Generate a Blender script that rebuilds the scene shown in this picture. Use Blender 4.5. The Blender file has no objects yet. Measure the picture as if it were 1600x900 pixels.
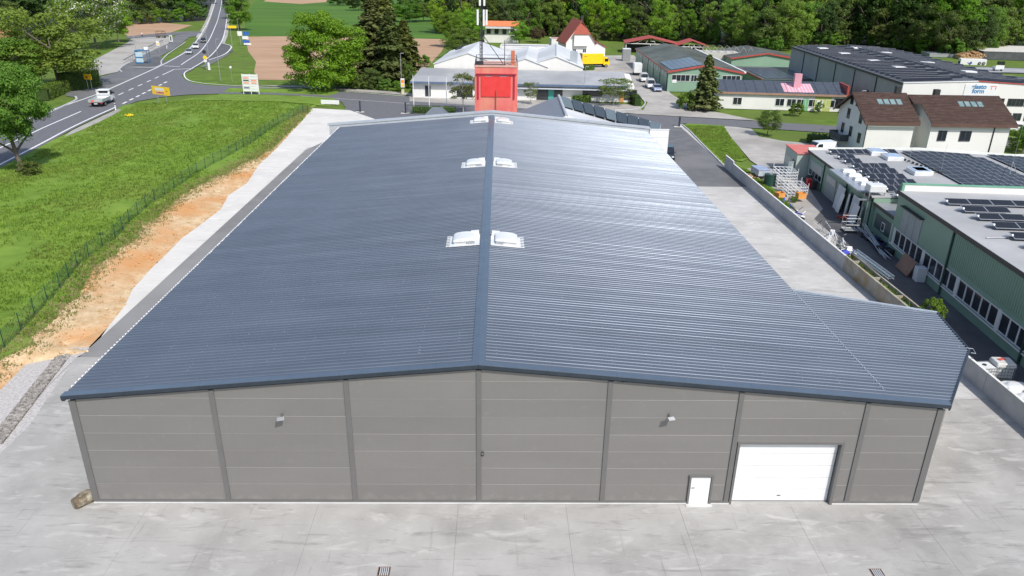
import bpy, math, random
import numpy as np
from mathutils import Vector, Matrix, noise
from mathutils.geometry import tessellate_polygon
random.seed(7); RNG = np.random.default_rng(7)
S = bpy.context.scene
COL = S.collection
R = math.radians

# ------------------------------------------------------------------ camera
FPX, PITCH, YAW, ROLL, CAMZ = 1168.7164, 0.4002, 0.0216, 0.0161, 25.1352
_r0 = Vector((math.cos(YAW), -math.sin(YAW), 0)); _f0 = Vector((math.sin(YAW), math.cos(YAW), 0)); _z = Vector((0, 0, 1))
_fw = _f0 * math.cos(PITCH) - _z * math.sin(PITCH)
_up = _f0 * math.sin(PITCH) + _z * math.cos(PITCH)
_rt = _r0 * math.cos(ROLL) + _up * math.sin(ROLL)
_u2 = _up * math.cos(ROLL) - _r0 * math.sin(ROLL)
cd = bpy.data.cameras.new('camera'); cam = bpy.data.objects.new('camera', cd); COL.objects.link(cam)
cd.sensor_width = 36; cd.lens = 36 * FPX / 1600; cd.clip_end = 6000; cd.clip_start = .5
M = Matrix((_rt, _u2, -_fw)).transposed().to_4x4(); M.translation = (0, 0, CAMZ); cam.matrix_world = M
S.camera = cam

# ------------------------------------------------------------------ light
SUN = Vector((.33, -.58, .745)).normalized()
w = bpy.data.worlds.new('World'); S.world = w; w.use_nodes = True
nt = w.node_tree; bg = nt.nodes['Background']
sky = nt.nodes.new('ShaderNodeTexSky'); sky.sky_type = 'NISHITA'; sky.sun_disc = False
sky.sun_elevation = math.asin(SUN.z); sky.sun_rotation = math.atan2(SUN.x, SUN.y)
sky.air_density = 1.0; sky.dust_density = 1.6; sky.ozone_density = 1.0
nt.links.new(sky.outputs[0], bg.inputs[0]); bg.inputs[1].default_value = 0.15
sl = bpy.data.lights.new('sun', 'SUN'); so = bpy.data.objects.new('sun', sl); COL.objects.link(so)
sl.energy = 4.1; sl.angle = R(.55); sl.color = (1, .955, .89)
so.rotation_euler = SUN.to_track_quat('Z', 'Y').to_euler(); so.location = (60, -60, 90)
S.view_settings.view_transform = 'Standard'; S.view_settings.look = 'None'
S.view_settings.exposure = 0.2; S.view_settings.gamma = 1; S.view_settings.use_curve_mapping = False

# ------------------------------------------------------------------ measuring: point of the place under a point of the photo
def at(u, v, z=0.0):
    d = _fw + _rt * ((u - 800) / FPX) - _u2 * ((v - 450) / FPX)
    t = (z - CAMZ) / d.z
    return Vector((d.x * t, d.y * t, z))
def atY(u, v, Y):
    d = _fw + _rt * ((u - 800) / FPX) - _u2 * ((v - 450) / FPX)
    t = Y / d.y
    return Vector((d.x * t, Y, CAMZ + d.z * t))
def hgt(p, v):                       # height above p whose image row is v
    lo, hi = -5, 60
    for _ in range(40):
        m = (lo + hi) / 2; q = Vector((p[0], p[1], m - CAMZ))
        vv = 450 - FPX * q.dot(_u2) / q.dot(_fw)
        if vv > v: lo = m
        else: hi = m
    return lo

# ------------------------------------------------------------------ materials
MATS = {}
def mat(name, c, c2=None, rough=.6, metal=0.0, scale=1.0, bump=0.0, bscale=8.0, coat=0.0, stretch=(1, 1, 1), lo=.35, hi=.65, emit=0, trans=0, c3=None, s3=.2, spec=.5, detail=5):
    if name in MATS: return MATS[name]
    m = bpy.data.materials.new(name); m.use_nodes = True; MATS[name] = m
    n = m.node_tree.nodes; l = m.node_tree.links; b = n['Principled BSDF']
    b.inputs['Roughness'].default_value = rough; b.inputs['Metallic'].default_value = metal
    b.inputs['Coat Weight'].default_value = coat; b.inputs['Specular IOR Level'].default_value = spec
    c2 = c2 or tuple(min(1, k * 1.18 + .004) for k in c)
    tc = n.new('ShaderNodeTexCoord'); mp = n.new('ShaderNodeMapping'); mp.inputs['Scale'].default_value = stretch
    l.new(tc.outputs['Object'], mp.inputs[0])
    nz = n.new('ShaderNodeTexNoise'); nz.inputs['Scale'].default_value = scale; nz.inputs['Detail'].default_value = detail; nz.inputs['Roughness'].default_value = .62
    l.new(mp.outputs[0], nz.inputs[0])
    cr = n.new('ShaderNodeValToRGB'); cr.color_ramp.elements[0].position = lo; cr.color_ramp.elements[1].position = hi
    cr.color_ramp.elements[0].color = (*c, 1); cr.color_ramp.elements[1].color = (*c2, 1)
    l.new(nz.outputs[0], cr.inputs[0]); out = cr.outputs[0]
    if c3:
        n3 = n.new('ShaderNodeTexNoise'); n3.inputs['Scale'].default_value = s3; n3.inputs['Detail'].default_value = 4
        l.new(mp.outputs[0], n3.inputs[0])
        r3 = n.new('ShaderNodeValToRGB'); r3.color_ramp.elements[0].position = .45; r3.color_ramp.elements[1].position = .65
        l.new(n3.outputs[0], r3.inputs[0])
        mx = n.new('ShaderNodeMix'); mx.data_type = 'RGBA'; l.new(r3.outputs[0], mx.inputs[0]); l.new(out, mx.inputs[6]); mx.inputs[7].default_value = (*c3, 1); out = mx.outputs[2]
    l.new(out, b.inputs['Base Color'])
    if bump:
        nb = n.new('ShaderNodeTexNoise'); nb.inputs['Scale'].default_value = bscale; nb.inputs['Detail'].default_value = 4
        l.new(mp.outputs[0], nb.inputs[0])
        bp = n.new('ShaderNodeBump'); bp.inputs['Strength'].default_value = bump; bp.inputs['Distance'].default_value = .05
        l.new(nb.outputs[0], bp.inputs['Height']); l.new(bp.outputs[0], b.inputs['Normal'])
    if trans:
        o = n['Material Output']; t = n.new('ShaderNodeBsdfTranslucent'); mm = n.new('ShaderNodeMixShader'); mm.inputs[0].default_value = trans
        l.new(out, t.inputs[0]); l.new(b.outputs[0], mm.inputs[1]); l.new(t.outputs[0], mm.inputs[2]); l.new(mm.outputs[0], o.inputs[0])
    return m

# ------------------------------------------------------------------ mesh helpers
class MB:
    def __init__(s): s.v = []; s.f = []
    def poly(s, pts):
        i = len(s.v); s.v += [tuple(p) for p in pts]; s.f.append(tuple(range(i, i + len(pts)))); return s
    def box(s, x0, x1, y0, y1, z0, z1):
        i = len(s.v)
        s.v += [(x0, y0, z0), (x1, y0, z0), (x1, y1, z0), (x0, y1, z0), (x0, y0, z1), (x1, y0, z1), (x1, y1, z1), (x0, y1, z1)]
        s.f += [tuple(i + k for k in q) for q in ((0, 3, 2, 1), (4, 5, 6, 7), (0, 1, 5, 4), (1, 2, 6, 5), (2, 3, 7, 6), (3, 0, 4, 7))]; return s
    def cbox(s, x, y, z, a, b, c, rz=0, rx=0, ry=0):      # centred box, turned
        i = len(s.v); s.box(-a / 2, a / 2, -b / 2, b / 2, -c / 2, c / 2)
        Mx = Matrix.Translation((x, y, z)) @ Matrix.Rotation(rz, 4, 'Z') @ Matrix.Rotation(ry, 4, 'Y') @ Matrix.Rotation(rx, 4, 'X')
        for k in range(i, len(s.v)): s.v[k] = tuple(Mx @ Vector(s.v[k]))
        return s
    def ext(s, pts, vec):                                  # prism: polygon moved along vec
        n = len(pts); i = len(s.v); vec = Vector(vec)
        s.v += [tuple(p) for p in pts] + [tuple(Vector(p) + vec) for p in pts]
        s.f.append(tuple(range(i + n - 1, i - 1, -1))); s.f.append(tuple(range(i + n, i + 2 * n)))
        for k in range(n): s.f.append((i + k, i + (k + 1) % n, i + n + (k + 1) % n, i + n + k))
        return s
    def cyl(s, p, q, r, r2=None, n=8, caps=True):
        r2 = r if r2 is None else r2; p = Vector(p); q = Vector(q); d = (q - p).normalized()
        a = d.orthogonal().normalized(); b = d.cross(a); i = len(s.v)
        for c, rr in ((p, r), (q, r2)):
            for k in range(n):
                t = 2 * math.pi * k / n; s.v.append(tuple(c + (a * math.cos(t) + b * math.sin(t)) * rr))
        for k in range(n): s.f.append((i + k, i + (k + 1) % n, i + n + (k + 1) % n, i + n + k))
        if caps: s.f.append(tuple(range(i + n - 1, i - 1, -1))); s.f.append(tuple(range(i + n, i + 2 * n)))
        return s
    def loft(s, rings, caps=True):
        i = len(s.v); n = len(rings[0])
        for r_ in rings: s.v += [tuple(p) for p in r_]
        for j in range(len(rings) - 1):
            for k in range(n): s.f.append((i + j * n + k, i + j * n + (k + 1) % n, i + (j + 1) * n + (k + 1) % n, i + (j + 1) * n + k))
        if caps: s.f.append(tuple(range(i + n - 1, i - 1, -1))); m = i + (len(rings) - 1) * n; s.f.append(tuple(range(m, m + n)))
        return s
    def mesh(s, name, m, smooth=False):
        me = bpy.data.meshes.new(name); me.from_pydata(s.v, [], s.f)
        if m: me.materials.append(m)
        if smooth: me.shade_smooth()
        me.update(); return me
    def build(s, name, m, parent=None, smooth=False, bevel=0, kind=None, loc=None):
        o = bpy.data.objects.new(name, s.mesh(name, m, smooth)); COL.objects.link(o)
        if parent: o.parent = parent
        if loc: o.location = loc
        if kind: o['kind'] = kind
        if bevel:
            b = o.modifiers.new('bevel', 'BEVEL'); b.width = bevel; b.segments = 2; b.limit_method = 'ANGLE'; b.angle_limit = R(40)
        return o
def tag(o, label, cat, group=None):
    o['label'] = label; o['category'] = cat
    if group: o['group'] = group
    return o
def thing(name, label, cat, loc=(0, 0, 0), rz=0, group=None):
    o = bpy.data.objects.new(name, None); COL.objects.link(o); o.location = loc; o.rotation_euler = (0, 0, rz); o.empty_display_size = .3
    return tag(o, label, cat, group)
def part(name, me, parent, loc=(0, 0, 0), rz=0, label=None, kind=None, scale=None, rot=None):
    o = bpy.data.objects.new(name, me); COL.objects.link(o); o.parent = parent; o.location = loc; o.rotation_euler = rot or (0, 0, rz)
    if scale: o.scale = scale
    if label: o['label'] = label
    if kind: o['kind'] = kind
    return o
def dup(root, loc, rz, label, group=None, scale=None):
    r = root.copy(); COL.objects.link(r); r.location = loc; r.rotation_euler = (0, 0, rz); r['label'] = label
    if scale: r.scale = scale
    if group: r['group'] = group
    def rec(a, b):
        for ch in a.children:
            c = ch.copy(); COL.objects.link(c); c.parent = b; rec(ch, c)
    rec(root, r); return r
def frame(name, label, cat, A, B, group=None):             # thing standing at A with its x axis towards B
    return thing(name, label, cat, tuple(A), math.atan2(B[1] - A[1], B[0] - A[0]), group)
def structure(o): o['kind'] = 'structure'; return o
def resample(pts, step):
    out = [Vector(pts[0])]; acc = 0
    for a, b in zip(pts, pts[1:]):
        a = Vector(a); b = Vector(b); L = (b - a).length; t = step - acc
        while t <= L: out.append(a.lerp(b, t / L)); t += step
        acc = L - (t - step)
    return out
def sheet(name, pts, z, m, parent=None):                   # flat ground sheet, world outline, tessellated
    p3 = [Vector((p[0], p[1], z)) for p in pts]; b = MB(); b.v = [tuple(p) for p in p3]
    b.f = [tuple(t) for t in tessellate_polygon([p3])]
    me = b.mesh(name, m)
    for q in me.polygons:
        if q.normal.z < 0: q.flip()
    o = bpy.data.objects.new(name, me); COL.objects.link(o)
    if parent: o.parent = parent
    else: structure(o)
    return o
def pix(l, z=0): return [at(u, v, z) for u, v in l]
def strip(b, pts, wd, z, z2=None, close=False):            # ribbon along points (z2: solid kerb)
    n = len(pts); L = []; Rr = []
    for i, p in enumerate(pts):
        a = pts[max(0, i - 1)]; c = pts[min(n - 1, i + 1)]
        d = Vector((c[0] - a[0], c[1] - a[1], 0)).normalized(); q = Vector((-d.y, d.x, 0)) * wd / 2
        L.append(Vector((p[0], p[1], 0)) + q); Rr.append(Vector((p[0], p[1], 0)) - q)
    for i in range(n - 1):
        a, b1, c, d = L[i], L[i + 1], Rr[i + 1], Rr[i]
        if z2 is None: b.poly([(k.x, k.y, z) for k in (a, d, c, b1)])
        else: b.ext([(k.x, k.y, z) for k in (a, d, c, b1)], (0, 0, z2 - z))
    return b
def smoothpts(pts, step=2.0):                              # Catmull-Rom through ground points
    P = [Vector((p[0], p[1], 0)) for p in pts]; P = [2 * P[0] - P[1]] + P + [2 * P[-1] - P[-2]]; out = []
    for i in range(1, len(P) - 2):
        n = max(1, int((P[i + 1] - P[i]).length / step))
        for k in range(n):
            t = k / n; a, b, c, d = P[i - 1], P[i], P[i + 1], P[i + 2]
            out.append(.5 * ((2 * b) + (c - a) * t + (2 * a - 5 * b + 4 * c - d) * t * t + (3 * b - a - 3 * c + d) * t ** 3))
    return out + [P[-2]]
def text(s, size, m, parent, loc, rot, name='lettering', bold=0, align='CENTER', label=None):
    c = bpy.data.curves.new(name, 'FONT'); c.body = s; c.size = size; c.align_x = align; c.extrude = .01; c.offset = bold; c.space_line = .72
    t = bpy.data.objects.new(name, c); COL.objects.link(t)
    me = bpy.data.meshes.new_from_object(t.evaluated_get(bpy.context.evaluated_depsgraph_get())); bpy.data.objects.remove(t)
    me.materials.clear(); me.materials.append(m)
    return part(name, me, parent, loc, rot=rot, label=label)
# ------------------------------------------------------------------ ground
def concrete_mat(name, a, b, c, sc=.35):
    m = mat(name, a, b, rough=.75, scale=sc, bump=.12, bscale=14, detail=9, lo=.3, hi=.7)
    n = m.node_tree.nodes; l = m.node_tree.links; bs = n['Principled BSDF']; base = bs.inputs['Base Color'].links[0].from_socket
    tc = n['Texture Coordinate']
    def layer(scale, st, lo, hi, col, fac, src, rot=0, det=7, dist=0):
        mp = n.new('ShaderNodeMapping'); mp.inputs['Scale'].default_value = st; mp.inputs['Rotation'].default_value = (0, 0, rot); l.new(tc.outputs['Object'], mp.inputs[0])
        z = n.new('ShaderNodeTexNoise'); z.inputs['Scale'].default_value = scale; z.inputs['Detail'].default_value = det; z.inputs['Roughness'].default_value = .6; z.inputs['Distortion'].default_value = dist
        l.new(mp.outputs[0], z.inputs[0])
        r = n.new('ShaderNodeMapRange'); r.inputs[1].default_value = lo; r.inputs[2].default_value = hi; r.inputs[3].default_value = 0; r.inputs[4].default_value = fac; l.new(z.outputs[0], r.inputs[0])
        x = n.new('ShaderNodeMix'); x.data_type = 'RGBA'; l.new(r.outputs[0], x.inputs[0]); l.new(src, x.inputs[6]); x.inputs[7].default_value = (*col, 1); return x.outputs[2]
    o = layer(.16, (1, 1, 1), .5, .66, c, .65, base)                                # cloudy darker patches
    o = layer(.9, (.45, 1.5, 1), .56, .68, tuple(min(1, k * 1.22) for k in b), .6, o, dist=1.2)   # pale trowel streaks across
    o = layer(.8, (.35, 2.0, 1), .56, .7, tuple(k * .72 for k in c), .55, o, rot=.25, dist=1.5)
    o = layer(3.5, (.6, 1.6, 1), .60, .72, tuple(min(1, k * 1.2) for k in b), .35, o, rot=-.2, dist=1)
    o = layer(2.2, (.4, 1.8, 1), .62, .74, tuple(k * .7 for k in c), .4, o, rot=.5, dist=1.5) # darker scuffs
    o = layer(.9, (3, .25, 1), .62, .7, tuple(k * .72 for k in c), .35, o, rot=.5)       # wheel tracks
    l.new(o, bs.inputs['Base Color']); return m
M_conc = concrete_mat('yard_concrete', (.295, .289, .275), (.39, .384, .368), (.212, .208, .196))
M_concR = concrete_mat('side_yard_concrete', (.40, .395, .38), (.50, .49, .475), (.32, .315, .30))
M_concL = concrete_mat('path_concrete', (.54, .525, .495), (.61, .595, .565), (.48, .465, .44), .2)
M_conw = mat('wall_concrete', (.36, .37, .38), (.45, .46, .47), rough=.8, scale=.7, bump=.1, bscale=20)
M_const = mat('stained_concrete', (.27, .25, .2), (.4, .38, .33), rough=.85, scale=1.2, bump=.1, c3=(.3, .2, .08), s3=.35)
M_asph = mat('asphalt', (.10, .102, .108), (.14, .142, .148), rough=.85, scale=.5, bump=.15, bscale=25, c3=(.155, .155, .16), s3=.12)
M_asphD = mat('old_asphalt', (.07, .072, .077), (.105, .107, .11), rough=.85, scale=.35, bump=.15, bscale=25, c3=(.085, .085, .09), s3=.12)
M_road = mat('road_asphalt', (.105, .106, .117), (.135, .137, .147), rough=.85, scale=1.2, bump=.1, bscale=25)
M_pave = mat('paving', (.32, .305, .28), (.40, .385, .36), rough=.85, scale=.6, c3=(.27, .255, .235), s3=.12)
M_line = mat('road_paint', (.6, .6, .6), (.75, .75, .75), rough=.6, scale=3)
M_grass = mat('meadow', (.095, .165, .022), (.175, .265, .042), rough=.95, scale=.35, bump=.7, bscale=3, c3=(.13, .22, .032), s3=.06, spec=.15, detail=9)
M_verge = mat('verge_grass', (.07, .125, .018), (.13, .20, .032), rough=.95, scale=.25, bump=.7, bscale=3, c3=(.10, .14, .03), s3=.05, spec=.15, detail=9)
M_crop = mat('crop_field', (.055, .12, .022), (.075, .15, .025), rough=.95, scale=.03, c3=(.08, .165, .025), s3=.012, stretch=(1, 4, 1), spec=.15)
M_soil = mat('ploughed_soil', (.34, .22, .14), (.42, .28, .19), rough=.95, scale=.05, bump=.3, bscale=2, stretch=(1, 3, 1), spec=.1)
M_dirt = mat('orange_dirt', (.42, .29, .16), (.60, .47, .31), rough=.95, scale=1.1, bump=1.0, bscale=5, c3=(.50, .27, .12), s3=.16, spec=.1, detail=12)
M_grav = mat('gravel', (.33, .32, .31), (.52, .5, .49), rough=.9, scale=6, bump=1, bscale=12)
M_gravD = mat('dark_gravel', (.13, .12, .11), (.36, .34, .32), rough=.9, scale=5, bump=1, bscale=9)

b = MB(); b.poly([(-2500, -400, -.12), (2500, -400, -.12), (2500, 3500, -.12), (-2500, 3500, -.12)])
structure(b.build('ground', M_verge))

# far fields
sheet('crop_field', pix([(380, 57), (386, 20), (398, 2), (440, -8), (700, -8), (760, 30), (720, 70), (560, 62)]), -.09, M_crop)
sheet('ploughed_field', pix([(383, 57), (470, 56), (560, 58), (615, 59), (700, 61), (690, 80), (672, 100), (640, 124), (560, 126), (470, 125), (404, 124), (397, 112), (400, 96), (388, 80)]), -.08, M_soil)
sheet('ploughed_field', pix([(198, 34), (250, 35), (300, 39), (280, 46), (262, 52), (200, 56), (190, 50)]), -.08, M_soil)
sheet('ploughed_field', pix([(412, 2), (420, -4), (512, -5), (510, 3), (470, 6)]), -.08, M_soil)

# main road
LE = [(-60, 231), (0, 205), (61, 179), (104, 164), (147, 149), (172, 138.5), (242, 107), (268, 94), (290, 81), (302, 70), (310, 60), (319, 45), (325, 34), (333, 14), (338, -3), (341, -14)]
RE = [(-60, 287), (0, 257), (65, 224), (108, 201), (150, 181), (190, 163), (228, 144), (265, 125), (300, 106.5), (320, 94), (335, 81), (345, 67), (350, 55), (353, 40), (355, 20), (354, 0), (352, -14)]
CE = [(-60, 259), (0, 231), (35, 215), (70, 198.5), (137, 169.5), (190, 146), (242, 122), (272, 108), (290, 96.5), (310, 83), (320, 72), (328, 60), (336, 42), (341, 28), (346, 5), (347, -14)]
le, re_, ce = (smoothpts(pix(k), 3) for k in (LE, RE, CE))
le_o = [p for p in le]; 
def offset(pts, d):
    out = []
    for i, p in enumerate(pts):
        a = pts[max(0, i - 1)]; c = pts[min(len(pts) - 1, i + 1)]; t = Vector((c[0] - a[0], c[1] - a[1], 0)).normalized()
        out.append(Vector((p[0] - t.y * d, p[1] + t.x * d, 0)))
    return out
ro = sheet('main_road', offset(le, .7) + offset(re_, -.7)[::-1], 0, M_road)
b = MB(); strip(b, le, .35, .012); strip(b, [p for p in re_ if p.y < at(190, 163).y], .35, .012); strip(b, [p for p in re_ if p.y > at(300, 107).y], .35, .012)
strip(b, [p for p in ce if p.y < at(137, 170).y], .3, .012); strip(b, [p for p in ce if p.y > at(281, 102).y], .3, .012)
def dashes(u0, v0, u1, v1, n, wd, duty):
    A = at(u0, v0); B = at(u1, v1)
    for k in range(n): strip(b, [A.lerp(B, k / n), A.lerp(B, (k + duty) / n)], wd, .012)
dashes(185, 148.5, 254, 117, 5, .3, .5); dashes(254, 117, 272, 108.5, 1, .3, 1); dashes(192, 162, 264, 126, 8, .45, .55)
strip(b, pix([(256, 103), (281, 104)]), .5, .012); strip(b, pix([(272, 108.5), (302, 107)]), .5, .012)
b.build('road_marking', M_line, ro)
# side street to the right, with its mouth
ST = [(262, 127), (276, 110), (282, 114), (287, 123), (300, 130), (330, 133.5), (380, 135.5), (400, 136), (470, 139.5), (550, 144.5), (640, 151), (720, 157), (860, 168), (995, 178.5), (1184, 189.5), (1295, 196), (1400, 203), (1700, 222)]
SB = [(1700, 240), (1400, 213), (1295, 207.5), (1215, 202), (1175, 200), (1068, 193), (1046, 198), (1010, 215), (985, 215), (640, 205), (560, 177), (541, 170), (535, 160), (520, 153), (500, 151), (420, 147.5), (340, 146.5), (290, 148), (250, 152), (215, 158), (195, 165), (215, 150)]
st_ = sheet('side_street', pix(ST + SB), .006, M_road)
b = MB(); strip(b, smoothpts(pix([(300, 107), (290, 112), (288, 118), (294, 125), (310, 129), (340, 132), (400, 135.5), (470, 138.5), (550, 143.5), (640, 150.5), (740, 158)]), 1.5), .3, .018)
strip(b, pix([(470, 150), (550, 155.5), (640, 162)]), .15, .018)
b.build('road_marking', M_line, st_)
sheet('side_street_verge_path', pix([(398, 133), (470, 137), (600, 146), (740, 156), (740, 153), (600, 142), (470, 134)]), .004, M_pave)
sheet('asphalt_island', pix([(275, 104), (303, 107), (315, 100), (352, 86), (365, 79), (358, 71), (345, 68), (330, 83), (300, 106)]), .004, M_asphD)
b = MB(); strip(b, smoothpts(pix([(346, 67), (361, 72), (357, 80), (348, 86), (326, 94)]), 2), .4, .016); b.build('road_marking', M_line, ro)
sheet('field_track', pix([(358, 72), (362, 77), (356, 86), (338, 96), (326, 103), (312, 106), (330, 92), (350, 82)]), .002, M_asph)

# left of the road: square, parking and paths
sheet('paved_square', pix([(120, 118), (150, 92), (200, 66), (205, 60), (235, 58), (262, 57), (270, 60), (262, 68), (232, 82), (205, 95), (192, 104), (184, 112), (152, 119)]), .004, M_pave)
sheet('asphalt_apron', pix([(140, 152), (130, 140), (150, 122), (186, 112), (176, 107), (196, 97), (240, 78), (268, 62), (275, 55), (318, 50), (309, 56), (296, 58), (272, 76), (250, 88), (258, 96), (240, 108), (200, 128), (165, 144)]), .002, M_asph)
sheet('bus_bay', pix([(255, 92), (258, 97), (248, 104), (238, 107), (212, 107), (205, 104), (222, 96), (245, 88)]), .008, M_asphD)
sheet('back_lane', pix([(195, 57), (250, 52), (290, 49), (318, 49), (318, 52), (280, 54), (235, 58), (200, 60)]), .006, M_asph)
b = MB(); strip(b, smoothpts(pix([(190, 112), (187, 108), (196, 101), (208, 96)]), .8), .35, .008, .12); strip(b, smoothpts(pix([(208, 105), (236, 105.5), (244, 105), (252, 101), (252, 96), (256, 91), (262, 85), (272, 78), (290, 66)]), .8), .35, .008, .12)
b.build('kerb', M_conw)['kind'] = 'structure'
b = MB(); strip(b, smoothpts(pix([(61, 182), (80, 175), (105, 163), (119, 156), (118, 151)]), 1), .4, -.05, .12); b.build('kerb', M_conw)['kind'] = 'structure'
sheet('footpath', pix([(60, 182), (104, 164), (148, 149), (160, 143), (140, 140), (100, 143), (104, 150), (120, 152), (119, 157), (90, 171), (62, 184)]), .003, M_asph)

# the roadside shoulder of pale gravel
sheet('gravel_shoulder', pix([(112, 204), (150, 186), (184, 170), (190, 172), (180, 178), (160, 188), (130, 202), (100, 214)]), .003, M_pave)
sheet('gravel_shoulder', pix([(312, 62), (322, 47), (330, 27), (335, 6), (331, 4), (325, 25), (316, 43), (306, 58)]), .003, M_pave)
sheet('gravel_shoulder', pix([(351, 68), (356, 55), (359, 30), (360, 10), (357, 10), (355, 35), (352, 52), (347, 66)]), .003, M_pave)

# yard round the hall ---------------------------------------------------------
yard = sheet('yard_ground', [(-60, 8), (60, 8), (60, 26), (34, 50), (34, 104), (33.5, 137), (20, 145), (-30, 145), (-34, 120), (-30, 66), (-28.6, 47), (-36, 36), (-60, 30)], -.03, M_grav)
xs = [-29, -17.5, -9.0, -1.9, 3.6, 9.4, 15.2, 21.4, 27.2, 33.0]
ys = [10, 21.5, 30.97]
slabs = structure(thing('concrete_yard', '', ''))
for k in ('label', 'category'): del slabs[k]
def slab(pts, m=None):
    b = MB(); b.ext([(p[0], p[1], -.12) for p in pts], (0, 0, .12)); o = b.build('concrete_slab', m or M_conc, slabs); return o
g = .005
for i in range(len(xs) - 1):
    for j in range(2):
        slab([(xs[i] + g, ys[j] + g), (xs[i + 1] - g, ys[j] + g), (xs[i + 1] - g, ys[j + 1] - g), (xs[i] + g, ys[j + 1] - g)])
slab([(-27.6, 30.97 + g), (-20.2, 30.97 + g), (-20.2, 46.5), (-29.3, 46.5), (-27.6, 38)])                     # left corner strip
slab([(21.4 + g, 30.97 + g), (33 - g, 30.97 + g), (33 - g, 41.5), (21.4 + g, 41.5)])
for y0, y1 in ((41.5, 47), (47, 58.5), (58.5, 70), (70, 81.5), (81.5, 93.4)):
    slab([(19 + g, y0 + g), (33 - g, y0 + g), (33 - g, y1 - g), (19 + g, y1 - g)], M_concR)
slab([(19, 93.4 + g), (23.5, 93.4 + g), (23.5, 104), (19, 104)])
dr = sheet('asphalt_drive', [(23.5, 93.4), (32.3, 93.4), (32.6, 137), (31, 140), (16, 146), (-31, 160), (-27, 118), (-16, 114), (19, 113), (23.5, 104)], -.005, M_asph)
sheet('grey_side_strip', [(-29, 46.5), (-20, 46.5), (-20, 127), (-24.5, 122.5), (-27.6, 117.5), (-28.9, 112)], .005, mat('side_strip_grey', (.16, .16, .16), (.2, .2, .2), rough=.85, scale=.5, bump=.15, bscale=25, c3=(.24, .24, .238), s3=.06))  # grey strip along the left side of the hall, darker than the path
# pale path on the left
PL = [(62, 545, 0)]
path_l = [at(u, v) for u, v in ((143, 549), (168, 512), (195, 478), (207, 452), (236, 420), (262, 395), (283, 373), (312, 352), (345, 327), (357, 305), (386, 286), (404, 258), (432, 232), (452, 210), (470, 191), (489, 169))]
sheet('concrete_path', path_l + [at(560, 173), at(590, 176), Vector((-20, 118, 0)), Vector((-29, 113.5, 0)), Vector((-29, 46.5, 0))], .001, M_concL)
sheet('gravel_bed', pix([(0, 610), (36, 574), (58, 548), (100, 543), (150, 543), (120, 558), (60, 618), (0, 690), (-30, 730), (-120, 760), (-120, 690)]), .003, M_grav)
sheet('dirt_patch', pix([(-80, 650), (0, 596), (40, 556), (100, 530), (172, 490), (222, 436), (205, 480), (165, 540), (146, 556), (120, 549), (60, 552), (36, 580), (0, 614), (-80, 680)]), -.012, M_dirt)
sheet('showroom_forecourt', pix([(640, 148), (760, 152), (1000, 164), (1003, 174), (960, 178), (860, 172), (640, 158)]), .012, M_pave)
# slot of dark stones along the slab
A1, A2 = at(-10, 694), at(106, 547)
b = MB(); n_st = 0
dv = (A2 - A1).normalized(); nv = Vector((-dv.y, dv.x, 0)); L_ = (A2 - A1).length
stone_m = []
for k in range(5):
    bb = MB(); rr = [random.uniform(.75, 1.15) for _ in range(6)]
    bb.loft([[(math.cos(i * 1.047) * .11 * rr[i] * s_, math.sin(i * 1.047) * .08 * rr[i] * s_, z_) for i in range(6)] for s_, z_ in ((1, 0), (.95, .06), (.5, .1))]); stone_m.append(bb)
for i in range(1500):
    t = random.random() * L_; o = random.uniform(-.42, .42); p = A1 + dv * t + nv * o; s_ = stone_m[i % 5]; a = random.random() * 6
    k0 = len(b.v); sc = random.uniform(.6, 1.2)
    for v in s_.v: b.v.append((p.x + (v[0] * math.cos(a) - v[1] * math.sin(a)) * sc, p.y + (v[0] * math.sin(a) + v[1] * math.cos(a)) * sc, v[2] * sc))
    b.f += [tuple(k0 + q for q in f) for f in s_.f]
o = b.build('drainage_stones', M_gravD, kind='stuff'); tag(o, 'dark strip of drainage stones beside the pale gravel bed', 'stones')
b = MB(); strip(b, [A1, A2], .95, .008); b.build('drainage_bed', mat('drain_bed', (.1, .09, .08)), kind='structure')

# field with its bank ---------------------------------------------------------
fence_px = [(-60, 600), (-5, 553), (39, 510), (69, 477), (95, 451), (117, 421), (140, 400), (162, 385), (182, 371), (199, 350), (237, 317), (276, 293), (311, 268), (342, 251), (395, 222), (435, 194), (481, 170)]
fence_w = [at(u, v, .85) for u, v in fence_px]
fy = np.array([p.y for p in fence_w]); fx = np.array([p.x for p in fence_w])
dirt_in = [at(u, v) for u, v in ((-120, 700), (0, 604), (36, 570), (62, 547), (90, 546))] + path_l
dy_ = np.array([p.y for p in dirt_in]); dx_ = np.array([p.x for p in dirt_in]); o_ = np.argsort(dy_); dy_ = dy_[o_]; dx_ = dx_[o_]
rpts = np.array([[p.x, p.y] for p in [at(u, v) for u, v in ((-400, 470), (-200, 360), (-60, 296), (0, 264), (40, 244), (70, 230), (110, 210), (150, 192), (188, 172), (200, 163), (222, 156), (252, 151), (300, 147), (340, 146), (420, 147), (500, 151), (530, 156), (540, 166))]])
def road_d(x, y):
    best = np.full(x.shape, 1e9)
    for (ax, ay), (bx, by) in zip(rpts, rpts[1:]):
        L2 = (bx - ax) ** 2 + (by - ay) ** 2; t = np.clip(((x - ax) * (bx - ax) + (y - ay) * (by - ay)) / L2, 0, 1)
        best = np.minimum(best, np.hypot(x - ax - t * (bx - ax), y - ay - t * (by - ay)))
    return best
rX = rpts[:, 0]; rY = rpts[:, 1]
def road_x(y): return np.interp(y, rY, rX)
def nz(x, y, s, k=0): return noise.fractal(Vector((x * s, y * s, k)), 1.0, 2.0, 5)
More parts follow.
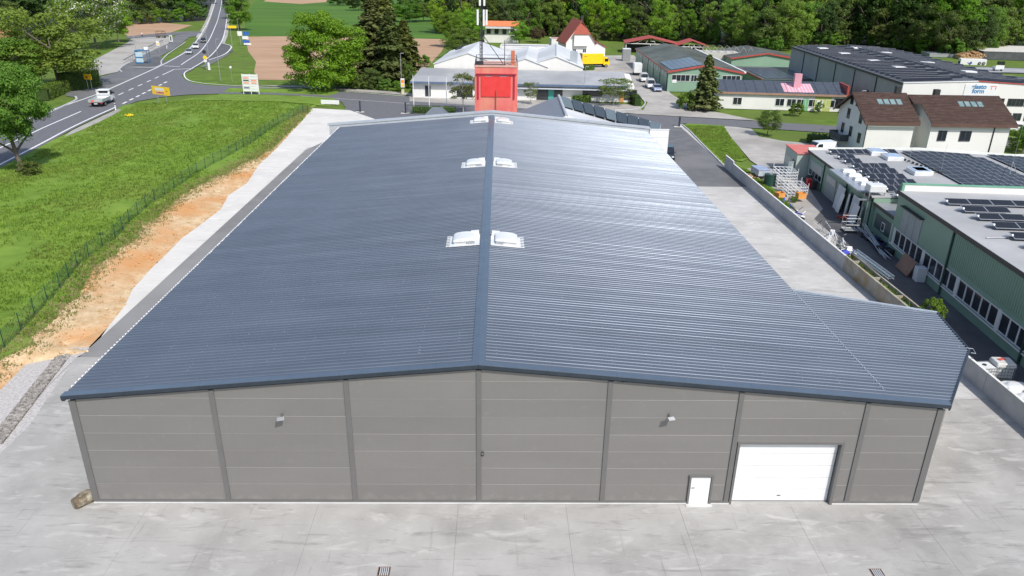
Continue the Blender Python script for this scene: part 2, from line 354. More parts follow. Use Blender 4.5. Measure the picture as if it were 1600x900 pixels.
def field_h(x, y):
    xi = float(np.interp(y, dy_, dx_)); xf = float(np.interp(y, fy, fx)); 
    up = min(max((xi - x) / max(xi - xf, .5), 0), 1); up = up ** .8
    rd = float(road_d(np.array([x]), np.array([y]))[0]); k = min(rd / 16, 1); k = k * k * (3 - 2 * k)
    h = .85 * up * k + nz(x, y, .25, 1) * .10 * up * k + nz(x, y, 1.1, 5) * .05 * min(up * 4, 1) * k
    return -.03 + h
def grid_mesh(name, m, xa, xb, y0, y1, nx, ny, hf, kind='structure'):
    v = []; f = []
    for j in range(ny + 1):
        y = y0 + (y1 - y0) * j / ny; a = xa(y); c = xb(y)
        for i in range(nx + 1):
            x = a + (c - a) * i / nx; v.append((x, y, hf(x, y)))
    for j in range(ny):
        for i in range(nx): q = j * (nx + 1) + i; f.append((q, q + 1, q + nx + 2, q + nx + 1))
    b = MB(); b.v = v; b.f = f; return b.build(name, m, smooth=True, kind=kind)
def xi_(y): return float(np.interp(y, dy_, dx_)) + .15 * nz(0, y, .9, 3)
def xm_(y):
    a = xi_(y); c = float(np.interp(y, fy, fx)); k = .72 if y < 88 else max(.1, .72 - (y - 88) / 38)
    return a + (c - a) * k + .5 * nz(3, y, .35, 9)
grid_mesh('dirt_bank', M_dirt, xm_, xi_, 27, 150, 10, 260, field_h)
grid_mesh('meadow', M_grass, lambda y: float(road_x(y)) - 1, xm_, 27, 152, 60, 130, field_h)
o = grid_mesh('meadow_top', M_grass, lambda y: -63 if y < 160 else -60, lambda y: -33.5, 151.9, 172, 16, 12, lambda x, y: field_h(x, y) if field_h(x, y) > .0 else -.04)
# grass tufts on the meadow and its bank
def tufts(name, pts, h0, h1, wd, m, label, blades=5):
    v = []; f = []
    for (x, y, z) in pts:
        for k in range(blades):
            a = random.random() * 6.283; r = random.random() * wd * 2; h = random.uniform(h0, h1); px, py = x + math.cos(a) * r, y + math.sin(a) * r; a2 = random.random() * 3.14; l2 = h * .45
            i = len(v); v += [(px - math.cos(a2) * wd * .5, py - math.sin(a2) * wd * .5, z - .03), (px + math.cos(a2) * wd * .5, py + math.sin(a2) * wd * .5, z - .03), (px + math.cos(a) * l2, py + math.sin(a) * l2, z + h)]
            f.append((i, i + 1, i + 2))
    b = MB(); b.v = v; b.f = f; o = b.build(name, m, kind='stuff'); return tag(o, label, 'grass')
M_tuft = mat('tuft', (.11, .20, .025), (.20, .31, .045), rough=.8, scale=.5, trans=.25, c3=(.16, .22, .04), s3=.1, spec=.2)
M_tuftD = mat('dry_tuft', (.14, .18, .035), (.36, .30, .16), rough=.8, scale=1.5, trans=.2, spec=.2)
pts = []
while len(pts) < 21000:
    y = 30 + random.random() ** 1.4 * 125; x = random.uniform(-76, -33)
    if x < float(np.interp(y, dy_, dx_)) and x < xm_(y) and x > float(road_x(y)) + .6 and (y < 146 or road_d(np.array([x]), np.array([y]))[0] > 1.5):
        if nz(x, y, .12, 2) + random.random() * .6 > .0: pts.append((x, y, field_h(x, y)))
tufts('meadow_grass', pts, .10, .32, .16, M_tuft, 'long grass growing in tufts on the meadow left of the hall')
pts = []
while len(pts) < 6500:
    y = random.uniform(32, 148); a = xm_(y); x = a + random.gauss(-.25, .75)
    if x < xi_(y) - .1: pts.append((x, y, field_h(x, y)))
tufts('bank_grass', pts, .06, .2, .10, M_tuftD, 'dry yellowish grass along the top of the orange dirt bank')
# clods on the dirt bank
b = MB()
for i in range(1500):
    y = random.uniform(34, 120); a = xi_(y); c = xm_(y); x = a + (c - a) * random.random() ** 1.3; s_ = random.uniform(.03, .12) * (1.6 if random.random() < .06 else 1)
    b.cbox(x, y, field_h(x, y) + s_ * .2, s_ * 1.3, s_, s_ * .8, random.random() * 3, random.random(), random.random())
tag(b.build('dirt_clods', M_dirt, kind='stuff'), 'loose clods and stones on the orange dirt bank', 'clods')
# verge at right of the drive and lawns
sheet('lawn_strip', pix([(1068, 195), (1076, 193), (1130, 196), (1142, 214), (1168, 248), (1160, 252), (1145, 250), (1132, 259), (1100, 226)]), .01, M_grass)
_lp = [(random.uniform(32.6, 44), random.uniform(104, 136)) for _ in range(9000)]
_poly = [(p.x, p.y) for p in pix([(1070, 196), (1130, 197), (1141, 214), (1166, 247), (1146, 250), (1133, 256), (1100, 224)])]
def inside(x, y, P):
    c = False
    for (x1, y1), (x2, y2) in zip(P, P[1:] + P[:1]):
        if (y1 > y) != (y2 > y) and x < (x2 - x1) * (y - y1) / (y2 - y1) + x1: c = not c
    return c
tufts('lawn_grass', [(x, y, .01) for x, y in _lp if inside(x, y, _poly)], .05, .16, .12, M_tuft, 'short grass on the lawn strip beside the right drive')
sheet('forecourt_paving', pix([(1130, 196), (1174, 201), (1186, 213), (1222, 220), (1290, 226), (1262, 235), (1240, 232), (1236, 262), (1190, 262), (1172, 250), (1142, 214)]), .004, M_pave)
sheet('rear_street', pix([(960, 174), (1005, 172), (1012, 160), (998, 150), (985, 128), (940, 118), (885, 112), (880, 88), (990, 86), (1012, 108), (1048, 146), (1070, 160), (1105, 172), (1184, 188.5), (995, 178)]), .009, M_pave)
b = MB(); strip(b, pix([(1066, 195), (1078, 205), (1100, 228), (1132, 260)]), .18, -.05, .12); b.build('kerb', M_conw, kind='structure')
b = MB(); strip(b, smoothpts(pix([(960, 172), (990, 171), (1004, 167), (1008, 160), (1001, 152)]), 1), .25, -.05, .13); b.build('kerb', M_conw, kind='structure')
sheet('works_yard', [(33.1, 20), (42, 20), (46, 103), (33.1, 103.5)], .002, M_asphD)
sheet('works_yard_pale_patch', [(34.2, 58), (34.9, 58), (35.6, 80), (38.2, 84), (41.2, 99), (42.6, 103.6), (34.2, 103.6)], .006, M_pave)  # paler patch on the wall side of the works yard
# ------------------------------------------------------------------ the hall
D0S = 31.03
def sheet_variation(m, width, amt, y0):            # every roofing sheet has its own slight tone and gloss, with faint runs down the slope
    n = m.node_tree.nodes; l = m.node_tree.links; bs = n['Principled BSDF']; base = bs.inputs['Base Color'].links[0].from_socket; tc = n['Texture Coordinate']
    sx = n.new('ShaderNodeSeparateXYZ'); l.new(tc.outputs['Object'], sx.inputs[0])
    a = n.new('ShaderNodeMath'); a.operation = 'SUBTRACT'; l.new(sx.outputs[1], a.inputs[0]); a.inputs[1].default_value = y0
    d = n.new('ShaderNodeMath'); d.operation = 'DIVIDE'; l.new(a.outputs[0], d.inputs[0]); d.inputs[1].default_value = width
    f = n.new('ShaderNodeMath'); f.operation = 'FLOOR'; l.new(d.outputs[0], f.inputs[0])
    wn = n.new('ShaderNodeTexWhiteNoise'); wn.noise_dimensions = '1D'; l.new(f.outputs[0], wn.inputs['W'])
    mr = n.new('ShaderNodeMapRange'); mr.inputs[3].default_value = 1 - amt; mr.inputs[4].default_value = 1 + amt; l.new(wn.outputs[0], mr.inputs[0])
    mp = n.new('ShaderNodeMapping'); mp.inputs['Scale'].default_value = (.12, 2.2, 1); l.new(tc.outputs['Object'], mp.inputs[0])
    nn = n.new('ShaderNodeTexNoise'); nn.inputs['Scale'].default_value = 1; nn.inputs['Detail'].default_value = 6; l.new(mp.outputs[0], nn.inputs[0])
    m2 = n.new('ShaderNodeMapRange'); m2.inputs[1].default_value = .3; m2.inputs[2].default_value = .7; m2.inputs[3].default_value = .94; m2.inputs[4].default_value = 1.06; l.new(nn.outputs[0], m2.inputs[0])
    mu = n.new('ShaderNodeMath'); mu.operation = 'MULTIPLY'; l.new(mr.outputs[0], mu.inputs[0]); l.new(m2.outputs[0], mu.inputs[1])
    vm = n.new('ShaderNodeVectorMath'); vm.operation = 'SCALE'; l.new(base, vm.inputs[0]); l.new(mu.outputs[0], vm.inputs['Scale']); l.new(vm.outputs[0], bs.inputs['Base Color'])
    r = n.new('ShaderNodeMapRange'); r.inputs[1].default_value = .3; r.inputs[2].default_value = .7; r0 = bs.inputs['Roughness'].default_value; r.inputs[3].default_value = r0 - .04; r.inputs[4].default_value = r0 + .05; l.new(nn.outputs[0], r.inputs[0]); l.new(r.outputs[0], bs.inputs['Roughness'])
def panel_wear(m, amt=.05, dirt=True):             # each panel its own tone; rain streaks and splash dirt along the base
    n = m.node_tree.nodes; l = m.node_tree.links; bs = n['Principled BSDF']; base = bs.inputs['Base Color'].links[0].from_socket; tc = n['Texture Coordinate']
    oi = n.new('ShaderNodeObjectInfo'); mr = n.new('ShaderNodeMapRange'); mr.inputs[3].default_value = 1 - amt; mr.inputs[4].default_value = 1 + amt; l.new(oi.outputs['Random'], mr.inputs[0])
    vm = n.new('ShaderNodeVectorMath'); vm.operation = 'SCALE'; l.new(base, vm.inputs[0]); l.new(mr.outputs[0], vm.inputs['Scale']); out = vm.outputs[0]
    if dirt:
        sx = n.new('ShaderNodeSeparateXYZ'); l.new(tc.outputs['Object'], sx.inputs[0]); z = n.new('ShaderNodeMapRange'); z.inputs[1].default_value = .1; z.inputs[2].default_value = .75; z.inputs[3].default_value = .32; z.inputs[4].default_value = 0; l.new(sx.outputs[2], z.inputs[0])
        nn = n.new('ShaderNodeTexNoise'); nn.inputs['Scale'].default_value = 2.5; nn.inputs['Detail'].default_value = 8; l.new(tc.outputs['Object'], nn.inputs[0]); ad = n.new('ShaderNodeMath'); ad.operation = 'ADD'; l.new(z.outputs[0], ad.inputs[0]); l.new(nn.outputs[0], ad.inputs[1])
        th = n.new('ShaderNodeMapRange'); th.inputs[1].default_value = .62; th.inputs[2].default_value = .95; th.inputs[3].default_value = 0; th.inputs[4].default_value = .3; l.new(ad.outputs[0], th.inputs[0])
        mx = n.new('ShaderNodeMix'); mx.data_type = 'RGBA'; l.new(th.outputs[0], mx.inputs[0]); l.new(out, mx.inputs[6]); mx.inputs[7].default_value = (.36, .34, .31, 1); out = mx.outputs[2]
        mp = n.new('ShaderNodeMapping'); mp.inputs['Scale'].default_value = (3.5, 3.5, .16); l.new(tc.outputs['Object'], mp.inputs[0]); n2 = n.new('ShaderNodeTexNoise'); n2.inputs['Scale'].default_value = 1; n2.inputs['Detail'].default_value = 6; l.new(mp.outputs[0], n2.inputs[0])
        t2 = n.new('ShaderNodeMapRange'); t2.inputs[1].default_value = .52; t2.inputs[2].default_value = .75; t2.inputs[3].default_value = 1; t2.inputs[4].default_value = .98; l.new(n2.outputs[0], t2.inputs[0]); v2 = n.new('ShaderNodeVectorMath'); v2.operation = 'SCALE'; l.new(out, v2.inputs[0]); l.new(t2.outputs[0], v2.inputs['Scale']); out = v2.outputs[0]
    l.new(out, bs.inputs['Base Color'])
M_roof = mat('roof_sheet', (.115, .138, .175), (.13, .155, .195), rough=.37, metal=.42, scale=.25, spec=.6)
sheet_variation(M_roof, 1.0, .035, D0S)
M_trim = mat('roof_trim', (.10, .132, .175), (.115, .15, .195), rough=.35, metal=.3, scale=.8, bump=.06, bscale=3, coat=.2)
M_fasc = mat('dark_fascia', (.03, .04, .056), rough=.4, metal=.3)
M_panel = mat('wall_panel', (.202, .195, .188), (.217, .210, .203), rough=.36, metal=.3, scale=.15, stretch=(1, 1, 3), spec=.5)
panel_wear(M_panel, .035)
M_joint = mat('joint_highlight', (.45, .44, .425), rough=.4, metal=.3)  # pale tone puts the highlight on the joint edges into the colour
M_pil = mat('joint_strip', (.15, .148, .146), (.165, .162, .16), rough=.4, metal=.3)
M_white = mat('white_paint', (.64, .645, .65), (.69, .695, .70), rough=.45, scale=.6)
M_dome = mat('skylight_white', (.60, .61, .61), (.68, .69, .69), rough=.3, coat=.3)
M_coping = mat('coping', (.42, .45, .48), (.47, .50, .53), rough=.45, metal=.2, scale=.7)
M_dark = mat('dark_part', (.02, .021, .023), rough=.5)
M_steel = mat('galvanised_steel', (.42, .43, .44), (.52, .53, .54), rough=.4, metal=.7, scale=5)
M_black = mat('shadow_gap', (.01, .01, .01))

D0, XR, ZR = 31.08, -.84, 8.08
SL, SR = .0912, .0905
XL, XE, YE = -20.34, 19.15, 97.2
def zr(x): return ZR - (SL * (XR - x) if x < XR else SR * (x - XR))
def on_slope(u, v, dz=.05):                # point of the right roof slope seen at (u, v)
    z = 5.5
    for _ in range(30): p = at(u, v, z); z = zr(p.x) + dz
    return p
C1, C2, C3, C4 = on_slope(1484, 632), on_slope(1515, 546), on_slope(1465, 488), on_slope(1228, 452); print('annex', C1, C2, C3, C4)
hall = thing('industrial_hall', 'large new hall with blue-grey ribbed metal roof and grey panelled front wall in the foreground', 'hall', (0, 0, 0))
AX = [(21.88, D0), (C2.x - .25, C2.y + .1), (C3.x - .2, C3.y - .25), (XE - .1, C4.y - .2)]     # annex outline
# inner core
core = MB()
_g0, _g1, _gz = atY(1141, 789, D0).x, atY(1293, 791, D0).x, atY(1160, 693, D0).z
core.ext([(XL + .06, D0 + .018, .0), (_g0 - .05, D0 + .018, 0), (_g0 - .05, D0 + .018, _gz + .05), (_g1 + .05, D0 + .018, _gz + .05), (_g1 + .05, D0 + .018, 0), (21.8, D0 + .018, 0), (21.8, D0 + .018, zr(21.8) - .34), (XR, D0 + .018, ZR - .34), (XL + .06, D0 + .018, zr(XL) - .34)], (0, .1, 0))
core.build('wall_core', M_joint, hall)
sw = MB()
sw.box(XL, XL + .12, D0 + .05, YE, 0, zr(XL) - .1)
sw.box(XE - .25, XE - .13, C4.y - .2, YE, 0, zr(XE) - .1)
sw.box(XL, XE - .13, YE, YE + .12, 0, 6)
sw.build('side_wall', M_panel, hall)
sw = MB()
for (a, c) in zip(AX, AX[1:]):
    sw.poly([(a[0] - .05, a[1], 0), (c[0] - .05, c[1], 0), (c[0] - .05, c[1], zr(c[0]) - .1), (a[0] - .05, a[1], zr(a[0]) - .1)])
sw.build('annex_wall', M_panel, hall)
# front: posts, panels, doors
PX = [-20.3415, -13.5717, -7.1441, -0.8364, 5.4714, 11.8633, 18.14, 21.8821]
gate = (atY(1141, 789, D0).x, atY(1293, 791, D0).x, atY(1160, 693, D0).z)
pdo = (atY(1071, 792, D0).x + .1, atY(1108, 792, D0).x - .1, atY(1090, 744, D0).z)
def clip(poly, x0, x1):            # clip xz polygon between x0 and x1
    def cut(pl, f):
        out = []
        for i, p in enumerate(pl):
            q = pl[(i + 1) % len(pl)]; a, b_ = f(p), f(q)
            if a >= 0: out.append(p)
            if a * b_ < 0: t = a / (a - b_); out.append((p[0] + (q[0] - p[0]) * t, p[1] + (q[1] - p[1]) * t))
        return out
    poly = cut(poly, lambda p: p[0] - x0)
    return cut(poly, lambda p: x1 - p[0]) if len(poly) > 2 else poly
def front_piece(x0, x1, z0, z1):
    e_ = z0 + .31                      # keep the piece under the roof slope
    if x0 < XR and zr(x0) < e_: x0 = XR - (ZR - e_) / SL
    if x1 > XR and zr(x1) < e_: x1 = XR + (ZR - e_) / SR
    if x1 - x0 < .05: return
    pl = [(x0, z0), (x1, z0)]
    za, zb = min(z1, zr(x0) - .3), min(z1, zr(x1) - .3)
    if za <= z0 and zb <= z0: return
    top = [(x1, zb)]
    if (zr(x0) - .3 < z1) != (zr(x1) - .3 < z1):
        s_ = SL if x0 < XR else -SR; xc = x0 + (z1 - (zr(x0) - .3)) / s_
        if x0 < xc < x1: top.append((xc, z1))
    top.append((x0, za)); pl = [p for p in pl + top]
    pl = [p for i, p in enumerate(pl) if abs(p[0] - pl[i - 1][0]) + abs(p[1] - pl[i - 1][1]) > 1e-4]
    pl = [(x, max(z, z0)) for x, z in pl]
    if len(pl) < 3: return
    b = MB(); b.ext([(x, D0 + .1, z) for x, z in pl], (0, -.09 + random.uniform(-.004, .004), 0)); b.build('wall_panel', M_panel, hall)
for i in range(7):
    a, c = PX[i], PX[i + 1]
    z0 = .17
    for k in range(8):
        z1 = 1.15 + k
        segs = [(a, c)]
        for (hx0, hx1, hz) in ((gate[0] - .12, gate[1] + .12, gate[2] + .1), (pdo[0] - .1, pdo[1] + .1, pdo[2] + .1)):
            new = []
            for (s0, s1) in segs:
                if z0 < hz - .02 and s0 < hx1 and s1 > hx0:
                    if hx0 - s0 > .05: new.append((s0, hx0))
                    if s1 - hx1 > .05: new.append((hx1, s1))
                    if hz < z1 - .03: front_piece(max(s0, hx0), min(s1, hx1), hz, z1 - .017)
                else: new.append((s0, s1))
            segs = new
        for s0, s1 in segs: front_piece(s0, s1, z0, z1 - .017)
        z0 = z1
for i, x in enumerate(PX):
    wd = .12 if 0 < i < 7 else .16
    b = MB(); x_ = x + (.1 if i == 0 else -.1 if i == 7 else 0)
    b.ext([(x_ - wd, D0 + .005, .15), (x_ + wd, D0 + .005, .15), (x_ + wd, D0 + .005, zr(x_ + wd) - .31), (x_, D0 + .005, zr(x_) - .31), (x_ - wd, D0 + .005, zr(x_ - wd) - .31)], (0, -.05, 0))
    b.build('joint_strip', M_pil, hall)
b = MB()
for s0, s1 in ((XL, pdo[0] - .12), (pdo[1] + .12, gate[0] - .12), (gate[1] + .14, 21.88)):
    b.box(s0, s1, D0 - .06, D0 + .1, .07, .165)
b.build('base_flashing', M_pil, hall)
b = MB()
for s0, s1 in ((XL, pdo[0] - .12), (pdo[1] + .12, gate[0] - .12), (gate[1] + .14, 21.88)): b.box(s0, s1, D0 - .1, D0 + .1, 0, .065)
b.build('plinth', mat('plinth', (.5, .5, .49)), hall)
# roller gate
g0, g1, gz = gate
b = MB(); b.box(g0 - .12, g0, D0 - .08, D0 + .25, 0, gz); b.box(g1, g1 + .14, D0 - .1, D0 + .25, -.0, gz); b.box(g0 - .12, g1 + .14, D0 - .08, D0 + .25, gz, gz + .11)
gd = b.build('gate_frame', M_pil, hall)
N = 5; dz = gz / N
b = MB(); b.box(g0, g1, D0 + .27, D0 + .3, 0, gz); b.build('gate_back', M_dark, hall); MB().box(g0 - .1, g1 + .1, 30.975, D0 + .3, -.1, -.002).build('threshold', M_conc, hall)
for k in range(N):
    b = MB(); b.box(g0 + .03, g1 - .03, D0 + .2, D0 + .26, .03 + k * dz, .03 + (k + 1) * dz - .02 - (.03 if k == N - 1 else 0)); b.build('gate_section', M_white, hall)
MB().box(g0 + .03, g1 - .03, D0 + .19, D0 + .25, .003, .03).build('bottom_seal', M_dark, hall); MB().box((g0 + g1) / 2 - .12, (g0 + g1) / 2 + .06, D0 + .16, D0 + .2, .35, .39).build('gate_handle', M_pil, hall)
# side door
b = MB(); b.box(pdo[0] - .1, pdo[0], D0 - .09, D0 + .14, .0, pdo[2]); b.box(pdo[1], pdo[1] + .1, D0 - .09, D0 + .14, .0, pdo[2]); b.box(pdo[0] - .12, pdo[1] + .12, D0 - .11, D0 + .14, pdo[2], pdo[2] + .09)
b.build('door_frame', M_pil, hall)
b = MB(); b.box(pdo[0] + .02, pdo[1] - .02, D0 - .03, D0 + .01, .04, pdo[2] - .01); dd = b.build('side_door', M_white, hall, bevel=.006)
b = MB(); b.box(pdo[0] + .1, pdo[0] + .13, D0 - .08, D0 - .03, 1.02, 1.06); b.box(pdo[0] + .1, pdo[0] + .24, D0 - .1, D0 - .075, 1.02, 1.06); b.build('door_handle', M_steel, dd)
b = MB(); b.box(pdo[0] - .15, pdo[1] + .15, D0 - .3, D0 - .02, .0, .03); b.build('door_step', mat('plinth', (.5, .5, .49)), hall)
# lamps on the wall
for (u, v, lab) in ((438, 654, 'flat grey floodlight on a bracket on the left half of the hall front'), (1048, 654, 'flat grey floodlight on a bracket on the hall front above the side door')):
    p = atY(u, v, D0 - .35); t = thing('wall_lamp', lab, 'lamp', (p.x, D0 - .01, p.z), 0, 'floodlights on the hall front')
    MB().box(-.05, .05, -.04, 0, -.08, .08).box(-.02, .02, -.3, -.04, -.02, .02).build('bracket', M_pil, t)
    MB().cbox(.02, -.40, .02, .34, .22, .05, .25, R(14)).build('lamp_head', mat('lamp_grey', (.32, .34, .36), rough=.35, metal=.4), t, bevel=.01)
    MB().cbox(.02, -.41, -.015, .34, .18, .02, .25, R(14)).build('lens', mat('lamp_lens', (.12, .13, .14), rough=.15), t)
p = atY(754, 708, D0); t = thing('wall_socket', 'small dark socket box beside the middle strip of the hall front', 'socket', (p.x, D0, p.z))
MB().box(-.07, .07, -.09, 0, -.12, .1).build('housing', M_dark, t, bevel=.015); MB().box(-.05, .05, -.14, -.09, -.02, .08).build('cover', M_pil, t)

# roof: ribbed sheets
PITCHR = .333
_rj = random.Random(4)
def ribbed(x0, x1, ya, yb, name, par=None, edge=None):
    prof = []; y = ya; k = 0
    # one rib: pan, rising flank, rounded crown, falling flank
    while y < yb:
        q_ = .004 + .012 * min(max((y - 42) / 12, 0), 1); j_ = _rj.uniform(-q_, q_); kz = _rj.uniform(.9, 1.08)
        for dy, z in ((0, 0), (.13, .001), (.148, .006), (.157, .024), (.167, .041), (.190, .047), (.235, .047), (.262, .041), (.273, .024), (.282, .006), (.310, .001)):
            if y + dy + (j_ if dy else 0) <= yb: prof.append((y + dy + (j_ if dy else 0), z * kz))
        y += PITCHR
    v = []; f = []
    xs_ = [x0, (x0 + x1) / 2, x1]
    for (y, z) in prof:
        for x in xs_: v.append((x, y, zr(x) + z))
    n = 3
    for j in range(len(prof) - 1):
        for i in range(n - 1): q = j * n + i; f.append((q, q + 1, q + n + 1, q + n))
    b = MB(); b.v = v; b.f = f
    return b.build(name, M_roof, par or hall)
EL = XL - .22; ER = XE + .12
seg = [D0 - .05, 52.3, 74.7, YE - .05]
seg = [D0 - .05 + PITCHR * round((s_ - D0 + .05) / PITCHR) for s_ in seg]
for ya, yb in zip(seg, seg[1:]):
    ribbed(EL, XR - .2, ya, yb, 'roof_slope'); ribbed(XR + .2, ER, ya, yb, 'roof_slope')
# annex roof, clipped to its outline: rows of ribs of growing length
v = []; f = []
def annex_x(y):
    if y < C2.y: return 22.05 + (y - (D0 - .1)) / (C2.y - D0 + .1) * (C2.x - 22.05)
    return C2.x + (y - C2.y) / (C3.y - C2.y) * (C3.x - C2.x)
def annex_back(x): return 46.0 + (x - 19.4) * (44.8 - 46.0) / 10
prof = []; y = D0 - .05
while y < C4.y - .1:
    for dy, z in ((0, 0), (.13, .001), (.148, .006), (.157, .024), (.167, .041), (.190, .047), (.235, .047), (.262, .041), (.273, .024), (.282, .006), (.310, .001)): prof.append((y + dy, z))
    y += PITCHR
for (y, z) in prof:
    xe = annex_x(min(y, C3.y))
    if y > C3.y: xe = max(ER + .05, C3.x + (ER - C3.x) * (y - C3.y) / (C4.y - C3.y))
    for k in range(3): x = ER - .02 + (xe - ER + .02) * k / 2; v.append((x, y, zr(x) + z - .012))
for j in range(len(prof) - 1):
    for i in range(2): q = j * 3 + i; f.append((q, q + 1, q + 4, q + 3))
b = MB(); b.v = v; b.f = f; b.build('annex_roof', M_roof, hall)
# overlap line between main roof and annex
b = MB()
for y in np.arange(D0 + .9, C4.y - .2, PITCHR):
    b.box(ER - .03, ER + .03, y + .17, y + .28, zr(ER) + .040, zr(ER) + .05)
    b.box(ER - .015, ER + .015, y, y + .16, zr(ER) + .004, zr(ER) + .012)
b.build('overlap_seam', mat('seam_light', (.45, .5, .55), rough=.3, metal=.4), hall, kind='stuff')
# ridge cap, verge trim, fascia
def cap(b, y0, y1, hw, dz):
    b.ext([(XR - hw, y0, zr(XR - hw) + dz - .02), (XR - hw, y0, zr(XR - hw) + dz), (XR, y0, ZR + dz + .01), (XR + hw, y0, zr(XR + hw) + dz), (XR + hw, y0, zr(XR + hw) + dz - .02)], (0, y1 - y0, 0))
yy = D0 + .02; k = 0
while yy < YE - .1:
    y1 = min(yy + 3.0, YE); b = MB(); cap(b, yy, y1 + .02, .32, .062 + .004 * (k % 2)); b.build('ridge_cap', M_trim, hall); yy = y1; k += 1
def verge(xa, xb, y, name, mm, dy, z0, z1):
    n = max(1, int(abs(xb - xa) / 3.05))
    for i in range(n):
        a = xa + (xb - xa) * i / n; c = xa + (xb - xa) * (i + 1) / n - .006
        b = MB(); b.ext([(a, y, zr(a) + z0), (c, y, zr(c) + z0), (c, y, zr(c) + z1), (a, y, zr(a) + z1)], (0, dy, 0)); b.build(name, mm, hall)
for a, c in ((EL - .05, XR), (XR, 22.12)):
    verge(a, c, D0 - .2, 'verge_flashing', M_trim, .42, .045, .075)
    verge(a, c, D0 - .22, 'fascia', M_fasc, .05, -.14, .045)
# eaves
b = MB(); b.ext([(EL - .04, D0 - .2, zr(EL) - .22), (EL + .1, D0 - .2, zr(EL) - .22), (EL + .1, D0 - .2, zr(EL) - .02), (EL - .04, D0 - .2, zr(EL) - .05)], (0, YE - D0 + .2, 0)); b.build('eaves_trim', M_fasc, hall)
b = MB(); b.box(ER - .12, ER - .02, C4.y, YE, zr(ER) - .25, zr(ER) - .015); b.build('eaves_trim', M_fasc, hall)
b = MB(); y = D0 + .6
while y < YE - .1:
    b.ext([(EL - .05, y + .16, zr(EL) - .01), (EL - .05, y + .2, zr(EL) + .05), (EL - .05, y + .25, zr(EL) + .05), (EL - .05, y + .29, zr(EL) - .01)], (.11, 0, .01)); y += PITCHR * 1
b.build('rib_end_dashes', mat('rib_end', (.62, .62, .62), rough=.4), hall, kind='stuff')  # white dashes at the rib ends along the left eave
b = MB(); y = C4.y + .1
while y < YE - .1: b.box(ER - .02, ER + .04, y + .0, y + .14, zr(ER) - .10, zr(ER) - .005); y += PITCHR
b.build('rib_gaps', M_dark, hall, kind='stuff')
# annex edge trim
b = MB()
P_ = [(22.1, D0 - .2), (C2.x + .05, C2.y), (C3.x + .05, C3.y)]
for a, c in zip(P_, P_[1:]):
    b.ext([(a[0], a[1], zr(a[0]) - .25), (c[0], c[1], zr(c[0]) - .25), (c[0], c[1], zr(c[0]) + .06), (a[0], a[1], zr(a[0]) + .06)], (-.09, .03, 0))
b.build('annex_eaves_trim', M_fasc, hall)
b = MB(); a, c = (ER + .05, C4.y), (C3.x, C3.y)
b.ext([(a[0], a[1], zr(a[0]) - .02), (c[0], c[1], zr(c[0]) - .02), (c[0], c[1], zr(c[0]) + .08), (a[0], a[1], zr(a[0]) + .08)], (0, .1, 0)); b.build('annex_verge', mat('seam_light', (.45, .5, .55)), hall)
# screws catching light
b = MB()
for i in range(420):
    x = random.uniform(EL + .5, ER - .5) if i < 370 else random.uniform(20, 27); y = D0 + 1 + (random.random() ** 2) * 45
    if i >= 370: y = random.uniform(36, 43)
    y = D0 - .05 + PITCHR * round((y - D0) / PITCHR) + .222; x = round(x / 1.9) * 1.9 + random.uniform(-.02, .02)
    b.box(x - .013, x + .013, y - .013, y + .013, zr(x) + .04, zr(x) + .056)
b.build('roof_screws', mat('screw', (.7, .72, .75), rough=.25, metal=.6), hall, kind='stuff')
# parapet at the rear: segments of coping
par = thing('parapet_wall', 'pale grey metal capped parapet wall along the far gable of the hall roof', 'wall', (0, 0, 0))
def zp(x): return zr(x) + .55
pxs = [-22.0, -17, -12, -7, -3, XR, 3.4, 7.4, 11.6, 15.6, 19.7]
b = MB()
for a, c in ((-21.8, XR), (XR, 19.6)):
    b.ext([(a, YE + .02, 0), (c, YE + .02, 0), (c, YE + .02, zp(c) - .06), (a, YE + .02, zp(a) - .06)], (0, .5, 0))
b.build('wall', M_coping, par)
for a, c in zip(pxs, pxs[1:]):
    b = MB(); b.ext([(a + .01, YE - .06, zp(a) - .2), (c - .01, YE - .06, zp(c) - .2), (c - .01, YE - .06, zp(c)), (a + .01, YE - .06, zp(a))], (0, .9, .0)); b.build('coping', mat('coping_top', (.40, .43, .46), (.45, .48, .51), rough=.4, metal=.2), par)
# white fire wall continuing the parapet to the right
ww = thing('white_end_wall', 'bright white panelled wall standing beyond the far right end of the hall roof', 'wall', (19.7, YE, 0))
zt = hgt((22.15, YE), 203)
for k in range(7):
    z1 = zt - k * 1.0; z0 = max(0, z1 - .985); b = MB(); b.box(0, 2.5, 0, .3, z0, z1); b.build('panel', M_white, ww)
MB().box(-.02, 2.54, -.05, .36, zt, zt + .05).build('coping', M_white, ww)

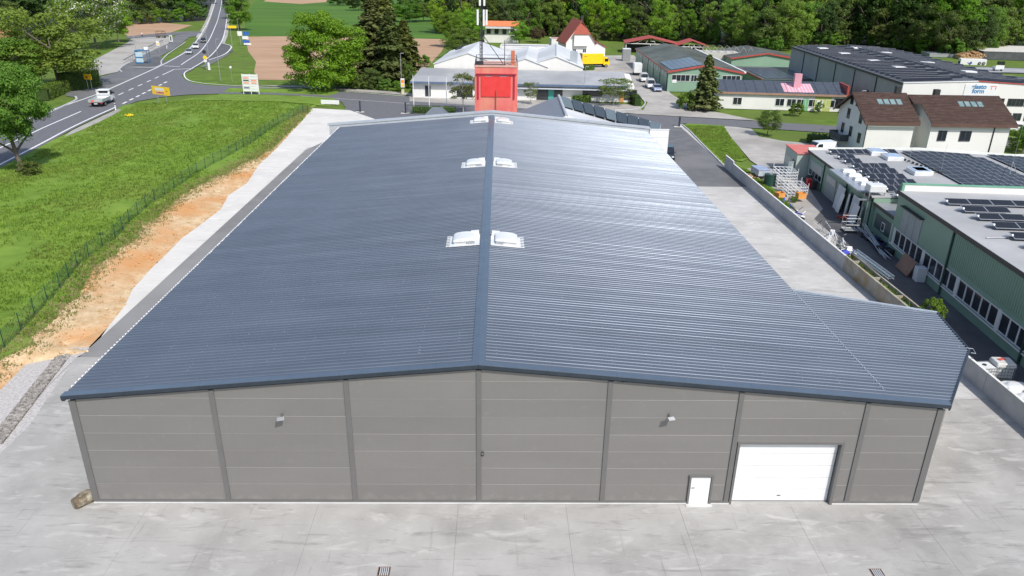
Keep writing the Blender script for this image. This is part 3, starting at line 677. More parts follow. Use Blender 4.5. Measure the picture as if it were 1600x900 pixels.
# skylights
def skylight_parts(t, side):
    # local x towards the ridge (side=+1) ; built for the left slope, mirrored for the right
    s_ = side
    def X(a): return a * s_
    b = MB()
    for k in range(7): b.box(min(X(-1.25), X(-1.0)), max(X(-1.25), X(-1.0)), -1.1 + k * .333, -.95 + k * .333, .052, .08)
    b.box(min(X(-1.0), X(1.05)), max(X(-1.0), X(1.05)), -1.12, 1.0, .048, .08); b.build('base_plate', M_dome, t)
    b = MB(); b.box(-.72, .72, -.72, .8, .08, .24); b.build('curb', mat('curb_grey', (.42, .43, .43), (.5, .51, .51), rough=.5), t, bevel=.02)
    b = MB(); rings = []
    for y, k in ((-.78, .85), (-.7, 1), (.78, 1), (.86, .85)):
        ring = []
        for i in range(13):
            a = math.pi * i / 12; ring.append((-.78 * math.cos(a) * k, y, .24 + .21 * math.sin(a) ** .8 * k))
        rings.append(ring)
    b.loft(rings); b.build('dome', M_dome, t, smooth=False)
    MB().box(min(X(.2), X(.72)), max(X(.2), X(.72)), -.84, -.74, .1, .22).build('vent_opener', mat('opener', (.25, .27, .3), rough=.4), t)
    MB().box(min(X(.45), X(1.0)), max(X(.45), X(1.0)), .82, 1.0, .1, .42).build('wind_deflector', M_dome, t)
for (u, v, side, lab) in ((727, 385, 1, 'nearest white dome skylight left of the roof ridge'), (793, 386, -1, 'nearest white dome skylight right of the roof ridge'), (744, 263, 1, 'middle white dome skylight left of the roof ridge'), (791, 263, -1, 'middle white dome skylight right of the roof ridge'), (752, 194, 1, 'farthest white dome skylight left of the roof ridge, by the parapet'), (789, 195, -1, 'farthest white dome skylight right of the roof ridge, by the parapet')):
    p = at(u, v, 7.7); x = XR - 1.42 if side > 0 else XR + 1.42
    t = thing('roof_skylight', lab, 'skylight', (x, p.y + .35, zr(x)), 0, 'dome skylights along the roof ridge')
    t.rotation_euler = (0, math.atan(SR) * (-1 if side > 0 else 1), 0)
    skylight_parts(t, side)
# yard things
def boulder(lab, loc, sx, sy, sz, seed, m):
    import bmesh
    bm = bmesh.new(); bmesh.ops.create_icosphere(bm, subdivisions=4, radius=1)
    for v_ in bm.verts:
        c = v_.co; d = 1 + .28 * noise.noise(c * 1.1 + Vector((seed, 0, 0))) + .1 * noise.noise(c * 3.3 + Vector((0, seed, 0))) + .03 * noise.noise(c * 9)
        c = c * d; c.x = max(-.82, min(.85, c.x)); c.z = min(c.z, .72 + .1 * c.x); v_.co = Vector((c.x * sx, c.y * sy, c.z * sz))
    me = bpy.data.meshes.new('boulder'); bm.to_mesh(me); bm.free(); me.materials.append(m)
    o = bpy.data.objects.new('boulder', me); COL.objects.link(o); o.location = loc; o.rotation_euler = (0, 0, R(58)); tag(o, lab, 'rock'); return o
boulder('rough brown boulder lying at the left front corner of the hall', (XL - .46, D0 - .05, .28), .68, .36, .38, 3.3, mat('boulder', (.10, .075, .048), (.20, .16, .11), rough=.9, scale=2.2, bump=1, bscale=6, c3=(.30, .28, .22), s3=2.4))
def drain(u, v, lab):
    p = at(u, v); t = thing('drain_grate', lab, 'grate', (p.x, p.y, .0), 0, 'iron drain grates in the front yard')
    MB().box(-.26, .26, -.26, .26, .001, .006).build('pit', M_black, t)
    b = MB(); b.box(-.28, -.25, -.28, .28, 0, .02); b.box(.25, .28, -.28, .28, 0, .02); b.box(-.25, .25, -.28, -.25, 0, .02); b.box(-.25, .25, .25, .28, 0, .02); b.build('rim', mat('rust', (.16, .08, .05), rough=.8), t)
    for k in range(5): MB().box(-.19 + k * .088, -.14 + k * .088, -.25, .25, .006, .018).build('bar', M_conw, t)
drain(600, 893, 'slotted drain grate in the yard near the middle of the lower edge')
drain(1371, 896, 'slotted drain grate in the yard in front of the white gate')
# ------------------------------------------------------------------ trees
def leafmat(name, a, b, c3=None, tr=.38):
    m = mat(name, a, b, rough=.6, scale=.55, trans=tr, c3=c3, s3=.22, spec=.25, lo=.3, hi=.7, detail=6)
    n = m.node_tree.nodes; l = m.node_tree.links; bs = n['Principled BSDF']; base = bs.inputs['Base Color'].links[0].from_socket      # every tree its own tone
    oi = n.new('ShaderNodeObjectInfo'); hs = n.new('ShaderNodeHueSaturation'); l.new(base, hs.inputs['Color'])
    for k, (lo_, hi_, off) in {'Hue': (.475, .515, 1.0), 'Value': (1.0, 1.5, 7.3), 'Saturation': (.95, 1.08, 3.1)}.items():
        a_ = n.new('ShaderNodeMath'); a_.operation = 'MULTIPLY'; l.new(oi.outputs['Random'], a_.inputs[0]); a_.inputs[1].default_value = off
        f_ = n.new('ShaderNodeMath'); f_.operation = 'FRACT'; l.new(a_.outputs[0], f_.inputs[0])
        r_ = n.new('ShaderNodeMapRange'); r_.inputs[3].default_value = lo_; r_.inputs[4].default_value = hi_; l.new(f_.outputs[0], r_.inputs[0]); l.new(r_.outputs[0], hs.inputs[k])
    l.new(hs.outputs[0], bs.inputs['Base Color'])
    for q in n:
        if q.type == 'BSDF_TRANSLUCENT': l.new(hs.outputs[0], q.inputs[0])
    return m
ML = {'mid': leafmat('leaf_mid', (.065, .14, .018), (.13, .24, .032), (.10, .19, .025)),
      'bright': leafmat('leaf_bright', (.10, .19, .022), (.18, .30, .038), (.14, .25, .03)),
      'dark': leafmat('leaf_dark', (.028, .06, .014), (.06, .11, .022), (.04, .075, .018)),
      'olive': leafmat('leaf_olive', (.07, .11, .025), (.13, .19, .04), (.1, .13, .035)),
      'copper': leafmat('leaf_copper', (.05, .035, .02), (.11, .08, .03), (.06, .05, .025)),
      'spruce': leafmat('leaf_spruce', (.075, .10, .028), (.14, .17, .05), (.14, .13, .06), .2),
      'pine': leafmat('leaf_pine', (.024, .042, .018), (.05, .075, .028), None, .08),
      'blossom': mat('blossom', (.42, .44, .34), (.6, .6, .5), rough=.7, scale=2, trans=.3),
      'lilac': mat('lilac_blossom', (.3, .12, .3), (.4, .2, .38), rough=.7, scale=2, trans=.3)}
M_bark = mat('bark', (.09, .075, .06), (.16, .14, .115), rough=.95, scale=4, bump=1, bscale=10, stretch=(1, 1, .3))
M_barkL = mat('pale_bark', (.28, .26, .23), (.42, .4, .37), rough=.9, scale=4, bump=.5, bscale=9)
M_barkR = mat('pine_bark', (.15, .09, .06), (.24, .15, .10), rough=.95, scale=3, bump=1, bscale=9)
def leaf_mesh(name, P, Nn, size, m, rng, asp=.6, m2=None, frac=0):
    n = len(P); t = rng.normal(size=(n, 3)); N_ = Nn / (np.linalg.norm(Nn, axis=1, keepdims=True) + 1e-9)
    t -= (t * N_).sum(1, keepdims=True) * N_; t /= np.linalg.norm(t, axis=1, keepdims=True) + 1e-9; b = np.cross(N_, t)
    s = size * rng.uniform(.6, 1.35, (n, 1)); a1 = t * s; b1 = b * s * asp; droop = N_ * s * .25
    V = np.stack([P - a1, P + b1 + droop, P + a1, P - b1 + droop], 1).reshape(-1, 3)
    me = bpy.data.meshes.new(name); me.vertices.add(n * 4); me.vertices.foreach_set('co', V.astype(np.float32).ravel())
    me.loops.add(n * 4); me.loops.foreach_set('vertex_index', np.arange(n * 4, dtype=np.int32)); me.polygons.add(n); me.polygons.foreach_set('loop_start', np.arange(0, n * 4, 4, dtype=np.int32))
    try: me.polygons.foreach_set('loop_total', np.full(n, 4, np.int32))
    except Exception: pass
    me.materials.append(m)
    if m2: me.materials.append(m2); me.polygons.foreach_set('material_index', (rng.random(n) < frac).astype(np.int32))
    me.update(calc_edges=True); return me
def crown_broad(seed, m, n=9000, rx=1.0, rz=1.0, leaf=.05, blobs=70, gap=.0, m2=None, frac=0, low=.0):
    rng = np.random.default_rng(seed); C = []; 
    while len(C) < blobs:
        d = rng.normal(size=3); d /= np.linalg.norm(d); r = rng.uniform(.35, .86) ** .6 * (1 + .12 * noise.noise(Vector(d) * 1.7 + Vector((seed, 0, 0))) * 2)
        c = d * r; c[2] = c[2] * rz; c[0] *= rx; c[1] *= rx
        if c[2] < -.75 * rz + low: continue
        C.append(c)
    C = np.array(C); br = rng.uniform(.15, .27, blobs); k = rng.integers(0, blobs, n); d = rng.normal(size=(n, 3)); d /= np.linalg.norm(d, axis=1, keepdims=True)
    d[:, 2] = np.where(rng.random(n) < .72, np.abs(d[:, 2]), d[:, 2])
    P = C[k] + d * (br[k] * rng.uniform(.55, 1.05, n))[:, None] * np.array([1.15, 1.15, .8])
    Nn = d + rng.normal(size=(n, 3)) * .45
    return leaf_mesh('crown', P, Nn, leaf, m, rng, m2=m2, frac=frac)
def crown_conifer(seed, m, n=9000, wd=.26, leaf=.022, droop=.35, base=.12, ragged=.3):
    rng = np.random.default_rng(seed); P = []; Nn = []; layers = 30
    for j in range(layers):
        z = base + (1 - base) * (j / layers) ** .95; rr = wd * (1 - z) ** .8 * (1 + ragged * rng.uniform(-.6, .6)) + .008; nb = max(4, int(12 * (1 - z) + 4)); per = int(n / layers / nb * (.4 + 1.6 * (1 - z)))
        a0 = rng.random() * 6.28
        for q in range(nb):
            a = a0 + q * 6.283 / nb + rng.uniform(-.25, .25); L = rr * rng.uniform(.65, 1.12); t = rng.random(per) ** .7
            side = rng.normal(size=per) * .16 * L * (1.15 - t) ; x = np.cos(a) * L * t - np.sin(a) * side; y = np.sin(a) * L * t + np.cos(a) * side
            zz = z - droop * L * t + .1 * L * t ** 3 - np.abs(side) * .35 + rng.normal(size=per) * .006
            P.append(np.stack([x, y, zz], 1)); Nn.append(np.stack([np.full(per, np.cos(a) * .4), np.full(per, np.sin(a) * .4), np.full(per, .9)], 1) + rng.normal(size=(per, 3)) * .4)
    return leaf_mesh('crown', np.concatenate(P), np.concatenate(Nn), leaf, m, rng, asp=.4)
def trunk_mesh(name, r, h, m, seed=1, limbs=6, spread=.5, up=.4):      # unit: height 1 -> crown radius about .45
    rnd = random.Random(seed); b = MB(); p = Vector((0, 0, -.02)); pts = [p]
    for k in range(5): p = p + Vector((rnd.uniform(-.012, .012), rnd.uniform(-.012, .012), h / 5)); pts.append(p)
    for k, (a, c) in enumerate(zip(pts, pts[1:])): b.cyl(a, c, r * (1.35 if k == 0 else 1 - .12 * k), r * (1 - .12 * (k + 1)), 8, False)
    for k in range(limbs):
        a = k * 6.28 / max(limbs, 1) + rnd.uniform(-.4, .4); s = pts[2 + k % 3]; e = s + Vector((math.cos(a) * spread * .5, math.sin(a) * spread * .5, up * rnd.uniform(.5, 1) * .6)); e2 = e + Vector((math.cos(a + .4) * spread * .35, math.sin(a + .4) * spread * .35, up * .35))
        b.cyl(s, e, r * .5, r * .3, 6, False); b.cyl(e, e2, r * .3, r * .1, 5, False)
        e3 = e + Vector((math.cos(a - .7) * spread * .25, math.sin(a - .7) * spread * .25, up * .3)); b.cyl(e, e3, r * .22, r * .08, 5, False)
    return b.mesh(name, m, True)
TRB = [trunk_mesh('trunk', .022, .62, M_bark, s_) for s_ in (1, 2)]
TRT = trunk_mesh('trunk', .016, .93, M_bark, 4, 0)
TRP = trunk_mesh('trunk', .014, .93, M_barkR, 5, 5, .25, .1)
TRL = trunk_mesh('trunk', .012, .8, M_barkL, 6, 7, .3, .5)
CR = {}
def crown(kind):
    if kind in CR: return CR[kind]
    c = {'mid1': lambda: crown_broad(11, ML['mid'], 15000, leaf=.032), 'mid2': lambda: crown_broad(12, ML['mid'], 15000, rz=1.1, leaf=.032),
         'bright1': lambda: crown_broad(21, ML['bright'], 15000, leaf=.03), 'bright2': lambda: crown_broad(22, ML['bright'], 8000, leaf=.042, rz=1.25),
         'dark1': lambda: crown_broad(31, ML['dark'], 8000, leaf=.045, rz=1.15), 'olive1': lambda: crown_broad(41, ML['olive'], 9000, leaf=.04, rz=1.2),
         'copper1': lambda: crown_broad(51, ML['copper'], 6000, leaf=.045), 'chestnut': lambda: crown_broad(61, ML['mid'], 15000, leaf=.032, m2=ML['blossom'], frac=.24),
         'lilac': lambda: crown_broad(62, ML['olive'], 3500, leaf=.06, m2=ML['lilac'], frac=.45, blobs=30),
         'spruce1': lambda: crown_conifer(71, ML['spruce'], 16000, wd=.24, ragged=.7, base=.1), 'spruce2': lambda: crown_conifer(72, ML['spruce'], 12000, wd=.2, droop=.5, ragged=.9, base=.2),
         'pine1': lambda: crown_conifer(73, ML['pine'], 8000, wd=.24, base=.42, leaf=.028, ragged=.6), 'pine2': lambda: crown_conifer(74, ML['pine'], 8000, wd=.2, base=.3, leaf=.026, ragged=.7),
         'birch': lambda: crown_broad(81, ML['olive'], 3600, leaf=.045, blobs=46, rz=1.3), 'near': lambda: crown_broad(91, ML['mid'], 30000, leaf=.028, blobs=95, rz=.95),
         'round': lambda: crown_broad(92, ML['bright'], 42000, leaf=.027, blobs=150, rz=1.15), 'bush': lambda: crown_broad(93, ML['mid'], 5000, leaf=.05, blobs=40, rz=.8),
         'bushd': lambda: crown_broad(94, ML['olive'], 5000, leaf=.05, blobs=40, rz=.8), 'ball': lambda: crown_broad(95, ML['olive'], 9000, leaf=.035, blobs=80, rz=1.0)}[kind]()
    CR[kind] = c; return c
def tree(kind, p, H, Wd, label, group=None, name='broadleaf_tree', base=.18, trunk=None, rz=None):
    t = thing(name, label, 'tree', (p[0], p[1], p[2] if len(p) > 2 else 0), random.random() * 6.28 if rz is None else rz, group)
    if kind.startswith(('spruce', 'pine')):
        tr = TRP if kind.startswith('pine') else TRT
        part('trunk', tr, t, scale=(H, H, H)); part('crown', crown(kind), t, scale=(Wd / .44, Wd / .44, H))
    else:
        tr = trunk or random.choice(TRB); part('trunk', tr, t, scale=(H * .9, H * .9, H))
        ch = H * (1 - base); part('crown', crown(kind), t, loc=(0, 0, H * base + ch / 2), scale=(Wd / 2 / .98, Wd / 2 / .98, ch / 2 / 1.02 / (1.25 if kind in ('bright2',) else 1.2 if kind == 'olive1' else 1.3 if kind == 'birch' else 1)))
    return t
def ptree(kind, u, v, vtop, wpx, label, group=None, name='broadleaf_tree', base=.18, trunk=None):
    p = at(u, v); dist = (p - Vector((0, 0, CAMZ))).dot(_fw); return tree(kind, p, hgt(p, vtop), wpx * dist / FPX, label, group, name, base, trunk)
def bush(kind, p, w_, h_, label, group=None, cat='shrub', name='shrub'):
    t = thing(name, label, cat, (p[0], p[1], p[2] if len(p) > 2 else 0), random.random() * 6, group)
    b = MB()
    for k in range(6): a = k * 1.05; b.cyl((0, 0, 0), (math.cos(a) * w_ * .3, math.sin(a) * w_ * .3, h_ * .7), .03, .01, 5, False)
    b.build('stems', M_bark, t); part('foliage', crown(kind), t, loc=(0, 0, h_ * .48), scale=(w_ / 2, w_ / 2, h_ / 2 / .78)); return t
def pbush(kind, u, v, wpx, hpx, label, group=None):
    p = at(u, v); dist = (p - Vector((0, 0, CAMZ))).dot(_fw); k = dist / FPX; return bush(kind, p, wpx * k, hpx * k, label, group)

# left
ptree('near', 34, 268, 90, 118, 'young full tree with a bare grey trunk on the meadow by the road, left edge', base=.2, trunk=trunk_mesh('trunk', .026, .5, M_bark, 9, 6, .3, .35))
pbush('bushd', 48, 276, 34, 26, 'low brownish green shrub at the foot of the meadow tree')
ptree('bright1', 92, 140, 4, 165, 'very broad green tree overhanging the hedge left of the road', base=.1)
ptree('mid2', 18, 150, 60, 110, 'green tree at the left edge behind the road verge', base=.1)
ptree('chestnut', 150, 75, -30, 105, 'chestnut tree full of cream blossom candles left of the paved square', base=.08)
ptree('bright1', 186, 66, 5, 50, 'bright green tree beside the blossoming chestnut', base=.1)
for i, (u, v, vt, wp, kd) in enumerate(((110, 40, -50, 100, 'dark1'), (60, 45, -55, 110, 'dark1'), (10, 50, -50, 110, 'dark1'), (20, 70, -5, 60, 'olive1'), (205, 36, -30, 60, 'dark1'), (232, 34, -34, 54, 'mid1'), (262, 32, -30, 52, 'dark1'), (288, 31, -26, 48, 'mid2'), (310, 27, -28, 40, 'dark1'), (180, 30, -50, 60, 'dark1'), (330, 6, -40, 30, 'mid2'))):
    ptree(kd, u, v, vt, wp, ['rounded dark tree behind the broad tree at upper left', 'dark tree above the broad tree at upper left', 'dark tree in the top left corner', 'olive tree below the top left corner', 'dark tree above the left brown field, first from the chestnut', 'green tree above the left brown field, second from the chestnut', 'dark tree above the left brown field, third from the chestnut', 'green tree above the left brown field, fourth from the chestnut', 'dark tree above the left brown field, nearest the far road', 'dark tree rising behind the chestnut', 'green tree left of the far road at the top edge'][i], 'trees of the wood at upper left', base=.05)
for i, (u, v, vt, wp, lab) in enumerate(((375, 47, -12, 42, 'nearest of the dense trees right of the far road'), (368, 30, -25, 34, 'second dense tree right of the far road, behind the nearest'), (364, 10, -40, 34, 'farthest dense tree right of the far road at the top edge'))):
    ptree(('mid2', 'dark1', 'mid1')[i], u, v, vt, wp, lab, 'trees along the far road', base=.04)
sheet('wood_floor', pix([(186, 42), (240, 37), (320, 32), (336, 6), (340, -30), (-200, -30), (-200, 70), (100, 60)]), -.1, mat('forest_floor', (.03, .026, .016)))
for i, (u, v) in enumerate(((196, 40), (212, 38), (228, 37), (245, 36), (262, 35), (280, 34), (298, 32), (314, 30))): pbush('bush' if i % 2 else 'bushd', u, v, 26, 20, ['first', 'second', 'third', 'fourth', 'fifth', 'sixth', 'seventh', 'last'][i] + ' bush from the left along the wood above the left brown field', 'bushes of the wood edge at upper left')
# centre
ptree('round', 510, 140, 24, 118, 'large round bright green tree standing before the brown field', base=.0)
for u, v, vt, wp, kd, lab in ((586, 126, -14, 84, 'spruce1', 'tall dark spruce just right of the round green tree'), (612, 134, 12, 76, 'spruce2', 'middle spruce of the group beside the brown field, nearest the street'), (634, 130, 30, 66, 'spruce1', 'right-hand spruce of the group by the street sign'), (606, 118, -22, 76, 'spruce2', 'rearmost and tallest spruce of the group before the brown field')):
    ptree(kd, u, v, vt, wp, lab, 'spruces by the side street', 'spruce_tree')
for u, v, wp, hp, kd, lab in ((545, 137, 26, 24, 'bush', 'round green shrub at the foot of the round tree'), (563, 139, 28, 22, 'bushd', 'grey green shrub with pale flowers under the spruces'), (582, 139, 34, 32, 'bushd', 'large olive shrub under the middle spruce'), (604, 141, 24, 18, 'bush', 'low green shrub behind the kerb beneath the spruces'), (622, 142, 24, 16, 'bush', 'low green shrub left of the sign post'), (640, 138, 20, 38, 'bushd', 'tall dark shrub at the left end of the white showroom'), (663, 104, 22, 18, 'bush', 'light green shrub behind the showroom at the field edge'), (528, 136, 30, 22, 'bush', 'dark green shrub in the shade of the round tree')):
    pbush(kd, u, v, wp, hp, lab, 'shrubs by the side street')
for u, v, vt, wp, kd, lab in ((722, 92, 44, 62, 'mid2', 'green tree left of the antenna mast behind the white hall roofs'), (706, 74, 14, 44, 'mid1', 'upright green tree at the far edge of the brown field'), (735, 70, 10, 50, 'bright1', 'light green tree just left of the antenna mast'), (812, 70, 31, 32, 'bright1', 'bright green tree right of the orange roofed building'), (840, 66, 40, 26, 'copper1', 'reddish shrubby tree beside the white garage')):
    ptree(kd, u, v, vt, wp, lab, base=.05)
for i, (u, v, vt, wp, kd) in enumerate(((590, 34, 8, 40, 'dark1'), (615, 34, 4, 40, 'mid1'), (640, 34, 6, 42, 'mid2'), (662, 33, 2, 40, 'mid1'), (684, 33, 6, 40, 'olive1'), (560, 16, -8, 36, 'dark1'), (530, 8, -12, 34, 'dark1'), (600, 22, -20, 40, 'dark1'), (640, 20, -30, 46, 'mid1'), (680, 20, -30, 46, 'dark1'), (575, 8, -22, 30, 'olive1'))):
    ptree(kd, u, v, vt, wp, ['first', 'second', 'third', 'fourth', 'fifth'][i % 5] + ' tree of the ' + ('front' if i < 5 else 'rear') + ' hedgerow row across the crop field, from the left' if i < 10 else 'small olive tree beside the rear hedgerow row across the crop field', 'trees of the hedgerow across the field', base=.02)
pb = trunk_mesh('trunk', .014, .8, M_barkL, 16, 9, .32, .5)
ptree('birch', 724, 176, 108, 46, 'slender birch left of the red tower', base=.2, trunk=pb, name='birch_tree')
ptree('birch', 829, 163, 124, 26, 'small slim young tree right of the red tower', base=.15, trunk=pb)
ptree('birch', 880, 154, 129, 22, 'small loose tree before the white showroom wall', base=.2, trunk=pb)
ptree('birch', 958, 165, 118, 58, 'wide loose tree at the right corner of the white showroom', base=.2, trunk=pb)
ptree('ball', 1199, 212, 171, 38, 'small round tree standing alone on the lawn right of the drive', base=.08)
ptree('spruce1', 1100, 172, 84, 52, 'dark blue green fir in front of the green hall', name='fir_tree')
pbush('bush', 1070, 170, 30, 26, 'dense dark shrub left of the fir'); pbush('bushd', 1084, 173, 22, 18, 'shrub at the foot of the fir')
pbush('bush', 1243, 181, 26, 20, 'round shrub before the white building with the pink chimney'); pbush('bush', 1279, 176, 14, 18, 'small shrub beside the yellow green door')
pbush('bush', 1582, 235, 50, 32, 'dense shrubs at the right edge beside the brown roofed house')
ptree('bright2', 1596, 240, 188, 24, 'young tree at the right edge by the house corner', base=.1)
# forest
rf = random.Random(5); cnt = 0
SH = {'bright': 'light green tree', 'mid': 'mid green tree', 'dark': 'dark broadleaf tree', 'pine': 'tall dark pine', 'olive': 'yellowish olive tree', 'copper': 'reddish brown tree', 'spruce': 'tall dark spruce'}
G_ = 'trees of the forest behind the works'
LAB = {'bright': 'fresh light green tree in the forest edge behind the works', 'mid': 'mid green tree in the forest edge behind the works', 'dark': 'dark green broadleaf tree in the forest behind the works', 'pine': 'tall dark pine in the forest behind the works', 'olive': 'yellowish olive tree in the forest edge behind the works', 'copper': 'reddish brown tree in the forest behind the works', 'spruce': 'tall dark spruce in the forest behind the works'}
rows = [(0, 10.5, ['bright1', 'mid1', 'mid2', 'olive1', 'bright2', 'dark1']), (9, 8, ['bright2', 'mid2', 'dark1', 'pine1', 'olive1', 'spruce2', 'pine2']), (19, 7.5, ['dark1', 'pine1', 'pine2', 'bright2', 'spruce1', 'copper1', 'pine1']), (31, 8, ['pine1', 'pine2', 'dark1', 'spruce1', 'mid2']), (46, 9, ['pine1', 'dark1', 'spruce2', 'bright2'])]
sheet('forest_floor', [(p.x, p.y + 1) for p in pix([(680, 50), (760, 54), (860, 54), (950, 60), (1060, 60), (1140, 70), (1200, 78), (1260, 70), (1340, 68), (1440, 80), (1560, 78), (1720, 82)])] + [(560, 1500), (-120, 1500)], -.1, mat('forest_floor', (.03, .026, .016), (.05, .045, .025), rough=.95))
edge = [(690, 52), (760, 56), (800, 58), (860, 56), (950, 62), (1010, 66), (1060, 62), (1140, 72), (1200, 80), (1260, 72), (1340, 70), (1440, 82), (1500, 90), (1560, 80), (1700, 84)]
ew = pix(edge)
rows.insert(0, (-2, 6, ['bush', 'bushd', 'bush', 'dark1']))
rows.append((64, 10, ['dark1', 'pine1', 'mid1']))
for off, stp, kinds in rows:
    for p in resample(ew, stp):
        q = Vector((p.x + off * .25 + rf.uniform(-2, 2), p.y + off + rf.uniform(-2.5, 2.5), 0)); kd = rf.choice(kinds)
        if off == -2: bush(kd if kd != 'dark1' else 'bushd', q, rf.uniform(4, 7.5), rf.uniform(3.5, 7), 'low ' + ('green' if kd == 'bush' else 'olive') + ' bush at the shaded foot of the forest ' + next(w for lim, w in ((770, 'left of the antenna mast'), (850, 'behind the orange roof'), (960, 'behind the red roofed house'), (1060, 'behind the wide carport'), (1180, 'behind the two green halls'), (1420, 'beyond the large grey hall'), (9999, 'at the right edge')) if 800 + FPX * (q - Vector((0, 0, CAMZ))).dot(_rt) / (q - Vector((0, 0, CAMZ))).dot(_fw) < lim), 'understorey bushes of the forest edge'); continue
        H = rf.uniform(14, 19) if off == 0 else rf.uniform(18, 25) + off * .06
        if off == 0 and rf.random() < .15: H *= .65
        Wd = H * (rf.uniform(.55, .8) if not kd.startswith(('pine', 'spruce')) else rf.uniform(.28, .4))
        k = kd.rstrip('12'); uu = 800 + FPX * (q - Vector((0, 0, CAMZ))).dot(_rt) / (q - Vector((0, 0, CAMZ))).dot(_fw)
        where = next(w for lim, w in ((770, 'left of the antenna mast'), (850, 'behind the orange roof'), (960, 'behind the red roofed house'), (1060, 'behind the wide carport'), (1180, 'behind the two green halls'), (1300, 'beyond the large grey hall, left third'), (1420, 'beyond the large grey hall, middle'), (1520, 'behind the grey shed and wood pile'), (9999, 'behind the pale roofed hall')) if uu < lim)
        depth = {0: 'front edge', 9: 'second row', 19: 'third row', 31: 'fourth row', 46: 'fifth row', 64: 'back row'}[off]
        tree(kd, q, H, Wd, SH[k] + ', ' + depth + ' of the forest ' + where, G_, 'pine_tree' if k == 'pine' else 'spruce_tree' if k == 'spruce' else 'broadleaf_tree', base=rf.uniform(.0, .08) if off < 10 else rf.uniform(.05, .2)); cnt += 1
print('forest', cnt)
# hedges
def hedge(pts, wd, h, m, label, dens=260, name='hedge'):
    P = []; Nn = []; rng = np.random.default_rng(int(abs(pts[0][0] * 10)) + 3)
    cx, cy = sum(p[0] for p in pts) / len(pts), sum(p[1] for p in pts) / len(pts)
    b = MB(); strip(b, [(p[0] - cx, p[1] - cy) for p in pts], wd * .75, 0, h * .85)
    for a, c in zip(pts, pts[1:]):
        a = np.array([a[0] - cx, a[1] - cy]); c = np.array([c[0] - cx, c[1] - cy]); L = np.linalg.norm(c - a); d = (c - a) / L; q = np.array([-d[1], d[0]]); n = int(L * (wd + 2 * h) * dens / 10)
        for _ in range(n):
            t = rng.random() * L; r = rng.random() * (wd + 2 * h)
            if r < h: o, z, nn = -wd / 2, r, (-q[0], -q[1], .3)
            elif r < h + wd: o, z, nn = r - h - wd / 2, h, (0, 0, 1)
            else: o, z, nn = wd / 2, r - h - wd, (q[0], q[1], .3)
            if z > h * .85: o *= .9
            pp = a + d * t + q * (o + rng.normal() * .06); P.append((pp[0], pp[1], z + rng.normal() * .06)); Nn.append(nn)
    P = np.array(P); Nn = np.array(Nn) + rng.normal(size=(len(P), 3)) * .5
    t = thing(name, label, 'hedge', (cx, cy, 0)); part('leaves', leaf_mesh('leaves', P, Nn, .13, m, rng), t); b.build('core', ML['dark'], t); return t
hedge([tuple(at(66, 157))[:2], tuple(at(82, 149))[:2], tuple(at(99, 143))[:2]], 3.2, 2.3, ML['mid'], 'clipped rounded green hedge left of the road below the broad tree', 300)
hedge([tuple(at(100, 141))[:2], tuple(at(126, 138))[:2], tuple(at(150, 134))[:2]], 4, 4.2, ML['dark'], 'tall dark hedge behind the yellow sign left of the road', 300)
hedge([tuple(at(912, 110))[:2], tuple(at(927, 109))[:2]], 1.5, 1.3, ML['mid'], 'clipped hedge in front of the yellow box truck', 200)
hedge([tuple(at(895, 158))[:2], tuple(at(922, 160))[:2]], 1.6, 1.3, ML['mid'], 'low hedge before the white showroom wall', 200)
hedge([tuple(at(1264, 222))[:2], tuple(at(1297, 228))[:2]], 2.4, 1.5, ML['dark'], 'dark clipped hedge left of the brown roofed house', 200)
hedge([tuple(at(990, 160))[:2], tuple(at(996, 166))[:2]], 1.6, 1.8, ML['dark'], 'dark hedge at the bend of the rear street', 200)
# ------------------------------------------------------------------ buildings behind
M_ww = mat('white_render', (.62, .615, .595), (.70, .695, .67), rough=.85, scale=.25, c3=(.66, .65, .62), s3=.1)
M_gw = mat('green_sheet', (.19, .30, .225), (.22, .335, .255), rough=.5, scale=.2)
M_glass = mat('window_glass', (.012, .016, .022), (.03, .036, .045), rough=.08, scale=.3, spec=.8)
M_fr = mat('window_frame', (.6, .6, .6), rough=.5)
M_frd = mat('dark_window_frame', (.06, .06, .065), rough=.5)
M_rg = mat('grey_roof', (.30, .31, .32), (.36, .37, .38), rough=.6, scale=.3, c3=(.26, .27, .28), s3=.1)
M_rw = mat('white_roof', (.55, .56, .57), (.66, .67, .68), rough=.5, scale=.25, c3=(.48, .49, .5), s3=.08)
M_rd = mat('dark_roof', (.05, .055, .06), (.085, .09, .095), rough=.55, scale=.4)
M_rgr = mat('green_grey_roof', (.075, .09, .08), (.115, .13, .12), rough=.6, scale=.4, c3=(.06, .07, .065), s3=.12)
M_red = mat('red_trim', (.33, .055, .045), (.4, .07, .06), rough=.5)
M_sol = mat('solar_cell', (.013, .014, .018), (.02, .021, .025), rough=.35, spec=.3, scale=2)
M_sof = mat('solar_frame', (.45, .46, .48), rough=.4, metal=.5)
M_br = mat('brick_trim', (.28, .17, .12), rough=.8)
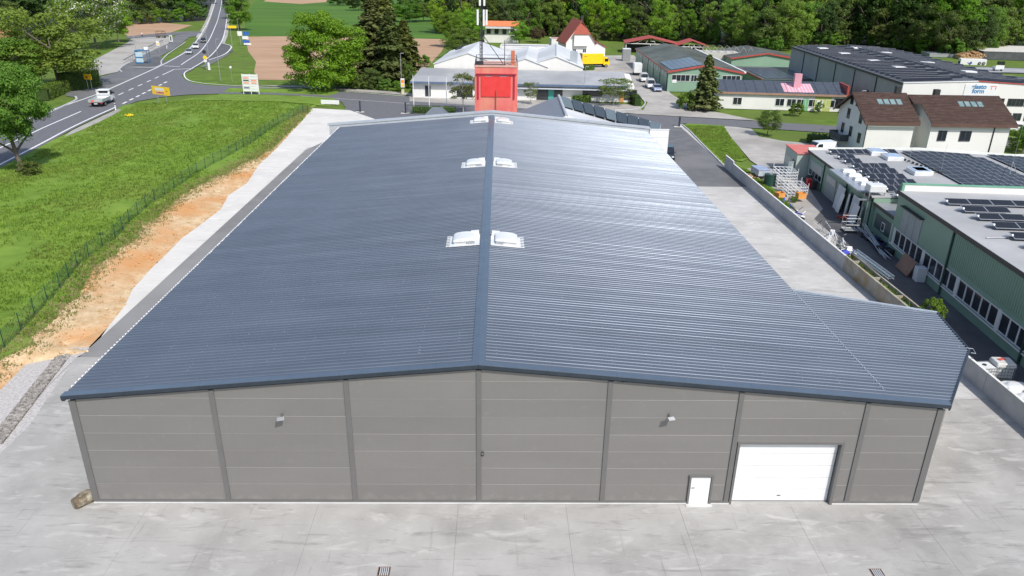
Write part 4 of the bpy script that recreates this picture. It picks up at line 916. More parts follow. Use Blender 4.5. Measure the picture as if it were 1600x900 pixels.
def win(par, face, a, z, w_, h_, D=0, bars=1, fm=None, name='window'):
    """face f: y=0 looking -y, l: x=0 looking -x, r: x=D looking +x, b: y=D looking +y"""
    fm = fm or M_fr; t = .07; e = .06
    def box(b, a0, a1, z0, z1, o0, o1):
        if face == 'f': b.box(a0, a1, -o1, -o0, z0, z1)
        elif face == 'b': b.box(a0, a1, D + o0, D + o1, z0, z1)
        elif face == 'l': b.box(-o1, -o0, a0, a1, z0, z1)
        else: b.box(D + o0, D + o1, a0, a1, z0, z1)
    b = MB(); box(b, a, a + t, z, z + h_, 0, e); box(b, a + w_ - t, a + w_, z, z + h_, 0, e); box(b, a + t, a + w_ - t, z, z + t, 0, e + .03); box(b, a + t, a + w_ - t, z + h_ - t, z + h_, 0, e)
    for k in range(1, bars + 1): c = a + w_ * k / (bars + 1); box(b, c - .03, c + .03, z + t, z + h_ - t, 0, e - .01)
    o = b.build(name, fm, par); b = MB(); box(b, a + t, a + w_ - t, z + t, z + h_ - t, .004, .02); b.build('pane', M_glass, o); return o
def door(par, face, a, w_, h_, m, D=0, z=0):
    b = MB()
    if face == 'f': b.box(a, a + w_, -.05, -.0, z, z + h_)
    elif face == 'l': b.box(-.05, 0, a, a + w_, z, z + h_)
    else: b.box(D, D + .05, a, a + w_, z, z + h_)
    return b.build('door', m, par)
def gable_house(T, W, D, he, hr, wall, roof, axis='y', ov=.4, th=.18, xr=None, verge=None, seams=0, ztop=None):
    """ridge along y (axis y: gable ends at front/back) or x; xr = ridge position"""
    if axis == 'y':
        xr = W / 2 if xr is None else xr
        b = MB(); b.ext([(0, 0, 0), (W, 0, 0), (W, 0, he), (xr, 0, hr), (0, 0, he)], (0, D, 0)); b.build('wall', wall, T)
        for (xa, xb) in ((xr, -ov), (xr, W + ov)):
            s_ = (hr - he) / (xr if xb < xr else W - xr); zb = hr - s_ * abs(xb - xr); b = MB()
            b.ext([(xa, -ov, hr + .01), (xb, -ov, zb + .01), (xb, -ov, zb + th), (xa, -ov, hr + th)], (0, D + 2 * ov, 0)); r_ = b.build('roof', roof, T)
            if verge:
                b = MB(); b.ext([(xa, -ov - .06, hr - .22), (xb, -ov - .06, zb - .22), (xb, -ov - .06, zb + th + .03), (xa, -ov - .06, hr + th + .03)], (0, .055, 0)); 
                b.box(min(xb, xb + (.06 if xb > xr else -.06)), max(xb, xb + (.06 if xb > xr else -.06)), -ov, D + ov, zb - .1, zb + th); b.build('barge_board', verge, T)
            if seams:
                b = MB(); y = -ov + seams
                while y < D + ov: b.ext([(xa, y, hr + th), (xb, y, zb + th), (xb, y, zb + th + .06), (xa, y, hr + th + .06)], (0, .08, 0)); y += seams
                b.build('roof_seams', roof, T, kind='stuff')
    else:
        yr = D / 2 if xr is None else xr
        b = MB(); b.ext([(0, 0, 0), (0, D, 0), (0, D, he if ztop is None else ztop), (0, yr, hr), (0, 0, he)], (W, 0, 0)); b.build('wall', wall, T)
        for (ya, yb) in ((yr, -ov), (yr, D + ov)):
            s_ = (hr - he) / (yr if yb < yr else D - yr); 
            if ztop is not None and yb > yr: s_ = (hr - ztop) / (D - yr)
            zb = hr - s_ * abs(yb - yr); b = MB()
            b.ext([(-ov, ya, hr + .01), (-ov, yb, zb + .01), (-ov, yb, zb + th), (-ov, ya, hr + th)], (W + 2 * ov, 0, 0)); b.build('roof', roof, T)
            if verge:
                b = MB(); b.box(-ov, W + ov, min(yb, yb + (.06 if yb > yr else -.06)), max(yb, yb + (.06 if yb > yr else -.06)), zb - .2, zb + th)
                for xx in (-ov - .055, W + ov): b.ext([(xx, ya, hr - .22), (xx, yb, zb - .22), (xx, yb, zb + th + .03), (xx, ya, hr + th + .03)], (.055, 0, 0))
                b.build('barge_board', verge, T)
            if seams:
                b = MB(); x = -ov + seams
                while x < W + ov: b.ext([(x, ya, hr + th), (x, yb, zb + th), (x, yb, zb + th + .06), (x, ya, hr + th + .06)], (.08, 0, 0)); x += seams
                b.build('roof_seams', roof, T, kind='stuff')
    return T
def flat_roof(T, W, D, h, wall, roof, par=.25, trim=None, x0=0, y0=0):
    MB().box(x0, x0 + W, y0, y0 + D, 0, h).build('wall', wall, T)
    MB().box(x0 + .15, x0 + W - .15, y0 + .15, y0 + D - .15, h + .002, h + .06).build('roof', roof, T)
    b = MB(); t = .2
    b.box(x0 - .05, x0 + W + .05, y0 - .05, y0 + t, h + .003, h + par); b.box(x0 - .05, x0 + W + .05, y0 + D - t, y0 + D + .05, h + .003, h + par)
    b.box(x0 - .05, x0 + t, y0 + t, y0 + D - t, h + .003, h + par); b.box(x0 + W - t, x0 + W + .05, y0 + t, y0 + D - t, h + .003, h + par); b.build('parapet', trim or wall, T)

# showroom, white with a grey lean roof
A = at(645, 152); B = A + Vector((math.cos(R(-4)), math.sin(R(-4)), 0)) * 47.0; h0 = hgt(A, 127); T = frame('showroom', 'long low white showroom with grey sloping sheet roof behind the red tower', 'building', A, B)
W = (B - A).length; yb = 13
b = MB(); b.ext([(0, 0, 0), (0, yb, 0), (0, yb, h0 + 1.0), (0, 0, h0 - .1)], (W, 0, 0)); b.build('wall', M_ww, T)
b = MB(); b.ext([(-.3, -.9, h0 - .1), (-.3, yb + .2, h0 + 1.1), (-.3, yb + .2, h0 + 1.3), (-.3, -.9, h0 + .12)], (W - 1.0, 0, 0)); b.build('roof', M_rg, T)
MB().box(-.3, W - 1.3, -1.02, -.9, h0 - .28, h0 + .12).build('fascia', mat('blue_fascia', (.08, .12, .2), rough=.5), T)
MB().box(W * .3, W * .985, -1.3, -.02, h0 - .85, h0 - .7).build('canopy', mat('pale_blue', (.5, .54, .58), rough=.4), T)
for a, z, w_, h_ in ((9.5, .3, 3.4, 2.2), (14, .6, 2.6, 1.8), (2.7, .3, 1.2, 2.2), (17, .3, 2.6, 2.2), (26.5, .1, 5.5, 2.6), (36.2, 1.1, 4.2, 1.4), (44.6, .5, 3, 2.1)): win(T, 'f', a, z, w_, h_, bars=2 if w_ > 2 else 0, fm=M_frd)
door(T, 'f', 29, 1.2, 2.2, mat('teal_door', (.05, .3, .25)))
MB().box(44, 44.9, -.12, 0, 0, h0 - .6).build('orange_panel', mat('orange_panel', (.5, .25, .1)), T)
# peaked white halls behind
def hall_between(name, label, A, W, D, he, hr, rz, wall, roof, **k):
    T = thing(name, label, 'hall', tuple(A), rz); gable_house(T, W, D, he, hr, wall, roof, 'y', **k); return T
rzs = math.atan2(B.y - A.y, B.x - A.x)
def fr(A, rz, x, y): return Vector((A[0] + math.cos(rz) * x - math.sin(rz) * y, A[1] + math.sin(rz) * x + math.cos(rz) * y, 0))
Tl = hall_between('white_roofed_hall', 'white roofed hall with three small roof hatches left of the red tower', fr(A, rzs, 2.6, 14), 15.5, 30, 5.4, 7.9, rzs, M_ww, M_rw, ov=.2, seams=0)
for k in range(3): MB().cbox(4.2, 12 + k * 3.6, 7.75, 1.6, .7, .3, 0, 0, R(-17)).build('roof_hatch', M_dark, Tl)
hall_between('white_roofed_hall', 'white gabled hall just behind the red tower', fr(A, rzs, 18.3, 14), 10.2, 30, 5.2, 7.0, rzs, M_ww, M_rw, ov=.2)
Tr = hall_between('white_roofed_hall', 'white roofed hall with a grey flue box right of the red tower', fr(A, rzs, 23, 14.5), 13.6, 32, 5.2, 7.5, rzs, M_ww, M_rw, ov=.2, xr=7.4)
MB().box(10.6, 12.3, 1.2, 2.2, 5, 8.6).build('flue_box', mat('flue_grey', (.38, .42, .45), rough=.4, metal=.4), Tr)
MB().box(7.25, 7.55, .5, 31, 7.68, 7.76).build('ridge', M_coping, Tr)
T = thing('rooftop_annex', 'pale walled flat building behind the white gabled halls', 'building', tuple(fr(A, rzs, 15.5, 46)), rzs)
flat_roof(T, 13, 7, 6.6, M_ww, M_rg)
for k in range(4): MB().box(.4 + k * 3, 3.3 + k * 3, -.06, -.005, 4.4, 6.3).build('wall_panel', M_rw, T)
# orange roofed building
A = Vector(at(757, 62)); A = atY(757, 62, 300); A.z = 0; T = thing('orange_roof_building', 'low building with bright orange roof behind the white halls', 'building', tuple(A), R(-4))
gable_house(T, 12.5, 8, 6.2, 7.5, M_ww, mat('orange_roof', (.62, .16, .06), (.7, .2, .08), rough=.7), 'x', ov=.6)
for k in range(4): win(T, 'f', .8 + k * 3, 3.2, 1.6, 1.9, fm=M_frd)
MB().box(.5, 10, -1.8, -.1, 5.2, 5.9).build('canopy', M_rw, T)
# red tower with the mast
A = Vector((atY(742, 172, 113).x, 113, 0)); T = thing('training_tower', 'square faded red tower rising behind the hall ridge', 'tower', tuple(A), 0)
wt = atY(808, 172, 113).x - A.x; zt = atY(775, 105, 113).z
M_rt = mat('faded_red', (.58, .11, .10), (.64, .17, .14), rough=.75, scale=.7, c3=(.58, .24, .16), s3=.35, stretch=(1, 1, .5))
MB().box(0, wt, 0, wt, 0, zt).build('wall', M_rt, T)
MB().box(-.08, wt + .08, -.08, wt + .08, zt + .002, zt + .22).build('roof_edge', mat('tower_edge', (.5, .3, .24)), T)
M_rs = mat('signal_red', (.62, .035, .035), (.66, .05, .045), rough=.45)
zc0, zc1 = atY(775, 151, 113).z, atY(775, 120, 113).z
MB().box(.95, wt - 1.0, -.12, -.003, zc0, zc1).build('red_door', M_rs, T)
M_cr = mat('crimson', (.36, .012, .04), rough=.5)
b = MB(); b.cyl((.2, -.2, zt - .95), (wt - .2, -.2, zt - .95), .09); b.build('rail', M_cr, T)
for x in (.5, wt - .5): MB().box(x - .11, x + .11, -.18, -.005, zc0 - .3, zt - .9).build('rail_post', M_cr, T)
for x in (1.5, 3.7): MB().box(x, x + 1.0, -.05, -.004, zt - 1.7, zt - 1.15).build('vent_grille', mat('vent_grey', (.3, .2, .24)), T)
MB().box(wt / 2 - .05, wt / 2 + .05, -.3, -.2, zt - 9, zt - 3.3).build('pole', mat('rusty', (.2, .09, .05)), T)
MB().box(wt - 1.0, wt - .45, 1.0, 1.6, zt, zt + 2.2).build('chimney', mat('brick_red', (.42, .12, .06)), T)
b = MB()
for x in (.1, wt - .1):
    for y in (.1, wt - .1): b.cyl((x, y, zt + .2), (x, y, zt + 1.1), .04)
for z in (.65, 1.1):
    b.cyl((.1, .1, zt + z), (wt - .1, .1, zt + z), .03); b.cyl((.1, wt - .1, zt + z), (wt - .1, wt - .1, zt + z), .03); b.cyl((.1, .1, zt + z), (.1, wt - .1, zt + z), .03); b.cyl((wt - .1, .1, zt + z), (wt - .1, wt - .1, zt + z), .03)
b.build('railing', M_dark, T)
T2 = thing('antenna_mast', 'dark lattice antenna mast with white panel antennas on top of the red tower', 'mast', (A.x + .75, A.y + .9, zt + .22))
b = MB()
M_mast = mat('mast_steel', (.05, .05, .06), rough=.4, metal=.5)
for x, y in ((0, 0), (.36, 0), (.18, .32)): b.cyl((x, y, 0), (x, y, 14), .045)
z = 0
while z < 13.5:
    for (a, c) in (((0, 0), (.36, 0)), ((.36, 0), (.18, .32)), ((.18, .32), (0, 0))): b.cyl((a[0], a[1], z), (c[0], c[1], z + .5), .022, n=5); b.cyl((c[0], c[1], z + .5), (a[0], a[1], z + 1), .022, n=5)
    z += 1
b.build('lattice', M_mast, T2)
for (x, z0, z1) in ((-.32, 5.5, 7.6), (.55, 5.4, 7.6), (.95, 5.5, 7.6), (.0, 8.1, 11.5), (.62, 8.1, 11.5)):
    t_ = MB().box(x - .13, x + .15, -.35, -.2, z0, z1).build('panel_antenna', M_white, T2, bevel=.03)
    MB().box(x - .03, x + .03, -.2, .05, z0 + .5, z0 + .6).build('clamp', M_mast, t_)
b = MB(); b.cyl((.4, 0, 4.2), (3.4, -.3, .2), .05); b.cyl((.3, .3, 3.8), (.3, 3.6, .2), .05); b.build('stay', M_mast, T2)
b = MB(); b.cyl((-.2, -.5, .15), (3.8, -.5, .15), .06); b.cyl((3.6, -.5, 0), (3.6, -.5, 3.5), .05); b.cyl((0, -.5, .95), (3.6, -.5, .95), .05); b.box(-.7, .5, -.3, .6, 0, .5); b.build('mast_foot', M_mast, T2)
# two small roofs right behind the hall
T = thing('small_rear_building', 'grey pointed roof with solar strips on its sunny side right behind the hall parapet', 'building', (5.6, 104, 0), R(0))
rr = at(873, 151, 7.0); M_sl = mat('slate_blue', (.15, .17, .2), (.18, .2, .24), rough=.5)
p0 = at(808, 176, 4.4); p1 = at(873, 150, 7.4); p2 = at(885, 181, 7.4); p3 = at(1002, 194, 4.4); p4 = at(960, 176, 4.4)
T.location = (p1.x, p1.y, 0); o_ = Vector((p1.x, p1.y, 0))
def lo(p): return Vector(p) - o_
E0 = Vector((p1.x - 9, p1.y - 1, 4.0)); F0 = Vector((p2.x - 9.5, p2.y - 1, 4.0)); E1 = Vector((p1.x + 15.5, p1.y - 4, 4.0)); F1 = Vector((p3.x + .5, p2.y + .5, 4.0))
MB().poly([lo(p1), lo(p2), lo(F0), lo(E0)]).build('roof', M_sl, T)
rw_ = MB(); rw_.poly([lo(p1), lo(E1), lo(F1), lo(p2)]); rw_.build('roof', M_rw, T)
b = MB(); b.ext([(lo(E0).x, lo(E0).y, 0), (lo(F0).x, lo(F0).y, 0), (lo(F1).x, lo(F1).y, 0), (lo(E1).x, lo(E1).y, 0)], (0, 0, 3.9)); b.build('wall', M_ww, T)
b = MB(); b.poly([lo(p2), (lo(F0).x, lo(F0).y, 3.9), (lo(F1).x, lo(F1).y, 3.9)]); b.poly([lo(p1), (lo(E0).x, lo(E0).y, 3.9), (lo(E1).x, lo(E1).y, 3.9)]); b.build('gable', M_ww, T)
MB().cyl(lo(p1) + Vector((0, 0, .05)), lo(p2) + Vector((0, 0, .05)), .22, n=8).build('ridge', M_coping, T)
n = 9
for i in range(n):
    a0 = p1.lerp(E1, (i + .02) / n); a1 = p1.lerp(E1, (i + .94) / n); c0 = p2.lerp(F1, (i + .02) / n); c1 = p2.lerp(F1, (i + .94) / n)
    up = Vector((.1, 0, .14)); b = MB(); b.ext([lo(a0.lerp(c0, .05)) + up, lo(a1.lerp(c1, .05)) + up, lo(a1.lerp(c1, .62)) + up, lo(a0.lerp(c0, .62)) + up], (0, 0, .05)); b.build('solar_strip', M_sol if i % 4 else mat('solar_grey', (.06, .07, .075), rough=.25), T)
T = thing('small_rear_roof', 'low blue-grey hipped roof peeping over the left half of the hall parapet', 'building', (at(683, 178, 4.5).x, 104.5, 0))
pk = atY(683, 168, 107); 
b = MB(); b.poly([(-3.5, 0, 3.6), (5.5, 0, 3.6), (1.6, 2.8, pk.z), (.2, 2.8, pk.z)]); b.poly([(-3.5, 0, 3.6), (.2, 2.8, pk.z), (-3.5, 6, 3.6)]); b.poly([(5.5, 0, 3.6), (5.5, 6, 3.6), (1.6, 2.8, pk.z)]); b.poly([(-3.5, 6, 3.6), (.2, 2.8, pk.z), (1.6, 2.8, pk.z), (5.5, 6, 3.6)]); b.build('roof', mat('dark_slate', (.07, .09, .12), (.1, .12, .15), rough=.5), T)
MB().box(-3.2, 5.2, .3, 5.7, 0, 3.55).build('wall', M_ww, T)

# green hall with red trim
A = at(1042, 143); W = 17.0; T = thing('green_hall', 'green hall with red edged dark roof and solar field behind the fir', 'hall', tuple(A), R(-2))
he, = (hgt(A, 112),); 
DG = at(987, 76, he).y - A.y; print('DG', DG, he)
gable_house(T, W, DG, he, he + 1.5, M_gw, M_rgr, 'y', ov=.3, verge=M_red, seams=1.5)
MB().box(W + .25, W + .75, 0, DG, he - .1, he + .3).build('gutter', M_white, T)
for k, (a, w_) in enumerate(((.8, 4.2), (5.2, 1.4), (6.8, 3.6), (W - 4.6, 4.2))): win(T, 'f', a, he - 2.1, w_, 1.5, bars=max(1, int(w_ / 1.2)), fm=M_fr)
for k in range(int(DG / 4.4)): MB().box(-.06, -.005, 2 + k * 4.2, 4.6 + k * 4.2, he - 1.5, he - .4).build('skylight_panel', mat('pale_panel', (.4, .43, .4)), T)
for k in range(int(DG / 10)): MB().box(-.12, -.01, 1 + k * 10, 1.12 + k * 10, 0, he - .1).build('downpipe', M_dark, T)
MB().box(1.0, 2.0, -.06, -.005, 2.0, 2.7).build('notice_board', M_white, T)
th_ = math.atan2(1.5, W / 2)
for i in range(6):
    for j in range(9):
        xa = .6 + i * 1.22; b = MB(); z = lambda x: he + 1.5 * x / (W / 2) + .25
        b.ext([(xa, .6 + j * 1.8, z(xa)), (xa + 1.16, .6 + j * 1.8, z(xa + 1.16)), (xa + 1.16, 2.34 + j * 1.8, z(xa + 1.16)), (xa, 2.34 + j * 1.8, z(xa))], (0, 0, .05)); b.build('solar_panel', mat('solar_sheen', (.05, .06, .09), (.07, .08, .11), rough=.2, spec=.8), T)
rzg = R(-3)
# second green hall and the lean-to with solar roof
P = atY(1141, 112, 226); P.z = 0; T = thing('green_hall', 'second green hall with red edge boards and dark roof beyond the fir', 'hall', tuple(P), rzg)
h2 = hgt(P, 91); gable_house(T, 20, 24, h2, h2 + 1.5, M_gw, M_rgr, 'y', ov=.4, verge=M_red, seams=1.6)
P = atY(1190, 140, 184); P.z = 0; T = thing('solar_roof_annex', 'low annex with a reflecting blue solar roof behind the white building', 'building', tuple(P), rzg)
h3 = hgt(P, 124); b = MB(); b.box(0, 16, 0, 26, 0, h3 - .1); b.build('wall', M_gw, T)
b = MB(); b.ext([(-.3, -.3, h3 - .05), (16.3, -.3, h3 - .05), (16.3, -.3, h3 + .1), (-.3, -.3, h3 + .1)], (0, 26.6, 0)); b.build('roof', M_rgr, T)
MB().box(-.4, -.3, -.3, 26.3, h3 - .3, h3 + .15).build('barge_board', M_red, T)
for i in range(8):
    for j in range(11): MB().box(.6 + i * 1.75, 2.28 + i * 1.75, .8 + j * 2, 2.7 + j * 2, h3 + .16, h3 + .21).build('solar_panel', mat('solar_sheen', (.05, .06, .09)), T)
# white building with pink chimney
A, B = at(1120, 169), at(1314, 175); W = (B - A).length; T = frame('white_works_building', 'low white building with dark roof and pink chimney along the side street', 'building', A, B)
he = hgt(at(1200, 171), 145); gable_house(T, W, 11, he, he + 1.6, M_ww, mat('blue_black_roof', (.05, .06, .075), (.07, .08, .1), rough=.45), 'x', ov=.4, verge=M_br, seams=2)
MB().box(W + .35, W + .75, -.4, 5.6, he - .1, he + 1.85).build('red_verge', M_red, T).hide_render = False
for u in (1151, 1215, 1232, 1246, 1263, 1288): 
    x = (at(u, 171) - A).length; win(T, 'f', x - .9, he - 2.5, 1.8, 1.5, bars=1)
for u, w_, m_ in ((1250, .0, None),): pass
x = (at(1251, 172) - A).length; door(T, 'f', x, 1.1, 2.4, mat('green_door', (.15, .35, .2))); door(T, 'f', x + 2.2, 3.2, he - .3, mat('lime_panel', (.38, .42, .14))); door(T, 'f', x + 2.6, 1.2, 2.2, M_white, z=0).location.y = -.06
win(T, 'f', x + 6, .7, 3.6, 1.9, bars=3, fm=M_frd)
pk = mat('pink_paint', (.55, .26, .32), (.62, .32, .38), rough=.6); x = (at(1243, 172) - A).length
MB().box(x - .7, x + .7, 2.2, 3.4, he + .4, he + 3.6).build('pink_chimney', pk, T)
b = MB(); b.ext([(x - 2.9, .28, he + .28), (x + 3.0, .28, he + .28), (x + 3.0, 4.25, he + 1.42), (x - 2.9, 4.25, he + 1.42)], (0, 0, .04)); b.build('pale_patch', mat('pale_pink', (.62, .45, .5)), T)
for k in range(9): b = MB(); xx = x - 2.8 + k * .65; b.ext([(xx, .3, he + .3), (xx + .4, .3, he + .3), (xx + .4, 4.2, he + 1.44), (xx, 4.2, he + 1.44)], (0, 0, .06)); b.build('pink_strip', pk, T)
# large grey hall with white front and logo
hw = 8.0; A = at(1412, 130, hw); A2 = at(1237, 73, hw); A.z = A2.z = 0; T = thing('large_grey_hall', 'large hall with solar strip roof, grey side wall and white lettered front at upper right', 'hall', tuple(A), -math.atan2(A2.x - A.x, A2.y - A.y))
BGW = 12.6; ymax_ = (A2 - A).length; M_gs = mat('grey_sheet', (.25, .26, .26), (.3, .31, .31), rough=.5, scale=.2)
M_hr = mat('hall_roof_grey', (.08, .085, .095), (.11, .115, .125), rough=.6); ymax = ymax_ - .4; print('bgh', A, A2, ymax)
b = MB(); b.ext([(0, 0, 0), (BGW, 0, 0), (BGW, 0, hw + .55), (0, 0, hw)], (0, .3, 0)); b.ext([(BGW, 0, 0), (3 * BGW, 0, 0), (3 * BGW, 0, hw - .6), (BGW, 0, hw + .55)], (0, .3, 0)); b.build('front_wall', M_ww, T)
b = MB(); b.box(0, .3, .3, ymax, 0, hw - .05); b.build('side_wall', M_gs, T); MB().box(0, 2 * BGW, ymax, ymax + .3, 0, hw - .1).build('rear_wall', M_gs, T)
b = MB(); b.ext([(-.2, .2, hw - .05), (BGW, .2, hw + .5), (BGW, .2, hw + .6), (-.2, .2, hw + .05)], (0, ymax, 0)); b.build('roof', M_hr, T)
b = MB(); b.ext([(BGW, .2, hw + .5), (2 * BGW, .2, hw - .1), (2 * BGW, .2, hw), (BGW, .2, hw + .6)], (0, ymax, 0)); b.build('roof', M_hr, T)
MB().box(-.3, -.21, 0, ymax, hw - .3, hw + .12).build('eaves_trim', M_dark, T)
b = MB(); b.ext([(-.1, -.12, hw), (BGW, -.12, hw + .55), (BGW, -.12, hw + .72), (-.1, -.12, hw + .17)], (0, .1, 0)); b.build('verge_trim', M_white, T)
b = MB(); b.ext([(2 * BGW, .3, hw - .2), (3 * BGW, .3, hw - .7), (3 * BGW, .3, hw - .6), (2 * BGW, .3, hw - .1)], (0, 16, 0)); b.build('roof', M_rd, T); MB().box(2 * BGW, 3 * BGW, 16, 16.3, 0, hw - .5).build('rear_wall', M_red, T)
b = MB(); b.ext([(BGW, -.12, hw + .55), (3 * BGW, -.12, hw - .55), (3 * BGW, -.12, hw - .4), (BGW, -.12, hw + .75)], (0, .1, 0)); b.build('verge_trim', M_red, T)
for k in range(5): MB().box(-.14, -.01, ymax * (k + 1) / 6, ymax * (k + 1) / 6 + .25, 0, hw - .3).build('downpipe', M_dark, T)
for s_ in (0, 1):
    y = 2.0
    while y < ymax - 2:
        xa, xb = (.6, BGW - .4) if not s_ else (BGW + .6, 2 * BGW - .6)
        if int(y) % 5 == 2: xb -= 3
        f_ = (lambda x: hw + .05 + .55 * x / BGW) if not s_ else (lambda x: hw + .6 - .6 * (x - BGW) / BGW)
        b = MB(); b.ext([(xa, y, f_(xa) + .08), (xb, y, f_(xb) + .08), (xb, y + 1.0, f_(xb) + .4), (xa, y + 1.0, f_(xa) + .4)], (0, 0, .04)); r_ = b.build('solar_row', M_sol, T)
        b = MB(); b.ext([(xa, y + 1.02, f_(xa) + .36), (xb, y + 1.02, f_(xb) + .36), (xb, y + 1.02, f_(xb) + .45), (xa, y + 1.02, f_(xa) + .45)], (0, .08, 0)); b.build('top_rail', M_rw, r_); y += 2.5
for (x, y) in ((3.5, .84), (4.5, .66), (5.5, .44), (6, .27), (12.6, .88), (15, .7), (15.5, .4), (16.5, .18)):
    y *= ymax; zz = hw + .3 if x < BGW else hw + .4
    MB().box(x, x + 2.2, y, y + 2.2, zz, zz + .5).build('rooflight', M_dome, T, bevel=.08)
# logo board
MB().box(10.6, 16.2, -.08, -.01, hw - 1.95, hw + .1).build('logo_board', M_white, T)
MT_b = mat('logo_blue', (.02, .17, .36), rough=.5); MT_r = mat('logo_red', (.6, .05, .06), rough=.5)
text('elasto\nform', 1.05, MT_b, T, (13.0, -.1, hw - .62), (R(90), 0, 0), bold=.03)
b = MB(); b.box(14.9, 15.9, -.11, -.085, hw - .2, hw - .12); b.box(15.82, 15.9, -.11, -.085, hw - .75, hw - .21); b.box(15.1, 15.18, -.11, -.085, hw - .75, hw - .3); b.build('logo_mark', MT_r, T)
for x, z in ((16.4, hw - 3.5), (18.5, hw - 3.5), (19.8, hw - 3.5), (21.4, hw - 3.5), (22.8, hw - 3.5), (24.6, hw - 3.5), (18.2, hw - 6), (20, hw - 6), (22, hw - 6)): win(T, 'f', x, z, 1.5, 1.3, bars=1, fm=M_frd)
for k in range(3): win(T, 'l', 10 + k * 2.2, 3.2, 1.2, 1.5, bars=0, fm=M_frd)
# farther works buildings at the right
P = atY(1530, 110, 262); P.z = 0; T = thing('pale_roof_hall', 'dark walled hall with flat pale roof at the upper right edge', 'hall', tuple(P), R(-10)); flat_roof(T, 40, 30, hgt(P, 81), M_rd, mat('pale_roof', (.5, .48, .44)), par=.2)
P = atY(1450, 98, 268); P.z = 0; T = thing('grey_shed', 'low grey metal roofed shed beside the wood pile behind the large hall', 'shed', tuple(P), R(-8)); flat_roof(T, 13, 8, hgt(P, 84), M_gs, mat('metal_roof_grey', (.3, .32, .34)), par=.1)
P = atY(1500, 125, 225); P.z = 0; T = thing('canopy_roof', 'flat grey canopy roof with white edge beside the large hall, right edge', 'building', tuple(P), R(-9)); flat_roof(T, 34, 14, hgt(P, 112), M_rd, M_rg, par=.2)
# house with steep red roof
P = atY(884, 80, 252); P.z = 0; T = thing('red_roof_house', 'white house with steep red tiled roof before the forest', 'house', tuple(P), R(8))
M_tr = mat('red_tile', (.25, .055, .035), (.34, .08, .05), rough=.8, scale=1.5, stretch=(1, 1, 4))
gable_house(T, 9.5, 12, 4.6, 11, M_ww, M_tr, 'y', ov=.6)
for a, z in ((2.2, 1), (5.6, 1), (3.2, 4.2), (5.4, 4.2)): win(T, 'f', a, z, 1.2, 1.4)
MB().poly([(4.75, .3, 11.2), (1.9, -1.3, 7.0), (7.6, -1.3, 7.0)]).poly([(4.75, .3, 11.15), (1.9, -1.3, 6.9), (7.6, -1.3, 6.9)]).build('half_hip_roof', M_tr, T); MB().box(2.4, 7.1, -1.0, 0, 3.4, 6.9).build('bay', M_ww, T)
MB().box(5.8, 6.6, 5, 5.8, 9.5, 12.2).build('chimney', M_dark, T)
t2 = MB(); t2.ext([(9.5, 1, 0), (13.4, 1, 0), (13.4, 1, 2.8), (9.5, 1, 4.8)], (0, 8, 0)); t2.build('side_wing', M_ww, T)
b = MB(); b.ext([(9.6, .6, 4.85), (13.9, .6, 2.7), (13.9, .6, 2.9), (9.6, .6, 5.05)], (0, 8.8, 0)); b.build('wing_roof', M_tr, T)
ptree('olive1', 925, 84, 48, 20, 'loose green tree in front of the red roofed house', base=.15); pbush('bush', 892, 86, 12, 18, 'conical shrub beside the red roofed house'); pbush('bush', 905, 84, 10, 14, 'green shrub at the house wall')
P = atY(848, 79, 245); P.z = 0; T = thing('garage', 'small white garage with brown door left of the red roofed house', 'garage', tuple(P), R(5)); gable_house(T, 4.6, 6, 2.6, 3.9, M_ww, mat('brown_tile', (.2, .13, .09), (.25, .17, .12)), 'y', ov=.3); door(T, 'f', .8, 2.8, 2.1, mat('brown_door', (.16, .07, .05)))
P = atY(862, 60, 275); P.z = 0; T = thing('lean_to_shed', 'white walled carport with flat reddish roof left of the red roofed house', 'shed', tuple(P), R(5)); flat_roof(T, 5.2, 6, 3.6, M_ww, M_tr, par=.15)
# carports
def carport(u, v, Y, W, D, h, lab):
    P = atY(u, v, Y); P.z = 0; T = thing('open_carport', lab, 'carport', tuple(P), R(-6), 'open carports before the forest')
    for x in (0, W / 2, W):
        for y in (0, D): MB().box(x - .12, x + .12, y - .12, y + .12, 0, h).build('post', M_ww, T)
    for (xa, xb) in ((W / 2, -.6), (W / 2, W + .6)):
        b = MB(); b.ext([(xa, -.6, h + 1.9), (xb, -.6, h + .05), (xb, -.6, h + .3), (xa, -.6, h + 2.15)], (0, D + 1.2, 0)); b.build('roof', M_red, T)
    b = MB(); b.box(0, W, -.1, .1, h - .15, h + .05)
    for k in range(1, 5): b.cyl((W * k / 5, 0, h), (W / 2 + (W * k / 5 - W / 2) * .55, 0, h + 1.2), .06, n=5)
    b.build('truss', M_ww, T)
    MB().box(0, W, D, D + .15, 0, h).build('rear_wall', M_dark, T); return T
carport(978, 74, 268, 16.5, 9, 3.1, 'wider open carport with red gable roof and parked cars'); carport(1057, 74, 262, 10, 8, 2.8, 'narrower open carport with red gable roof right of the wide one')
P = atY(1077, 83, 236); P.z = 0; T = thing('unroofed_shed', 'long pale shed with bare roof frames beyond the green hall', 'shed', tuple(P), R(-8))
MB().box(0, 17.5, 0, 6, 0, 3.6).build('wall', mat('pale_wall', (.42, .41, .38), (.5, .49, .46), scale=.5), T)
for k in range(9): b = MB(); x = .3 + k * 2.1; b.cyl((x, 0, 3.6), (x + .8, 0, 5.2), .07, n=5); b.cyl((x, 6, 3.6), (x + .8, 6, 5.2), .07, n=5); b.cyl((x + .8, 0, 5.2), (x + .8, 6, 5.2), .07, n=5); b.cyl((x + .8, 0, 5.2), (x + 2.1, 0, 3.6), .07, n=5); b.build('roof_frame', mat('weathered', (.3, .27, .24)), T)
